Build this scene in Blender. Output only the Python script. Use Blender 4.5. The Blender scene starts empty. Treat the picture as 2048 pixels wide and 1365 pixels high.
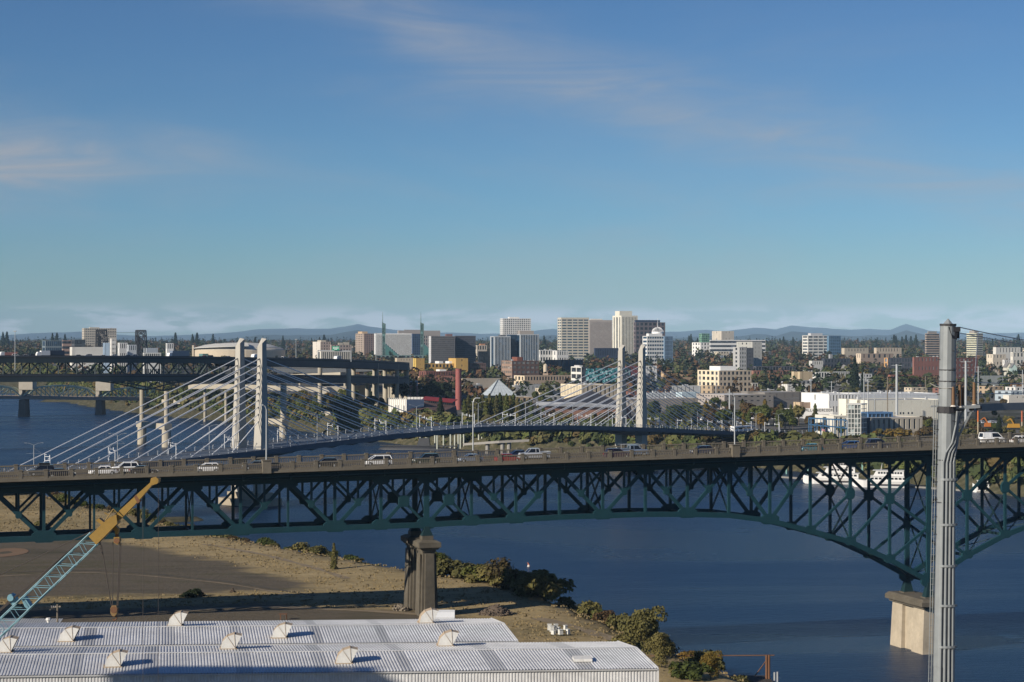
import bpy, math, random
import numpy as np
from mathutils import Vector, Matrix

SC = bpy.context.scene
COL = SC.collection
random.seed(7)
R = math.radians
F, H, HY = 3940.0, 59.0, 685.0      # focal length in photo pixels, eye height above the river, horizon row

# ---------------------------------------------------------------- camera
cam = bpy.data.cameras.new('camera')
cam.sensor_width = 36.0
cam.lens = F / 2048 * 36.0
cam.clip_start = 1.0
cam.clip_end = 90000.0
cam_o = bpy.data.objects.new('camera', cam)
COL.objects.link(cam_o)
cam_o.location = (0, 0, H)
cam_o.rotation_euler = (R(90) + 2.5 / F, 0, 0)
SC.camera = cam_o

# ---------------------------------------------------------------- light
SUN_EL, SUN_AZ = 24.0, 38.0          # shadows run 38 deg from +X towards +Y
world = bpy.data.worlds.new('World')
SC.world = world
world.use_nodes = True
WN = world.node_tree
WN.nodes.clear()

def wn(t, **k):
    n = WN.nodes.new(t)
    for a, b in k.items():
        setattr(n, a, b)
    return n

w_out = wn('ShaderNodeOutputWorld')
w_bg = wn('ShaderNodeBackground')
w_bg.inputs['Strength'].default_value = 0.058
sky = wn('ShaderNodeTexSky', sky_type='NISHITA', sun_disc=False)
sky.sun_elevation = R(SUN_EL)
sky.sun_rotation = math.atan2(-math.cos(R(SUN_AZ)), -math.sin(R(SUN_AZ)))
sky.altitude = 60
sky.air_density = 1.15
sky.dust_density = 0.15
sky.ozone_density = 4.0
# thin cirrus and a low bank of cumulus, laid on the sky by direction
tc = wn('ShaderNodeTexCoord')
sep = wn('ShaderNodeSeparateXYZ')
WN.links.new(tc.outputs['Generated'], sep.inputs[0])

def wmath(op, a, b=None, clamp=False):
    n = wn('ShaderNodeMath', operation=op, use_clamp=clamp)
    for i, v in enumerate((a, b)):
        if v is None:
            continue
        if isinstance(v, (int, float)):
            n.inputs[i].default_value = v
        else:
            WN.links.new(v, n.inputs[i])
    return n.outputs[0]

def wnoise(vec, scale, detail, rough, dist=0.0):
    n = wn('ShaderNodeTexNoise')
    n.inputs['Scale'].default_value = scale
    n.inputs['Detail'].default_value = detail
    n.inputs['Roughness'].default_value = rough
    n.inputs['Distortion'].default_value = dist
    WN.links.new(vec, n.inputs['Vector'])
    return n.outputs['Fac']

def wramp(fac, a, b):
    n = wn('ShaderNodeMapRange', interpolation_type='SMOOTHSTEP')
    n.inputs['From Min'].default_value = a
    n.inputs['From Max'].default_value = b
    WN.links.new(fac, n.inputs['Value'])
    return n.outputs[0]

def wmap(scale, rot=(0, 0, 0), loc=(0, 0, 0)):
    n = wn('ShaderNodeMapping')
    n.inputs['Scale'].default_value = scale
    n.inputs['Rotation'].default_value = rot
    n.inputs['Location'].default_value = loc
    WN.links.new(tc.outputs['Generated'], n.inputs['Vector'])
    return n.outputs[0]

yy_ = wmath('MAXIMUM', wmath('ABSOLUTE', sep.outputs['Y']), 0.15)
cu = wmath('DIVIDE', sep.outputs['X'], yy_)
ce = wmath('DIVIDE', sep.outputs['Z'], yy_)
veil = wramp(wnoise(wmap((3.0, 1.0, 10.0), (0, R(16), 0), (0.05, 0, 0.30)), 1.15, 4.5, 0.52, 0.6), 0.46, 0.78)
fib = wramp(wnoise(wmap((7.0, 1.0, 46.0), (0, R(15), 0), (1.7, 0, 0.9)), 1.2, 6, 0.62, 1.2), 0.30, 0.80)
wob = wmath('MULTIPLY', wmath('SUBTRACT', wnoise(wmap((5.0, 1.0, 5.0)), 1.0, 4, 0.55), 0.5), 0.075)
line = wmath('ADD', wmath('SUBTRACT', ce, wmath('SUBTRACT', 0.150, wmath('MULTIPLY', cu, 0.29))), wob)
streak = wmath('POWER', 2.718, wmath('MULTIPLY', wmath('POWER', wmath('DIVIDE', line, 0.017), 2.0), -1.0))
pa = wmath('DIVIDE', wmath('ADD', cu, 0.25), 0.075)
pe = wmath('DIVIDE', wmath('ADD', wmath('SUBTRACT', ce, 0.086), wob), 0.017)
patch = wmath('POWER', 2.718, wmath('MULTIPLY', wmath('ADD', wmath('MULTIPLY', pa, pa), wmath('MULTIPLY', pe, pe)), -1.0))
clouds = wmath('ADD', wmath('MULTIPLY', streak, 0.50), wmath('ADD', wmath('MULTIPLY', patch, 1.2), wmath('MULTIPLY', veil, 0.32)))
cir = wmath('MULTIPLY', clouds, wmath('ADD', wmath('MULTIPLY', fib, 0.85), 0.32), True)
low_n = wnoise(wmap((26, 26, 110), (0, 0, 0), (0.0, 0, 0)), 1.0, 5, 0.55, 0.2)
low_band = wmath('MULTIPLY', wramp(sep.outputs['Z'], 0.002, 0.008), wramp(sep.outputs['Z'], 0.021, 0.012))
low = wmath('MULTIPLY', wmath('MULTIPLY', wramp(low_n, 0.43, 0.58), low_band), 0.75)
# deepen the blue with height, as the clear autumn sky does all round
tint = wn('ShaderNodeValToRGB')
stops = [(0.0, (0.66, 0.96, 1.17)), (0.012, (0.66, 0.96, 1.17)), (0.06, (0.50, 0.86, 1.28)), (0.12, (0.47, 0.73, 1.08)), (0.18, (0.44, 0.66, 0.98)), (0.6, (0.40, 0.60, 0.94))]
while len(tint.color_ramp.elements) < len(stops): tint.color_ramp.elements.new(0.5)
for e_, (p_, c_) in zip(tint.color_ramp.elements, stops): e_.position = p_; e_.color = (*c_, 1)
WN.links.new(sep.outputs['Z'], tint.inputs[0])
sky_t = wn('ShaderNodeMix', data_type='RGBA', blend_type='MULTIPLY')
sky_t.inputs['Factor'].default_value = 1.0
WN.links.new(sky.outputs[0], sky_t.inputs['A'])
WN.links.new(tint.outputs['Color'], sky_t.inputs['B'])
mix1 = wn('ShaderNodeMix', data_type='RGBA')
WN.links.new(cir, mix1.inputs['Factor'])
WN.links.new(sky_t.outputs['Result'], mix1.inputs['A'])
mix1.inputs['B'].default_value = (5.0, 5.3, 5.9, 1)
mix2 = wn('ShaderNodeMix', data_type='RGBA')
WN.links.new(low, mix2.inputs['Factor'])
WN.links.new(mix1.outputs['Result'], mix2.inputs['A'])
mix2.inputs['B'].default_value = (9.0, 9.3, 9.7, 1)
WN.links.new(mix2.outputs['Result'], w_bg.inputs['Color'])
WN.links.new(w_bg.outputs[0], w_out.inputs['Surface'])

sun = bpy.data.lights.new('sun', 'SUN')
sun.energy = 4.8
sun.angle = R(0.53)
sun.color = (1.0, 0.90, 0.76)
sun_o = bpy.data.objects.new('sun', sun)
COL.objects.link(sun_o)
LD = Vector((math.cos(R(SUN_AZ)) * math.cos(R(SUN_EL)), math.sin(R(SUN_AZ)) * math.cos(R(SUN_EL)), -math.sin(R(SUN_EL))))
sun_o.rotation_euler = LD.to_track_quat('-Z', 'Y').to_euler()
sun_o.location = (-200, -200, 300)

SC.view_settings.view_transform = 'Standard'
SC.view_settings.look = 'None'
SC.view_settings.exposure = 0.30
SC.view_settings.gamma = 1.0
SC.view_settings.use_curve_mapping = False
SC.render.engine = 'CYCLES'
SC.cycles.use_denoising = True
SC.cycles.max_bounces = 5
SC.cycles.diffuse_bounces = 2
SC.cycles.glossy_bounces = 3
SC.cycles.transmission_bounces = 2
SC.cycles.volume_bounces = 0
SC.cycles.transparent_max_bounces = 8
SC.cycles.caustics_reflective = False
SC.cycles.caustics_refractive = False

# ---------------------------------------------------------------- geometry helpers
def PX(x, d):
    return (x - 1024.0) * d / F

def PZ(y, d):
    return H - (y - HY) * d / F

def P(x, y, d):
    return (PX(x, d), d, PZ(y, d))

class MB:
    """collects faces; build() links them as one mesh object"""
    def __init__(s):
        s.v = []; s.f = []; s.m = []
    def add(s, vs, fs, mi=0):
        b = len(s.v)
        s.v.extend([tuple(p) for p in vs])
        s.f.extend([tuple(b + i for i in f) for f in fs])
        s.m.extend([mi] * len(fs))
        return s
    def box(s, x0, x1, y0, y1, z0, z1, mi=0):
        return s.add([(x0, y0, z0), (x1, y0, z0), (x1, y1, z0), (x0, y1, z0), (x0, y0, z1), (x1, y0, z1), (x1, y1, z1), (x0, y1, z1)],
                     [(0, 3, 2, 1), (4, 5, 6, 7), (0, 1, 5, 4), (1, 2, 6, 5), (2, 3, 7, 6), (3, 0, 4, 7)], mi)
    def beam(s, a, b, w, h, up=(0, 0, 1), mi=0):
        a = Vector(a); b = Vector(b); d = (b - a).normalized()
        u = Vector(up)
        sd = d.cross(u)
        if sd.length < 1e-4:
            sd = d.cross(Vector((1, 0, 0)))
        sd.normalize(); u = sd.cross(d).normalized()
        sd = sd * (w / 2); u = u * (h / 2)
        vs = []
        for p in (a, b):
            vs += [p - sd - u, p + sd - u, p + sd + u, p - sd + u]
        return s.add(vs, [(0, 1, 2, 3), (7, 6, 5, 4), (0, 4, 5, 1), (1, 5, 6, 2), (2, 6, 7, 3), (3, 7, 4, 0)], mi)
    def cyl(s, a, b, r0, r1=None, n=8, caps=True, mi=0, ph=0.0):
        r1 = r0 if r1 is None else r1
        a = Vector(a); b = Vector(b); d = (b - a).normalized()
        e = d.cross(Vector((0, 0, 1)))
        if e.length < 1e-4:
            e = Vector((1, 0, 0))
        e.normalize(); g = d.cross(e)
        vs = []
        for p, r in ((a, r0), (b, r1)):
            for i in range(n):
                t = 2 * math.pi * i / n + ph
                vs.append(p + e * (math.cos(t) * r) + g * (math.sin(t) * r))
        fs = [(i, (i + 1) % n, n + (i + 1) % n, n + i) for i in range(n)]
        if caps:
            fs += [tuple(range(n - 1, -1, -1)), tuple(range(n, 2 * n))]
        return s.add(vs, fs, mi)
    def prism(s, poly, z0, z1, mi=0):
        n = len(poly)
        ar = sum(poly[i][0] * poly[(i + 1) % n][1] - poly[(i + 1) % n][0] * poly[i][1] for i in range(n))
        if ar < 0:
            poly = poly[::-1]
        vs = [(p[0], p[1], z0) for p in poly] + [(p[0], p[1], z1) for p in poly]
        fs = [tuple(range(n - 1, -1, -1)), tuple(range(n, 2 * n))] + [(i, (i + 1) % n, n + (i + 1) % n, n + i) for i in range(n)]
        return s.add(vs, fs, mi)
    def frustum(s, r0, r1, mi=0):
        """two rectangles (x0,x1,y0,y1,z)"""
        vs = []
        for x0, x1, y0, y1, z in (r0, r1):
            vs += [(x0, y0, z), (x1, y0, z), (x1, y1, z), (x0, y1, z)]
        return s.add(vs, [(0, 3, 2, 1), (4, 5, 6, 7), (0, 1, 5, 4), (1, 2, 6, 5), (2, 3, 7, 6), (3, 0, 4, 7)], mi)
    def loft(s, rings, mi=0, caps=True):
        n = len(rings[0]); vs = [p for r in rings for p in r]; fs = []
        for k in range(len(rings) - 1):
            for i in range(n):
                fs.append((k * n + i, k * n + (i + 1) % n, (k + 1) * n + (i + 1) % n, (k + 1) * n + i))
        if caps:
            fs += [tuple(range(n - 1, -1, -1)), tuple(range((len(rings) - 1) * n, len(rings) * n))]
        return s.add(vs, fs, mi)
    def mesh(s, name, mats):
        me = bpy.data.meshes.new(name)
        me.from_pydata(s.v, [], s.f)
        for m in (mats if isinstance(mats, (list, tuple)) else [mats]):
            me.materials.append(m)
        if any(s.m):
            me.polygons.foreach_set('material_index', s.m)
        me.update()
        return me
    def build(s, name, mats, parent=None, loc=None, rz=0.0):
        return obj(name, s.mesh(name, mats), parent, loc, rz)

def obj(name, me, parent=None, loc=None, rz=0.0):
    o = bpy.data.objects.new(name, me)
    COL.objects.link(o)
    if loc is not None:
        o.location = loc
    if rz:
        o.rotation_euler = (0, 0, rz)
    if parent is not None:
        o.parent = parent
    return o

def tag(o, label=None, cat=None, group=None, kind=None):
    if label: o['label'] = label
    if cat: o['category'] = cat
    if group: o['group'] = group
    if kind: o['kind'] = kind
    return o

def thing(name, label, cat, loc=(0, 0, 0), rz=0.0, group=None):
    o = bpy.data.objects.new(name, None)
    COL.objects.link(o)
    o.empty_display_size = 0.5
    o.location = loc
    o.rotation_euler = (0, 0, rz)
    return tag(o, label, cat, group)

def copy_tree(o, parent=None):
    c = o.copy()
    COL.objects.link(c)
    c.parent = parent
    for ch in list(o.children):
        copy_tree(ch, c)
    return c

def smooth(o):
    o.data.polygons.foreach_set('use_smooth', [True] * len(o.data.polygons))
    return o

# ---------------------------------------------------------------- materials
MATS = {}

def nodes_of(m):
    m.use_nodes = True
    t = m.node_tree
    return t, t.nodes['Principled BSDF']

def mat(name, col, rough=0.8, metal=0.0, var=0.16, scale=0.35, spec=0.3, fine=0.08, fscale=4.0, objrand=0.0):
    """plain surface with large soft stains and finer mottling"""
    if name in MATS:
        return MATS[name]
    m = bpy.data.materials.new(name)
    t, b = nodes_of(m)
    b.inputs['Roughness'].default_value = rough
    b.inputs['Metallic'].default_value = metal
    b.inputs['Specular IOR Level'].default_value = spec
    tcn = t.nodes.new('ShaderNodeTexCoord')
    n1 = t.nodes.new('ShaderNodeTexNoise'); n1.inputs['Scale'].default_value = scale; n1.inputs['Detail'].default_value = 5
    n2 = t.nodes.new('ShaderNodeTexNoise'); n2.inputs['Scale'].default_value = fscale; n2.inputs['Detail'].default_value = 3
    t.links.new(tcn.outputs['Object'], n1.inputs['Vector'])
    t.links.new(tcn.outputs['Object'], n2.inputs['Vector'])
    a = t.nodes.new('ShaderNodeMath'); a.operation = 'MULTIPLY_ADD'
    t.links.new(n1.outputs['Fac'], a.inputs[0]); a.inputs[1].default_value = var * 2.4; a.inputs[2].default_value = 1 - var * 1.2
    c = t.nodes.new('ShaderNodeMath'); c.operation = 'MULTIPLY_ADD'
    t.links.new(n2.outputs['Fac'], c.inputs[0]); c.inputs[1].default_value = fine * 2.4; c.inputs[2].default_value = 1 - fine * 1.2
    d = t.nodes.new('ShaderNodeMath'); d.operation = 'MULTIPLY'
    t.links.new(a.outputs[0], d.inputs[0]); t.links.new(c.outputs[0], d.inputs[1])
    out = d.outputs[0]
    if objrand:
        oi = t.nodes.new('ShaderNodeObjectInfo')
        e = t.nodes.new('ShaderNodeMath'); e.operation = 'MULTIPLY_ADD'
        t.links.new(oi.outputs['Random'], e.inputs[0]); e.inputs[1].default_value = objrand * 2; e.inputs[2].default_value = 1 - objrand
        g = t.nodes.new('ShaderNodeMath'); g.operation = 'MULTIPLY'
        t.links.new(out, g.inputs[0]); t.links.new(e.outputs[0], g.inputs[1]); out = g.outputs[0]
    mx = t.nodes.new('ShaderNodeVectorMath'); mx.operation = 'SCALE'
    mx.inputs[0].default_value = col[:3]
    t.links.new(out, mx.inputs['Scale'])
    t.links.new(mx.outputs[0], b.inputs['Base Color'])
    MATS[name] = m
    return m

def glass(name, col, rough=0.12, cell=3.0, var=0.6, spec=0.5):
    """dark window glass; panes differ where blinds are drawn"""
    if name in MATS:
        return MATS[name]
    m = bpy.data.materials.new(name)
    t, b = nodes_of(m)
    b.inputs['Roughness'].default_value = rough
    b.inputs['Specular IOR Level'].default_value = spec
    tcn = t.nodes.new('ShaderNodeTexCoord')
    v = t.nodes.new('ShaderNodeTexVoronoi'); v.inputs['Scale'].default_value = 1.0 / cell
    v.inputs['Randomness'].default_value = 0.25
    t.links.new(tcn.outputs['Object'], v.inputs['Vector'])
    h = t.nodes.new('ShaderNodeSeparateColor')
    t.links.new(v.outputs['Color'], h.inputs[0])
    p = t.nodes.new('ShaderNodeMath'); p.operation = 'POWER'; p.inputs[1].default_value = 5.0
    t.links.new(h.outputs[0], p.inputs[0])
    a = t.nodes.new('ShaderNodeMath'); a.operation = 'MULTIPLY_ADD'
    t.links.new(p.outputs[0], a.inputs[0]); a.inputs[1].default_value = var * 4; a.inputs[2].default_value = 1 - var * 0.4
    mx = t.nodes.new('ShaderNodeVectorMath'); mx.operation = 'SCALE'
    mx.inputs[0].default_value = col[:3]
    t.links.new(a.outputs[0], mx.inputs['Scale'])
    t.links.new(mx.outputs[0], b.inputs['Base Color'])
    MATS[name] = m
    return m

def flat(name, col, rough=0.6, metal=0.0, spec=0.4):
    return mat(name, col, rough, metal, var=0.06, scale=0.6, spec=spec, fine=0.04)
# ================================================================ terrain, river, hills
W_SHORE = [(-1200, 3200), (-800, 2400), (-520, 1500), (-320, 950), (-176, 668), (-150, 655), (-104, 657), (-101, 650), (-140, 632), (-122, 592),
           (-92, 548), (-80, 520), (-66, 496), (-41, 463), (-16, 427), (-5, 412), (7, 397), (17, 375), (27, 342), (36, 306), (44, 284), (60, 230), (90, 120), (150, -50), (260, -400)]
E_SHORE = [(760, -400), (700, 0), (600, 300), (400, 590), (195, 752), (163, 832), (124, 915), (59, 1026), (-43, 1096), (-120, 1262), (-164, 1392),
           (-226, 1500), (-278, 1581), (-374, 1788), (-495, 2113), (-605, 2447), (-900, 3200)]
RIVER = np.array(W_SHORE + E_SHORE, float)
_A = RIVER; _B = np.roll(RIVER, -1, axis=0)

def shore_dist(x, y):
    """signed distance to the river's edge, positive on land (arrays)"""
    x = np.asarray(x, float).ravel(); y = np.asarray(y, float).ravel()
    if len(x) <= 4:                        # few points: all edges at once
        X_, Y_ = x[:, None], y[:, None]; ax, ay = _A[:, 0], _A[:, 1]; bx, by = _B[:, 0], _B[:, 1]; dx, dy = bx - ax, by - ay
        t = np.clip(((X_ - ax) * dx + (Y_ - ay) * dy) / (dx * dx + dy * dy), 0, 1); best = ((X_ - ax - t * dx) ** 2 + (Y_ - ay - t * dy) ** 2).min(1)
        c = (ay > Y_) != (by > Y_); xi = ax + (Y_ - ay) * dx / np.where(dy == 0, 1e-9, dy); ins = (c & (X_ < xi)).sum(1) % 2 == 1
        return np.where(ins, -1, 1) * np.sqrt(best)
    best = np.full(x.shape, 1e18); ins = np.zeros(x.shape, bool)
    for (ax, ay), (bx, by) in zip(_A, _B):
        dx, dy = bx - ax, by - ay
        t = np.clip(((x - ax) * dx + (y - ay) * dy) / (dx * dx + dy * dy), 0, 1)
        best = np.minimum(best, (x - ax - t * dx) ** 2 + (y - ay - t * dy) ** 2)
        c = (ay > y) != (by > y)
        xi = ax + (y - ay) * dx / (dy if dy else 1e-9)
        ins ^= c & (x < xi)
    return np.where(ins, -1, 1) * np.sqrt(best)

E_Y = [-500, 600, 1000, 1200, 1500, 2000, 2500, 3000, 3500, 4000, 5000, 6500, 9000, 14000, 20000, 40000]
E_Z = [9, 9, 10, 12, 15, 20, 25, 31, 37, 43, 50, 54, 56, 58, 60, 60]
M_Y = [-400, 0, 300, 600, 760, 900, 1250, 2520, 3200]
M_X = [500, 400, 200, 60, 0, -60, -330, -730, -1050]

def noise2(x, y, s, seed=0):
    return (np.sin(x / s + 1.3 * seed) * np.cos(y / s * 1.13 + 0.7 * seed) + 0.5 * np.sin(x / s * 2.3 + y / s * 1.7 + seed) + 0.25 * np.cos(x / s * 4.1 - y / s * 3.7 + 2 * seed)) / 1.75

def elev(x, y):
    x = np.asarray(x, float); y = np.asarray(y, float); sh = x.shape
    x = x.ravel(); y = y.ravel()
    sd = shore_dist(x, y)
    east = (x > np.interp(y, M_Y, M_X)) | (y > 3100)
    base = np.where(east, np.interp(y, E_Y, E_Z), 11.0 + np.clip((-x - 250) / 900, 0, 1) * 14)
    base = base + np.where(east, noise2(x, y, 140.0, 2) * np.clip((y - 1500) / 4000, 0, 1) * 4, noise2(x, y, 26.0, 1) * 0.35)
    t = np.clip(sd / 13.0, 0, 1)
    spit = (np.hypot((x + 125) / 40, (y - 645) / 16) < 1) & (~east)
    up = base * (1 - (1 - t) ** 1.6) + 0.15
    up = np.where(spit, np.minimum(up, 1.0 + 0.0 * up), up)
    z = np.where(sd > 0, up, np.maximum(-4.0, sd * 0.35))
    return z.reshape(sh)

def gz(x, y):
    return float(elev(np.array([x]), np.array([y]))[0])

xs = np.concatenate([-np.geomspace(12000, 440, 44)[:-1], np.arange(-440, 330, 5.0), np.geomspace(330, 12000, 44)])
ys = np.concatenate([np.arange(-600, 200, 40.0), np.arange(200, 660, 4.0), np.arange(660, 1300, 7.0), np.geomspace(1300, 30000, 120)])
GX, GY = np.meshgrid(xs, ys)
GZ = elev(GX, GY)
nx, ny = len(xs), len(ys)
me = bpy.data.meshes.new('ground')
vv = np.stack([GX.ravel(), GY.ravel(), GZ.ravel()], 1)
ii = np.arange(nx * ny).reshape(ny, nx)
ff = np.stack([ii[:-1, :-1].ravel(), ii[:-1, 1:].ravel(), ii[1:, 1:].ravel(), ii[1:, :-1].ravel()], 1)
me.from_pydata(vv.tolist(), [], ff.tolist())
# what covers the ground: dry grass / bare dirt lot / street and yard / river bank
SD = shore_dist(GX.ravel(), GY.ravel()).reshape(GX.shape)
def inpoly(px, py, poly):
    ins = np.zeros(px.shape, bool); n = len(poly)
    for i in range(n):
        ax, ay = poly[i]; bx, by = poly[(i + 1) % n]
        c = (ay > py) != (by > py)
        ins ^= c & (px < ax + (py - ay) * (bx - ax) / ((by - ay) or 1e-9))
    return ins
def gp(x, y, h=11.0):
    d = F * (H - h) / (y - HY)
    return (PX(x, d), d)
LOT = [gp(-300, 1068), gp(190, 1070), gp(250, 1090), gp(360, 1104), gp(440, 1122), gp(530, 1146), gp(650, 1178), gp(560, 1184), gp(450, 1186), gp(330, 1194), gp(-300, 1196)]
YARD = [gp(-300, 1222), gp(240, 1222), gp(520, 1212), gp(700, 1218), gp(900, 1225), gp(960, 1238), gp(940, 1262), gp(1100, 1420), gp(-300, 1420)]
DIAM = [(gp(8, 1108)[0] + 5.2 * math.cos(a), gp(8, 1108)[1] + 9 * math.sin(a)) for a in np.linspace(0, 6.28, 20)]
east_m = (GX > np.interp(GY, M_Y, M_X)) | (GY > 3100)
cov = np.zeros((ny, nx, 4)); cov[..., 3] = 1
def polysd(px, py, poly):
    best = np.full(px.shape, 1e18); n = len(poly)
    for i in range(n):
        (ax, ay), (bx, by) = poly[i], poly[(i + 1) % n]; dx, dy = bx - ax, by - ay
        t = np.clip(((px - ax) * dx + (py - ay) * dy) / (dx * dx + dy * dy), 0, 1)
        best = np.minimum(best, (px - ax - t * dx) ** 2 + (py - ay - t * dy) ** 2)
    return np.where(inpoly(px, py, poly), 1, -1) * np.sqrt(best)
lotd = np.maximum(polysd(GX, GY, LOT), polysd(GX, GY, YARD))
cov[..., 0] = np.clip(0.5 + lotd / 24.0, 0, 1)
cov[..., 1] = east_m
cov[..., 2] = np.clip(0.5 + (12 - SD) / 10.0, 0, 1)
at = me.color_attributes.new('cover', 'FLOAT_COLOR', 'POINT')
at.data.foreach_set('color', cov.ravel())

def ground_mat():
    m = bpy.data.materials.new('ground_cover')
    t, b = nodes_of(m)
    b.inputs['Roughness'].default_value = 0.95
    b.inputs['Specular IOR Level'].default_value = 0.1
    g = t.nodes.new('ShaderNodeNewGeometry')
    def noise(s, det=6, stretch=None, r=0.6):
        n = t.nodes.new('ShaderNodeTexNoise')
        n.inputs['Scale'].default_value = s; n.inputs['Detail'].default_value = det; n.inputs['Roughness'].default_value = r
        if stretch:
            mp = t.nodes.new('ShaderNodeMapping'); mp.inputs['Scale'].default_value = stretch
            t.links.new(g.outputs['Position'], mp.inputs['Vector']); t.links.new(mp.outputs[0], n.inputs['Vector'])
        else:
            t.links.new(g.outputs['Position'], n.inputs['Vector'])
        return n.outputs['Fac']
    def ramp(fac, stops):
        r = t.nodes.new('ShaderNodeValToRGB')
        while len(r.color_ramp.elements) < len(stops):
            r.color_ramp.elements.new(0.5)
        for e, (p, c) in zip(r.color_ramp.elements, stops):
            e.position = p; e.color = (*c, 1)
        t.links.new(fac, r.inputs[0])
        return r.outputs[0]
    def mix(f, a, c):
        x = t.nodes.new('ShaderNodeMix'); x.data_type = 'RGBA'
        t.links.new(f, x.inputs['Factor']); t.links.new(a, x.inputs['A']); t.links.new(c, x.inputs['B'])
        return x.outputs['Result']
    at_ = t.nodes.new('ShaderNodeAttribute'); at_.attribute_name = 'cover'
    sp = t.nodes.new('ShaderNodeSeparateColor'); t.links.new(at_.outputs['Color'], sp.inputs[0])
    def soft(ch, k):
        a = t.nodes.new('ShaderNodeMath'); a.operation = 'ADD'
        n = t.nodes.new('ShaderNodeMath'); n.operation = 'MULTIPLY_ADD'
        t.links.new(noise(0.09, 7, (0.5, 1, 1)), n.inputs[0]); n.inputs[1].default_value = k; n.inputs[2].default_value = -k / 2
        t.links.new(ch, a.inputs[0]); t.links.new(n.outputs[0], a.inputs[1])
        mr = t.nodes.new('ShaderNodeMapRange'); mr.interpolation_type = 'SMOOTHSTEP'
        mr.inputs['From Min'].default_value = 0.35; mr.inputs['From Max'].default_value = 0.65
        t.links.new(a.outputs[0], mr.inputs['Value'])
        return mr.outputs[0]
    grass = mix(ramp(noise(1.6, 5), [(0.40, (0, 0, 0)), (0.66, (1, 1, 1))]),
                ramp(noise(0.045, 8, (0.35, 1, 1)), [(0.28, (0.12, 0.105, 0.048)), (0.44, (0.25, 0.19, 0.092)), (0.58, (0.38, 0.29, 0.15)), (0.76, (0.25, 0.17, 0.085))]),
                ramp(noise(0.4, 4), [(0.3, (0.15, 0.12, 0.055)), (0.7, (0.38, 0.30, 0.17))]))
    dirt = ramp(noise(0.045, 10, (0.35, 1, 1), 0.72), [(0.26, (0.045, 0.045, 0.024)), (0.40, (0.088, 0.076, 0.054)), (0.50, (0.115, 0.096, 0.070)), (0.58, (0.085, 0.076, 0.046)), (0.72, (0.20, 0.160, 0.10))])
    city = ramp(noise(0.012, 9, None, 0.7), [(0.30, (0.030, 0.036, 0.018)), (0.46, (0.060, 0.058, 0.045)), (0.55, (0.14, 0.135, 0.125)), (0.70, (0.075, 0.070, 0.062)), (0.82, (0.19, 0.17, 0.14))])
    bank = ramp(noise(0.35, 6), [(0.3, (0.045, 0.045, 0.024)), (0.55, (0.085, 0.078, 0.045)), (0.75, (0.16, 0.135, 0.095))])
    west = mix(soft(sp.outputs[0], 1.0), grass, dirt)
    allc = mix(soft(sp.outputs[1], 0.0), west, city)
    allc = mix(soft(sp.outputs[2], 0.5), allc, bank)
    t.links.new(allc, b.inputs['Base Color'])
    bp = t.nodes.new('ShaderNodeBump'); bp.inputs['Strength'].default_value = 0.5; bp.inputs['Distance'].default_value = 0.4
    t.links.new(noise(0.9, 6), bp.inputs['Height']); t.links.new(bp.outputs[0], b.inputs['Normal'])
    return m

me.materials.append(ground_mat())
me.update()
ground = obj('ground', me)
tag(ground, kind='structure'); smooth(ground)

# bare clay ring of the ball field and a faint pad in the lot
mb = MB(); ring = DIAM
mb.add([(x, y, gz(x, y) + 0.06) for x, y in ring] + [(np.mean([p[0] for p in ring]), np.mean([p[1] for p in ring]), 11.2)],
       [(i, (i + 1) % 20, 20) for i in range(20)])
tag(mb.build('path', mat('clay', (0.17, 0.108, 0.062), 0.95, var=0.2, scale=0.2)), kind='structure')

# worn wheel tracks across the lot and along the bank
def track(pts, w, m):
    P2 = [np.array(gp(*q)) for q in pts]; line = []
    for a_, b_ in zip(P2, P2[1:]):
        k_ = max(2, int(np.hypot(*(b_ - a_)) / 2.0)); line += [a_ + (b_ - a_) * i / k_ for i in range(k_)]
    line.append(P2[-1]); line = np.array(line); ker = np.ones(7) / 7
    sm = np.stack([np.convolve(np.pad(line[:, c], 3, mode='edge'), ker, 'valid') for c in (0, 1)], 1)
    tg = np.gradient(sm, axis=0); tg /= np.linalg.norm(tg, axis=1, keepdims=True) + 1e-9; nn = np.stack([-tg[:, 1], tg[:, 0]], 1); mb = MB()
    wob_ = w * (1 + 0.3 * np.sin(np.arange(len(sm)) * 0.7))[:, None] / 2
    A_, B_ = sm - nn * wob_, sm + nn * wob_
    vs = []
    for a_, b_ in zip(A_, B_): vs += [(a_[0], a_[1], gz(*a_) + 0.05), (b_[0], b_[1], gz(*b_) + 0.05)]
    mb.add(vs, [(2 * i, 2 * i + 1, 2 * i + 3, 2 * i + 2) for i in range(len(sm) - 1)]); tag(mb.build('path', m), kind='structure')
TRK = mat('track_pale', (0.21, 0.165, 0.105), 0.95, var=0.35, scale=0.4, fine=0.25); TRD = mat('track_dark', (0.075, 0.065, 0.048), 0.95, var=0.35, scale=0.4, fine=0.25)
track([(700, 1160), (600, 1128), (500, 1105), (400, 1090)], 1.6, TRK); track([(1060, 1232), (1120, 1246), (1180, 1262), (1236, 1284)], 2.4, TRK)
track([(-60, 1150), (150, 1140), (330, 1150), (480, 1168), (640, 1196)], 1.0, TRD); track([(-60, 1156), (150, 1145), (330, 1155), (478, 1173), (630, 1201)], 0.8, TRK); track([(330, 1228), (520, 1217), (700, 1222), (880, 1232)], 2.2, TRK)

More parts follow.
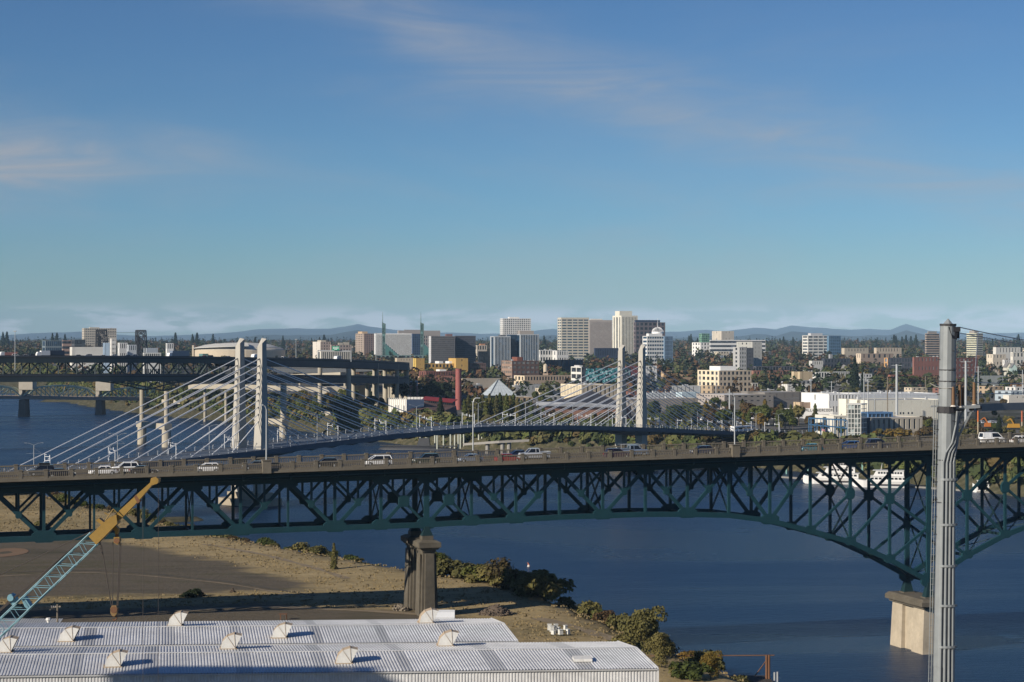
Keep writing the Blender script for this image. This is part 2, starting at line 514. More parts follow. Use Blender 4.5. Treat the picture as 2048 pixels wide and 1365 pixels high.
# ---------------------------------------------------------------- river
def water_mat():
    m = bpy.data.materials.new('river_water')
    t, b = nodes_of(m)
    b.inputs['Base Color'].default_value = (0.006, 0.027, 0.070, 1)
    b.inputs['IOR'].default_value = 1.33
    b.inputs['Specular IOR Level'].default_value = 0.5
    b.inputs['Specular Tint'].default_value = (0.72, 0.88, 1.0, 1)
    g = t.nodes.new('ShaderNodeNewGeometry')
    def noise(s, det, stretch, r=0.55, dist=0.0):
        n = t.nodes.new('ShaderNodeTexNoise')
        n.inputs['Scale'].default_value = s; n.inputs['Detail'].default_value = det; n.inputs['Roughness'].default_value = r
        n.inputs['Distortion'].default_value = dist
        mp = t.nodes.new('ShaderNodeMapping'); mp.inputs['Scale'].default_value = stretch; mp.inputs['Rotation'].default_value = (0, 0, R(14))
        t.links.new(g.outputs['Position'], mp.inputs['Vector']); t.links.new(mp.outputs[0], n.inputs['Vector'])
        return n.outputs['Fac']
    def rng(f, a, bb, c, d):
        mr = t.nodes.new('ShaderNodeMapRange'); mr.interpolation_type = 'SMOOTHSTEP'
        mr.inputs['From Min'].default_value = a; mr.inputs['From Max'].default_value = bb
        mr.inputs['To Min'].default_value = c; mr.inputs['To Max'].default_value = d
        t.links.new(f, mr.inputs['Value'])
        return mr.outputs[0]
    calm = noise(0.012, 5, (0.35, 1, 1), 0.6, 0.8)
    t.links.new(rng(calm, 0.40, 0.68, 0.26, 0.38), b.inputs['Roughness'])
    st = rng(calm, 0.40, 0.66, 1.0, 0.45)
    b1 = t.nodes.new('ShaderNodeBump'); b1.inputs['Distance'].default_value = 2.4
    t.links.new(noise(0.62, 6, (0.42, 1, 1), 0.70), b1.inputs['Height'])
    t.links.new(st, b1.inputs['Strength'])
    b2 = t.nodes.new('ShaderNodeBump'); b2.inputs['Distance'].default_value = 0.5; b2.inputs['Strength'].default_value = 0.6
    t.links.new(noise(0.11, 3, (0.6, 1, 1)), b2.inputs['Height'])
    t.links.new(b2.outputs[0], b1.inputs['Normal'])
    t.links.new(b1.outputs[0], b.inputs['Normal'])
    return m

mb = MB()
mb.add([(-1600, -600, 0), (900, -600, 0), (900, 3300, 0), (-1600, 3300, 0)], [(0, 1, 2, 3)])
tag(mb.build('river', water_mat()), kind='structure')

# ---------------------------------------------------------------- far hills
RIDGE = [(-900, 664), (-600, 659), (-350, 666), (-120, 668), (0, 673), (60, 667), (110, 665), (160, 664), (215, 669), (290, 672), (345, 672), (425, 668), (470, 664), (520, 659), (600, 657.5),
         (660, 657.5), (690, 653.5), (715, 648.5), (738, 654), (775, 658.5), (860, 665), (960, 668), (1030, 667), (1075, 662), (1105, 658.5), (1135, 662), (1200, 666), (1290, 668), (1340, 664), (1410, 660), (1450, 663),
         (1480, 660), (1508, 656), (1530, 656), (1552, 659), (1583, 651), (1620, 655), (1665, 658.5), (1700, 659.5), (1740, 658), (1782, 660), (1800, 652.5), (1812, 649), (1826, 653), (1845, 661), (1890, 664), (1960, 668), (2048, 666), (2250, 658), (2500, 664), (2900, 660)]
rx = [p[0] for p in RIDGE]; ry = [p[1] for p in RIDGE]
def ridge_mesh(name, D, drop, wob, sd, depth):
    cols = np.arange(-880, 2880, 4.0)
    rows = np.linspace(-1, 1, 13)
    v = []
    rr = np.random.RandomState(sd)
    ph = rr.rand(8) * 6.28
    for k in rows:
        Y = D + k * depth
        for c in cols:
            top = np.interp(c, rx, ry) + drop + wob * (math.sin(c / 13 + ph[0]) * 0.3 + math.sin(c / 29 + ph[1]) * 0.5 + math.sin(c / 7 + ph[2]) * 0.16)
            zt = H + (HY - top) * D / F
            fall = abs(k) ** (1.15)
            gul = 1 - 0.16 * (1 - abs(k)) * abs(k) * 4 * (0.5 + 0.5 * math.sin(c / 17.0 + 3 * k + ph[3]) * math.cos(c / 41.0 + ph[4]))
            v.append(((c - 1024) * D / F, Y, 40 + (zt - 40) * (1 - fall) * gul))
    n = len(cols); r = len(rows)
    idx = np.arange(n * r).reshape(r, n)
    fs = np.stack([idx[:-1, :-1].ravel(), idx[:-1, 1:].ravel(), idx[1:, 1:].ravel(), idx[1:, :-1].ravel()], 1).tolist()
    m_ = bpy.data.meshes.new(name); m_.from_pydata(v, [], fs); m_.materials.append(mat('hill_forest', (0.030, 0.045, 0.040), 0.95, var=0.3, scale=0.004, fine=0.2, fscale=0.02)); m_.update()
    return smooth(tag(obj(name, m_), kind='structure'))
ridge_mesh('hills', 25000, 0.0, 1.0, 3, 3200)
ridge_mesh('hills', 15500, 12.5, 1.6, 5, 2200)

# ---------------------------------------------------------------- haze: closed box of even pale air
mb = MB(); mb.box(-16000, 16000, -2500, 31500, -12, 520)
hz = bpy.data.materials.new('haze_air'); hz.use_nodes = True
hz.node_tree.nodes.clear()
ho = hz.node_tree.nodes.new('ShaderNodeOutputMaterial')
hv = hz.node_tree.nodes.new('ShaderNodeVolumePrincipled')
hv.inputs['Color'].default_value = (0.46, 0.71, 1.0, 1)
hv.inputs['Density'].default_value = 2.9e-5
hv.inputs['Anisotropy'].default_value = -0.3
hz.node_tree.links.new(hv.outputs[0], ho.inputs['Volume'])
haze = mb.build('haze', hz)
tag(haze, 'thin pale blue haze over river and city', 'haze', kind='stuff')
# ================================================================ the steel deck-truss bridge in front
TEAL = mat('teal_steel', (0.007, 0.041, 0.053), 0.55, var=0.22, scale=0.5, fine=0.15, fscale=3.0, spec=0.4)
TEALD = mat('teal_steel_lacing', (0.007, 0.026, 0.03), 0.6, var=0.2)
CONC = mat('weathered_concrete', (0.155, 0.136, 0.105), 0.9, var=0.30, scale=0.4, fine=0.18, fscale=2.2)
CONCD = mat('stained_concrete', (0.105, 0.092, 0.070), 0.9, var=0.38, scale=0.35, fine=0.2, fscale=1.5)
ROAD = mat('asphalt', (0.052, 0.048, 0.043), 0.92, var=0.2, scale=0.3, fine=0.12)
TH = math.atan(7.57e-5 * F)
RC, RS = math.cos(TH), math.sin(TH)
Z0 = F / 11.22

def rp(t, n, z):
    """bridge frame: t along, n across (away from the eye), z up"""
    return Vector((t * RC - n * RS, Z0 + t * RS + n * RC, z))

def t_of(x, n=0.0):
    u = (x - 1024) / F
    return (u * (Z0 + n * RC) + n * RS) / (RC - u * RS)

def rail_top(t):
    return 39.05 + 0.0155 * t
PAN = 8.2
T0 = -15.7
NODES = list(range(-20, 22))                       # half panels, 0 = pier on land, 12 = pier in the river
def tn(i):
    return T0 + PAN * i
BOT = {-20: 25.6, -9: 26.3, 0: 26.9, 3: 27.6, 5: 27.7, 6: 27.5, 7: 27.1, 8: 25.9, 9: 23.8, 10: 21.5, 11: 17.9, 12: 13.6, 13: 18.2, 14: 21.9, 15: 24.4, 16: 26.2, 17: 27.4, 18: 28.0, 21: 28.4}
bk = sorted(BOT)
def zb(i):
    return float(np.interp(i, bk, [BOT[k] for k in bk]))
def zt(i):
    return rail_top(tn(i)) - 3.35

ross = thing('truss_bridge', 'long teal steel deck truss bridge with concrete balustrade crossing the foreground', 'bridge', (0, 0, 0))
NT = (0.0, 8.6)

def member(name, n, i, zi, j, zj, w, h, m=TEAL):
    a = rp(tn(i), n, zi); b = rp(tn(j), n, zj)
    mb = MB(); mb.beam(a, b, w, h, up=rp(0, 1, 0) - rp(0, 0, 0))
    return mb.build(name, m, ross)

def gusset(n, i, z, w, h, name='gusset'):
    c = tn(i); mb = MB(); q = 0.28
    pts = [(-w, -h * 0.55), (-w * 0.62, -h), (w * 0.62, -h), (w, -h * 0.55), (w, h * 0.4), (w * 0.55, h), (-w * 0.55, h), (-w, h * 0.4)]
    vs = [rp(c + a, n - q, z + b) for a, b in pts] + [rp(c + a, n + q, z + b) for a, b in pts]
    k = len(pts)
    mb.add(vs, [tuple(range(k)), tuple(range(2 * k - 1, k - 1, -1))] + [(i_, k + i_, k + (i_ + 1) % k, (i_ + 1) % k) for i_ in range(k)])
    return mb.build(name, TEAL, ross)

def subdivided(n, ib, it, side):
    """diagonal from bottom node ib to top node it with its sub-members"""
    member('diagonal', n, ib, zb(ib), it, zt(it), 0.62, 0.44)
    im = (ib + it) / 2; zm = (zb(ib) + zt(it)) / 2
    member('hanger', n, im, zm, im, zt(im), 0.36, 0.34)
    member('sub_diagonal', n, im, zm, ib, zt(ib), 0.38, 0.32)
    gusset(n, im, zm, 0.52, 0.58)

for n in NT:
    for i in NODES[:-1]:
        member('top_chord', n, i, zt(i), i + 1, zt(i + 1), 0.75, 0.62)
        member('bottom_chord', n, i, zb(i), i + 1, zb(i + 1), 0.95, 0.62)
    for i in NODES:
        w = 0.5
        if i in (0, 12): w = 0.95
        elif (i <= 8 or i >= 16) and i % 2 and i < -1: w = 0.36
        member('vertical', n, i, zb(i), i, zt(i), w, 0.42)
    # warren panels: on the left odd nodes are low points, on the right even nodes
    for it in range(-19, -2, 2):
        subdivided(n, it - 1, it, 1); subdivided(n, it + 1, it, -1)
        gusset(n, it - 1, zb(it - 1) + 0.3, 2.0, 1.0); gusset(n, it, zt(it) - 0.25, 1.7, 0.9)
    subdivided(n, -2, -1, 1); gusset(n, -2, zb(-2) + 0.3, 2.0, 1.0)
    for (a, b) in ((-1, 0), (0, 1)):
        member('diagonal', n, a, zb(a), b, zt(b), 0.55, 0.42); member('diagonal', n, a, zt(a), b, zb(b), 0.42, 0.36)
        zm = (zb(a) + zt(b)) / 2
        member('hanger', n, a + 0.5, zm, a + 0.5, zt(a + 0.5), 0.36, 0.34); gusset(n, a + 0.5, zm, 0.95, 1.0)
    for i in (-1, 1):
        gusset(n, i, zb(i) + 0.3, 1.6, 0.9); gusset(n, i, zt(i) - 0.25, 1.5, 0.9)
    gusset(n, 0, zb(0) + 0.3, 1.7, 1.0); gusset(n, 0, zt(0) - 0.25, 1.6, 0.9)
    for it in (1, 3, 5, 7):
        for ib in (it - 1, it + 1):
            if ib < 2: continue
            subdivided(n, ib, it, 0)
        gusset(n, it, zt(it) - 0.25, 1.7, 0.9)
    for ib in (2, 4, 6, 8):
        gusset(n, ib, zb(ib) + 0.3, 1.8, 0.95)
    # deep panels either side of the river pier
    for s in (1, -1):
        nd = lambda k: 12 - s * k          # k steps away from the pier
        subdivided(n, nd(4), nd(3), 0)
        z2 = 0.60 * zt(nd(2)) + 0.40 * zb(nd(2)); z1 = 0.61 * zt(nd(1)) + 0.39 * zb(nd(1)); z0 = 0.44 * zt(12) + 0.56 * zb(12)
        member('diagonal', n, nd(3), zt(nd(3)), nd(2), z2, 0.5, 0.4); member('diagonal', n, nd(3), zb(nd(3)), nd(2), z2, 0.46, 0.4)
        member('diagonal', n, nd(2), zt(nd(2)), nd(1), z1, 0.5, 0.4); member('diagonal', n, nd(2), zb(nd(2)), nd(1), z1, 0.5, 0.4)
        member('diagonal', n, nd(1), z1, 12, zt(12), 0.5, 0.4); member('diagonal', n, nd(1), z1, 12, z0, 0.5, 0.4)
        member('diagonal', n, nd(1), zb(nd(1)), 12, z0, 0.5, 0.4)
        gusset(n, nd(2), z2, 0.85, 1.05); gusset(n, nd(1), z1, 0.95, 1.05)
        for k in (1, 2, 3):
            gusset(n, nd(k), zb(nd(k)) + 0.2, 1.1, 0.8); gusset(n, nd(k), zt(nd(k)) - 0.2, 1.1, 0.7)
    gusset(n, 12, zb(12) + 0.3, 1.6, 1.3); gusset(n, 12, 0.44 * zt(12) + 0.56 * zb(12), 0.7, 1.3); gusset(n, 12, zt(12) - 0.2, 1.4, 0.8)
    for i in range(16, 21, 2):
        subdivided(n, i, i + 1, 0)
        if i > 16: subdivided(n, i, i - 1, 0)
        gusset(n, i, zb(i) + 0.3, 1.8, 0.95); gusset(n, i + 1, zt(i + 1) - 0.25, 1.7, 0.9)
    # shoe on each pier
    for i, zbase in ((0, 25.0), (12, 10.6)):
        mb = MB(); a = rp(tn(i), n, zbase); 
        c = [rp(tn(i) + dx, n + dn, zbase) for dx, dn in ((-1.0, -.8), (1.0, -.8), (1.0, .8), (-1.0, .8))]
        dtop = [rp(tn(i) + dx, n + dn, zb(i) - 0.3) for dx, dn in ((-.35, -.4), (.35, -.4), (.35, .4), (-.35, .4))]
        mb.add(c + dtop, [(0, 3, 2, 1), (4, 5, 6, 7), (0, 1, 5, 4), (1, 2, 6, 5), (2, 3, 7, 6), (3, 0, 4, 7)])
        mb.build('bearing', TEALD, ross)

def laced(name, a, b, w, parent, m, side):
    """pair of thin rails with zig-zag lacing"""
    a = Vector(a); b = Vector(b); d = (b - a); L = d.length; d.normalize(); sv = Vector(side).normalized() * (w / 2)
    mb = MB()
    for s in (-1, 1):
        mb.beam(a + sv * s, b + sv * s, 0.10, 0.10)
    k = max(3, int(L / (w * 1.2)))
    for q in range(k):
        p0 = a + d * (L * q / k) + sv * (1 if q % 2 else -1); p1 = a + d * (L * (q + 1) / k) + sv * (-1 if q % 2 else 1)
        mb.beam(p0, p1, 0.05, 0.06)
        mb.beam(p0 - sv * (2 if q % 2 else -2), p1 + sv * (2 if q % 2 else -2), 0.05, 0.06)
    return mb.build(name, m, parent)
tdir = rp(1, 0, 0) - rp(0, 0, 0)
for i in NODES:
    # cross frames between the two trusses
    mb = MB(); mb.beam(rp(tn(i), 0, zb(i)), rp(tn(i), 8.6, zb(i)), 0.35, 0.5); mb.build('cross_strut', TEALD, ross)
    mb = MB(); mb.beam(rp(tn(i), -3.4, rail_top(tn(i)) - 2.35), rp(tn(i), 12.0, rail_top(tn(i)) - 2.35), 0.34, 0.95); mb.build('floor_beam', TEALD, ross)
    if i in (-5, -1, 0, 1, 4, 7, 10, 12, 14):
        zl, zh = zb(i) + 0.5, zt(i) - 0.4
        if i in (10, 12, 14):
            zm = (zl + zh) / 2
            for (p, q) in ((zl, zm), (zm, zh)):
                laced('sway_brace', rp(tn(i), 0.3, p), rp(tn(i), 8.3, q), 0.45, ross, TEALD, (0, 0, 1)); laced('sway_brace', rp(tn(i), 8.3, p), rp(tn(i), 0.3, q), 0.45, ross, TEALD, (0, 0, 1))
        else:
            laced('sway_brace', rp(tn(i), 0.3, zl), rp(tn(i), 8.3, zh), 0.55, ross, TEALD, (0, 0, 1)); laced('sway_brace', rp(tn(i), 8.3, zl), rp(tn(i), 0.3, zh), 0.55, ross, TEALD, (0, 0, 1))
for i in NODES[:-1]:
    for a, b in ((0, 8.6), (8.6, 0)):
        mb = MB(); mb.beam(rp(tn(i), a, zb(i)), rp(tn(i + 1), b, zb(i + 1)), 0.16, 0.16); mb.build('lateral_brace', TEALD, ross)

TA, TB = tn(NODES[0]) - 1, tn(NODES[-1])
def strip(n0, n1, dz0, dz1, m, name, seg=1, t0=None, t1=None):
    t0 = TA if t0 is None else t0; t1 = TB if t1 is None else t1
    mb = MB()
    for k in range(seg):
        a = t0 + (t1 - t0) * k / seg; b = t0 + (t1 - t0) * (k + 1) / seg
        vs = [rp(a, n0, rail_top(a) + dz0), rp(b, n0, rail_top(b) + dz0), rp(b, n1, rail_top(b) + dz0), rp(a, n1, rail_top(a) + dz0),
              rp(a, n0, rail_top(a) + dz1), rp(b, n0, rail_top(b) + dz1), rp(b, n1, rail_top(b) + dz1), rp(a, n1, rail_top(a) + dz1)]
        mb.add(vs, [(0, 3, 2, 1), (4, 5, 6, 7), (0, 1, 5, 4), (1, 2, 6, 5), (2, 3, 7, 6), (3, 0, 4, 7)])
    return mb.build(name, m, ross)
strip(-3.38, 11.98, -1.75, -1.37, ROAD, 'road_slab')
strip(-4.0, -1.9, -1.36, -1.10, CONC, 'sidewalk'); strip(10.5, 12.5, -1.36, -1.10, CONC, 'sidewalk')
strip(-4.30, -3.4, -1.56, -1.362, CONC, 'fascia'); strip(12.0, 12.8, -1.56, -1.362, CONC, 'fascia')
for nn in (-3.0, -0.2, 2.2, 4.3, 6.4, 8.8, 11.6):
    strip(nn - 0.14, nn + 0.14, -2.75, -1.76, TEALD, 'stringer')
mb = MB(); mb.cyl(rp(TA, -3.55, rail_top(TA) - 2.35), rp(TB, -3.55, rail_top(TB) - 2.35), 0.09, n=6); mb.build('conduit', TEAL, ross)
YEL = flat('lane_yellow', (0.45, 0.30, 0.04)); WHI = flat('lane_white', (0.6, 0.6, 0.57))
for nn in (4.15, 4.45):
    strip(nn - 0.06, nn + 0.06, -1.359, -1.354, YEL, 'lane_marking')
for nn in (1.2, 7.4):
    for k in range(int((TB - TA) / 12)):
        a = TA + 12 * k
        strip(nn - 0.06, nn + 0.06, -1.359, -1.354, WHI, 'lane_marking', 1, a, a + 3.2)
# balustrade: posts, rails and panels of balusters, bay by bay
RDIR = math.atan2(RS, RC)
POST = MB(); POST.box(-0.30, 0.30, -0.22, 0.22, -0.02, 1.28); POST.box(-0.35, 0.35, -0.27, 0.27, 1.281, 1.40); POST = POST.mesh('rail_post', CONC)
BAY = MB(); BAY.box(0.301, 3.799, -0.16, 0.16, 0.0, 0.20); BAY.box(0.301, 3.799, -0.15, 0.15, 1.0, 1.22)
for k in range(11):
    x = 0.47 + k * 0.316; BAY.box(x - 0.055, x + 0.055, -0.06, 0.06, 0.201, 0.999)
BAY = BAY.mesh('baluster_panel', CONC)
XP0 = t_of(40.6, -3.9)
PYL = {}
for side, n in (('near', -3.75), ('far', 12.3)):
    k0 = int((TA - XP0) / 4.1)
    for k in range(k0, int((TB - XP0) / 4.1)):
        t = XP0 + 4.1 * k
        o = obj('rail_post', POST, ross, rp(t, n, rail_top(t) - 1.10), RDIR); o.rotation_euler = (0, -0.0155, RDIR)
        o = obj('balusters', BAY, ross, rp(t, n, rail_top(t) - 1.10), RDIR); o.rotation_euler = (0, -0.0155, RDIR); o['kind'] = 'stuff'
# big lamp pedestals
GALV = mat('galvanised', (0.42, 0.44, 0.45), 0.45, metal=0.35, var=0.1)
def lamp(t, n, hgt, arm, label):
    base = rp(t, n, rail_top(t) + (0.62 if n < 0 else 0.2))
    L = thing('street_lamp', label, 'street lamp', base, 0, 'lamp posts on the truss bridge')
    mb = MB(); mb.cyl((0, 0, -1.0), (0, 0, hgt), 0.13, 0.09, 8); mb.build('pole', GALV, L)
    mb = MB(); pts = [Vector((0, 0, hgt - 0.05)), Vector((arm * 0.25, 0, hgt + 0.55)), Vector((arm * 0.6, 0, hgt + 0.8)), Vector((arm, 0, hgt + 0.8))]
    for a, b in zip(pts, pts[1:]): mb.cyl(a, b, 0.075, 0.075, 6)
    mb.build('arm', GALV, L)
    mb = MB(); mb.box(arm - 0.42, arm + 0.42, -0.16, 0.16, hgt + 0.68, hgt + 0.84); mb.build('lamp_head', GALV, L)
for xp, lab in ((533, 'tall grey lamp post on its pedestal in front of the left bridge tower'), (1470, 'tall grey lamp post on its pedestal in front of the grey warehouse')):
    t = t_of(xp, -3.9)
    mb = MB(); vs = [rp(t + a, -3.9 + b, rail_top(t) + c) for c in (-1.6, 0.55) for a, b in ((-.72, -.6), (.72, -.6), (.72, .9), (-.72, .9))]
    mb.add(vs, [(0, 3, 2, 1), (4, 5, 6, 7), (0, 1, 5, 4), (1, 2, 6, 5), (2, 3, 7, 6), (3, 0, 4, 7)])
    vs = [rp(t + a, -3.9 + b, rail_top(t) + c) for c in (0.551, 0.70) for a, b in ((-.85, -.72), (.85, -.72), (.85, 1.02), (-.85, 1.02))]
    mb.add(vs, [(0, 3, 2, 1), (4, 5, 6, 7), (0, 1, 5, 4), (1, 2, 6, 5), (2, 3, 7, 6), (3, 0, 4, 7)])
    mb.build('lamp_pedestal', CONC, ross)
    lamp(t, -3.75, 8.6, -0.9, lab)
lamp(t_of(946, 12.6), 12.6, 8.8, 0.9, 'grey lamp post on the far rail beside the poplars')

# ---------------------------------------------------------------- concrete piers of the truss bridge
def pier_box(mb, t0, t1, n0, n1, z0, z1, tt=0.0, nt=0.0):
    vs = []
    for z, e in ((z0, 0), (z1, 1)):
        a0, a1 = t0 + tt * e, t1 - tt * e; b0, b1 = n0 + nt * e, n1 - nt * e
        vs += [rp(a0, b0, z), rp(a1, b0, z), rp(a1, b1, z), rp(a0, b1, z)]
    mb.add(vs, [(0, 3, 2, 1), (4, 5, 6, 7), (0, 1, 5, 4), (1, 2, 6, 5), (2, 3, 7, 6), (3, 0, 4, 7)])
lp = thing('bridge_pier', 'stained concrete pier of two tall shafts standing in the field', 'pier', rp(T0, 4.3, 11), 0)
def lpb(name, m, fn):
    mb = MB(); fn(mb); o = mb.build(name, m, lp); o.location = -Vector(lp.location); return o
for n in (0.0, 8.6):
    def shaft(mb, n=n):
        pier_box(mb, T0 - 1.45, T0 + 1.45, n - 2.1, n + 2.1, 10.2, 22.3, 0.35, 0.35)
        pier_box(mb, T0 - 1.75, T0 - 1.1, n - 1.4, n + 1.4, 10.2, 21.9, 0.30, 0.2)
        pier_box(mb, T0 + 1.1, T0 + 1.75, n - 1.4, n + 1.4, 10.2, 21.9, 0.30, 0.2)
        pier_box(mb, T0 - 0.95, T0 + 0.95, n - 2.55, n - 1.2, 10.2, 22.0, 0.2, 0.2)
    lpb('shaft', CONCD, shaft)
    def cap(mb, n=n):
        pier_box(mb, T0 - 1.25, T0 + 1.25, n - 1.95, n + 1.95, 22.301, 22.7)
        pier_box(mb, T0 - 1.5, T0 + 1.5, n - 2.25, n + 2.25, 22.701, 23.1, -0.30, -0.3)
        pier_box(mb, T0 - 1.98, T0 + 1.98, n - 2.7, n + 2.7, 23.101, 23.95)
        pier_box(mb, T0 - 1.98, T0 + 1.98, n - 2.7, n + 2.7, 23.951, 24.3, 0.7, 0.7)
        pier_box(mb, T0 - 1.0, T0 + 1.0, n - 1.0, n + 1.0, 24.25, 25.0)
    lpb('cap', CONCD, cap)
def web(mb):
    pier_box(mb, T0 - 0.5, T0 + 0.5, 1.75, 6.85, 20.6, 22.2); pier_box(mb, T0 - 0.5, T0 + 0.5, 1.9, 6.7, 10.5, 12.3)
lpb('cross_wall', CONCD, web)
T12 = tn(12)
wp = thing('bridge_pier', 'pale concrete pier with buttresses standing in the river under the deepest truss', 'pier', rp(T12, 4.3, 0), 0)
def wpb(name, m, fn):
    mb = MB(); fn(mb); o = mb.build(name, m, wp); o.location = -Vector(wp.location); return o
PIERC = mat('pier_concrete', (0.40, 0.345, 0.26), 0.9, var=0.30, scale=0.28, fine=0.14, fscale=1.4)
def f1(mb):
    for n in (0.0, 8.6):
        pier_box(mb, T12 - 2.6, T12 + 2.6, n - 2.3, n + 2.3, -2.5, 8.6, 0.55, 0.25)
    pier_box(mb, T12 - 1.7, T12 + 1.7, 2.0, 6.6, -2.5, 8.5, 0.3, 0)
wpb('shaft', PIERC, f1)
def f2(mb):
    pier_box(mb, T12 - 2.5, T12 + 2.5, -2.6, 11.2, 8.601, 9.1); pier_box(mb, T12 - 3.1, T12 + 3.1, -3.2, 11.8, 9.101, 9.9); pier_box(mb, T12 - 3.1, T12 + 3.1, -3.2, 11.8, 9.901, 10.4, 0.6, 0.6)
    for n in (0, 8.6): pier_box(mb, T12 - 1.2, T12 + 1.2, n - 1, n + 1, 10.35, 10.6)
wpb('cap', CONCD, f2)

# ================================================================ the cable-stayed bridge
TWX, TWY = -95.2, 716.0
TEX, TEY = 54.8, 906.0
SEP = math.hypot(TEX - TWX, TEY - TWY)
AX = Vector(((TEX - TWX) / SEP, (TEY - TWY) / SEP, 0)); AN = Vector((-AX.y, AX.x, 0))   # AN points away from the eye
PT = [-200, -130, -60, -30, 0, 60, 121, 182, 242, 310, 377, 450]
PZt = [9.5, 14.6, 18.2, 19.3, 20.4, 23.2, 24.6, 23.0, 19.9, 15.9, 12.3, 9.6]
def dk(t):
    # smooth profile
    return (np.interp(t - 14, PT, PZt) + 2 * np.interp(t, PT, PZt) + np.interp(t + 14, PT, PZt)) / 4
def tp(t, n, z):
    return Vector((TWX, TWY, 0)) + AX * t + AN * n + Vector((0, 0, z))
til = thing('cable_stayed_bridge', 'slender cable-stayed bridge with pale towers and white stays behind the truss bridge', 'bridge', (0, 0, 0))
TOWC = mat('tower_concrete', (0.41, 0.39, 0.345), 0.85, var=0.12, scale=0.2, fine=0.06)
DKC = mat('deck_grey', (0.10, 0.12, 0.15), 0.8, var=0.15)
STEELW = flat('white_steel', (0.62, 0.64, 0.66), 0.5)
CABLE = flat('white_stay', (0.74, 0.75, 0.76), 0.45)
RAILG = flat('rail_steel', (0.36, 0.38, 0.40), 0.5, metal=0.3)
TS = np.arange(-150, 391, 6.0)
def deckstrip(name, n0, n1, z0, z1, m, haunch=False, t_lo=-150, t_hi=390):
    mb = MB(); rings = []
    for t in np.arange(t_lo, t_hi + 1, 6.0):
        z = dk(t); low = z0
        if haunch:
            q = min(abs(t), abs(t - SEP)); low = z0 - max(0, 1 - q / 26.0) ** 1.3 * 2.2
        rings.append([tp(t, n0, z + low), tp(t, n1, z + low), tp(t, n1, z + z1), tp(t, n0, z + z1)])
    mb.loft(rings); return mb.build(name, m, til)
deckstrip('deck', -10.8, 10.8, -0.5, 0.0, DKC)
deckstrip('edge_girder', -11.2, -9.6, -1.7, 0.15, DKC); deckstrip('edge_girder', 9.6, 11.2, -1.7, 0.15, DKC)
deckstrip('underside', -8.0, 8.0, -1.55, -0.52, DKC, True)
for n in (-10.9, 10.9, -7.4, 7.4):
    deckstrip('handrail', n - 0.06, n + 0.06, 1.12, 1.24, RAILG)
    if abs(n) > 8: deckstrip('handrail', n - 0.04, n + 0.04, 0.55, 0.62, RAILG)
PSTM = MB(); PSTM.beam((0, 0, 0), (0, -0.18, 0.7), 0.10, 0.14); PSTM.beam((0, -0.18, 0.7), (0, 0.06, 1.5), 0.10, 0.14); PSTM = PSTM.mesh('rail_post', STEELW)
ADIR = math.atan2(AX.y, AX.x)
for n in (-10.9, 10.9):
    for t in np.arange(-140, 388, 4.4):
        o = obj('rail_post', PSTM, til, tp(t, n, dk(t) + 0.1), ADIR + (0 if n < 0 else math.pi))
# short cantilever ribs under the deck edge
RIBM = MB(); RIBM.add([(-.25, -10.9, -1.6), (.25, -10.9, -1.6), (.25, 10.9, -1.6), (-.25, 10.9, -1.6), (-.25, -7, -2.7), (.25, -7, -2.7), (.25, 7, -2.7), (-.25, 7, -2.7)],
                        [(0, 1, 2, 3), (7, 6, 5, 4), (0, 4, 5, 1), (1, 5, 6, 2), (2, 6, 7, 3), (3, 7, 4, 0)]); RIBM = RIBM.mesh('floor_beam', DKC)
for t in np.arange(-140, 388, 11.0):
    obj('floor_beam', RIBM, til, tp(t, 0, dk(t)), ADIR)
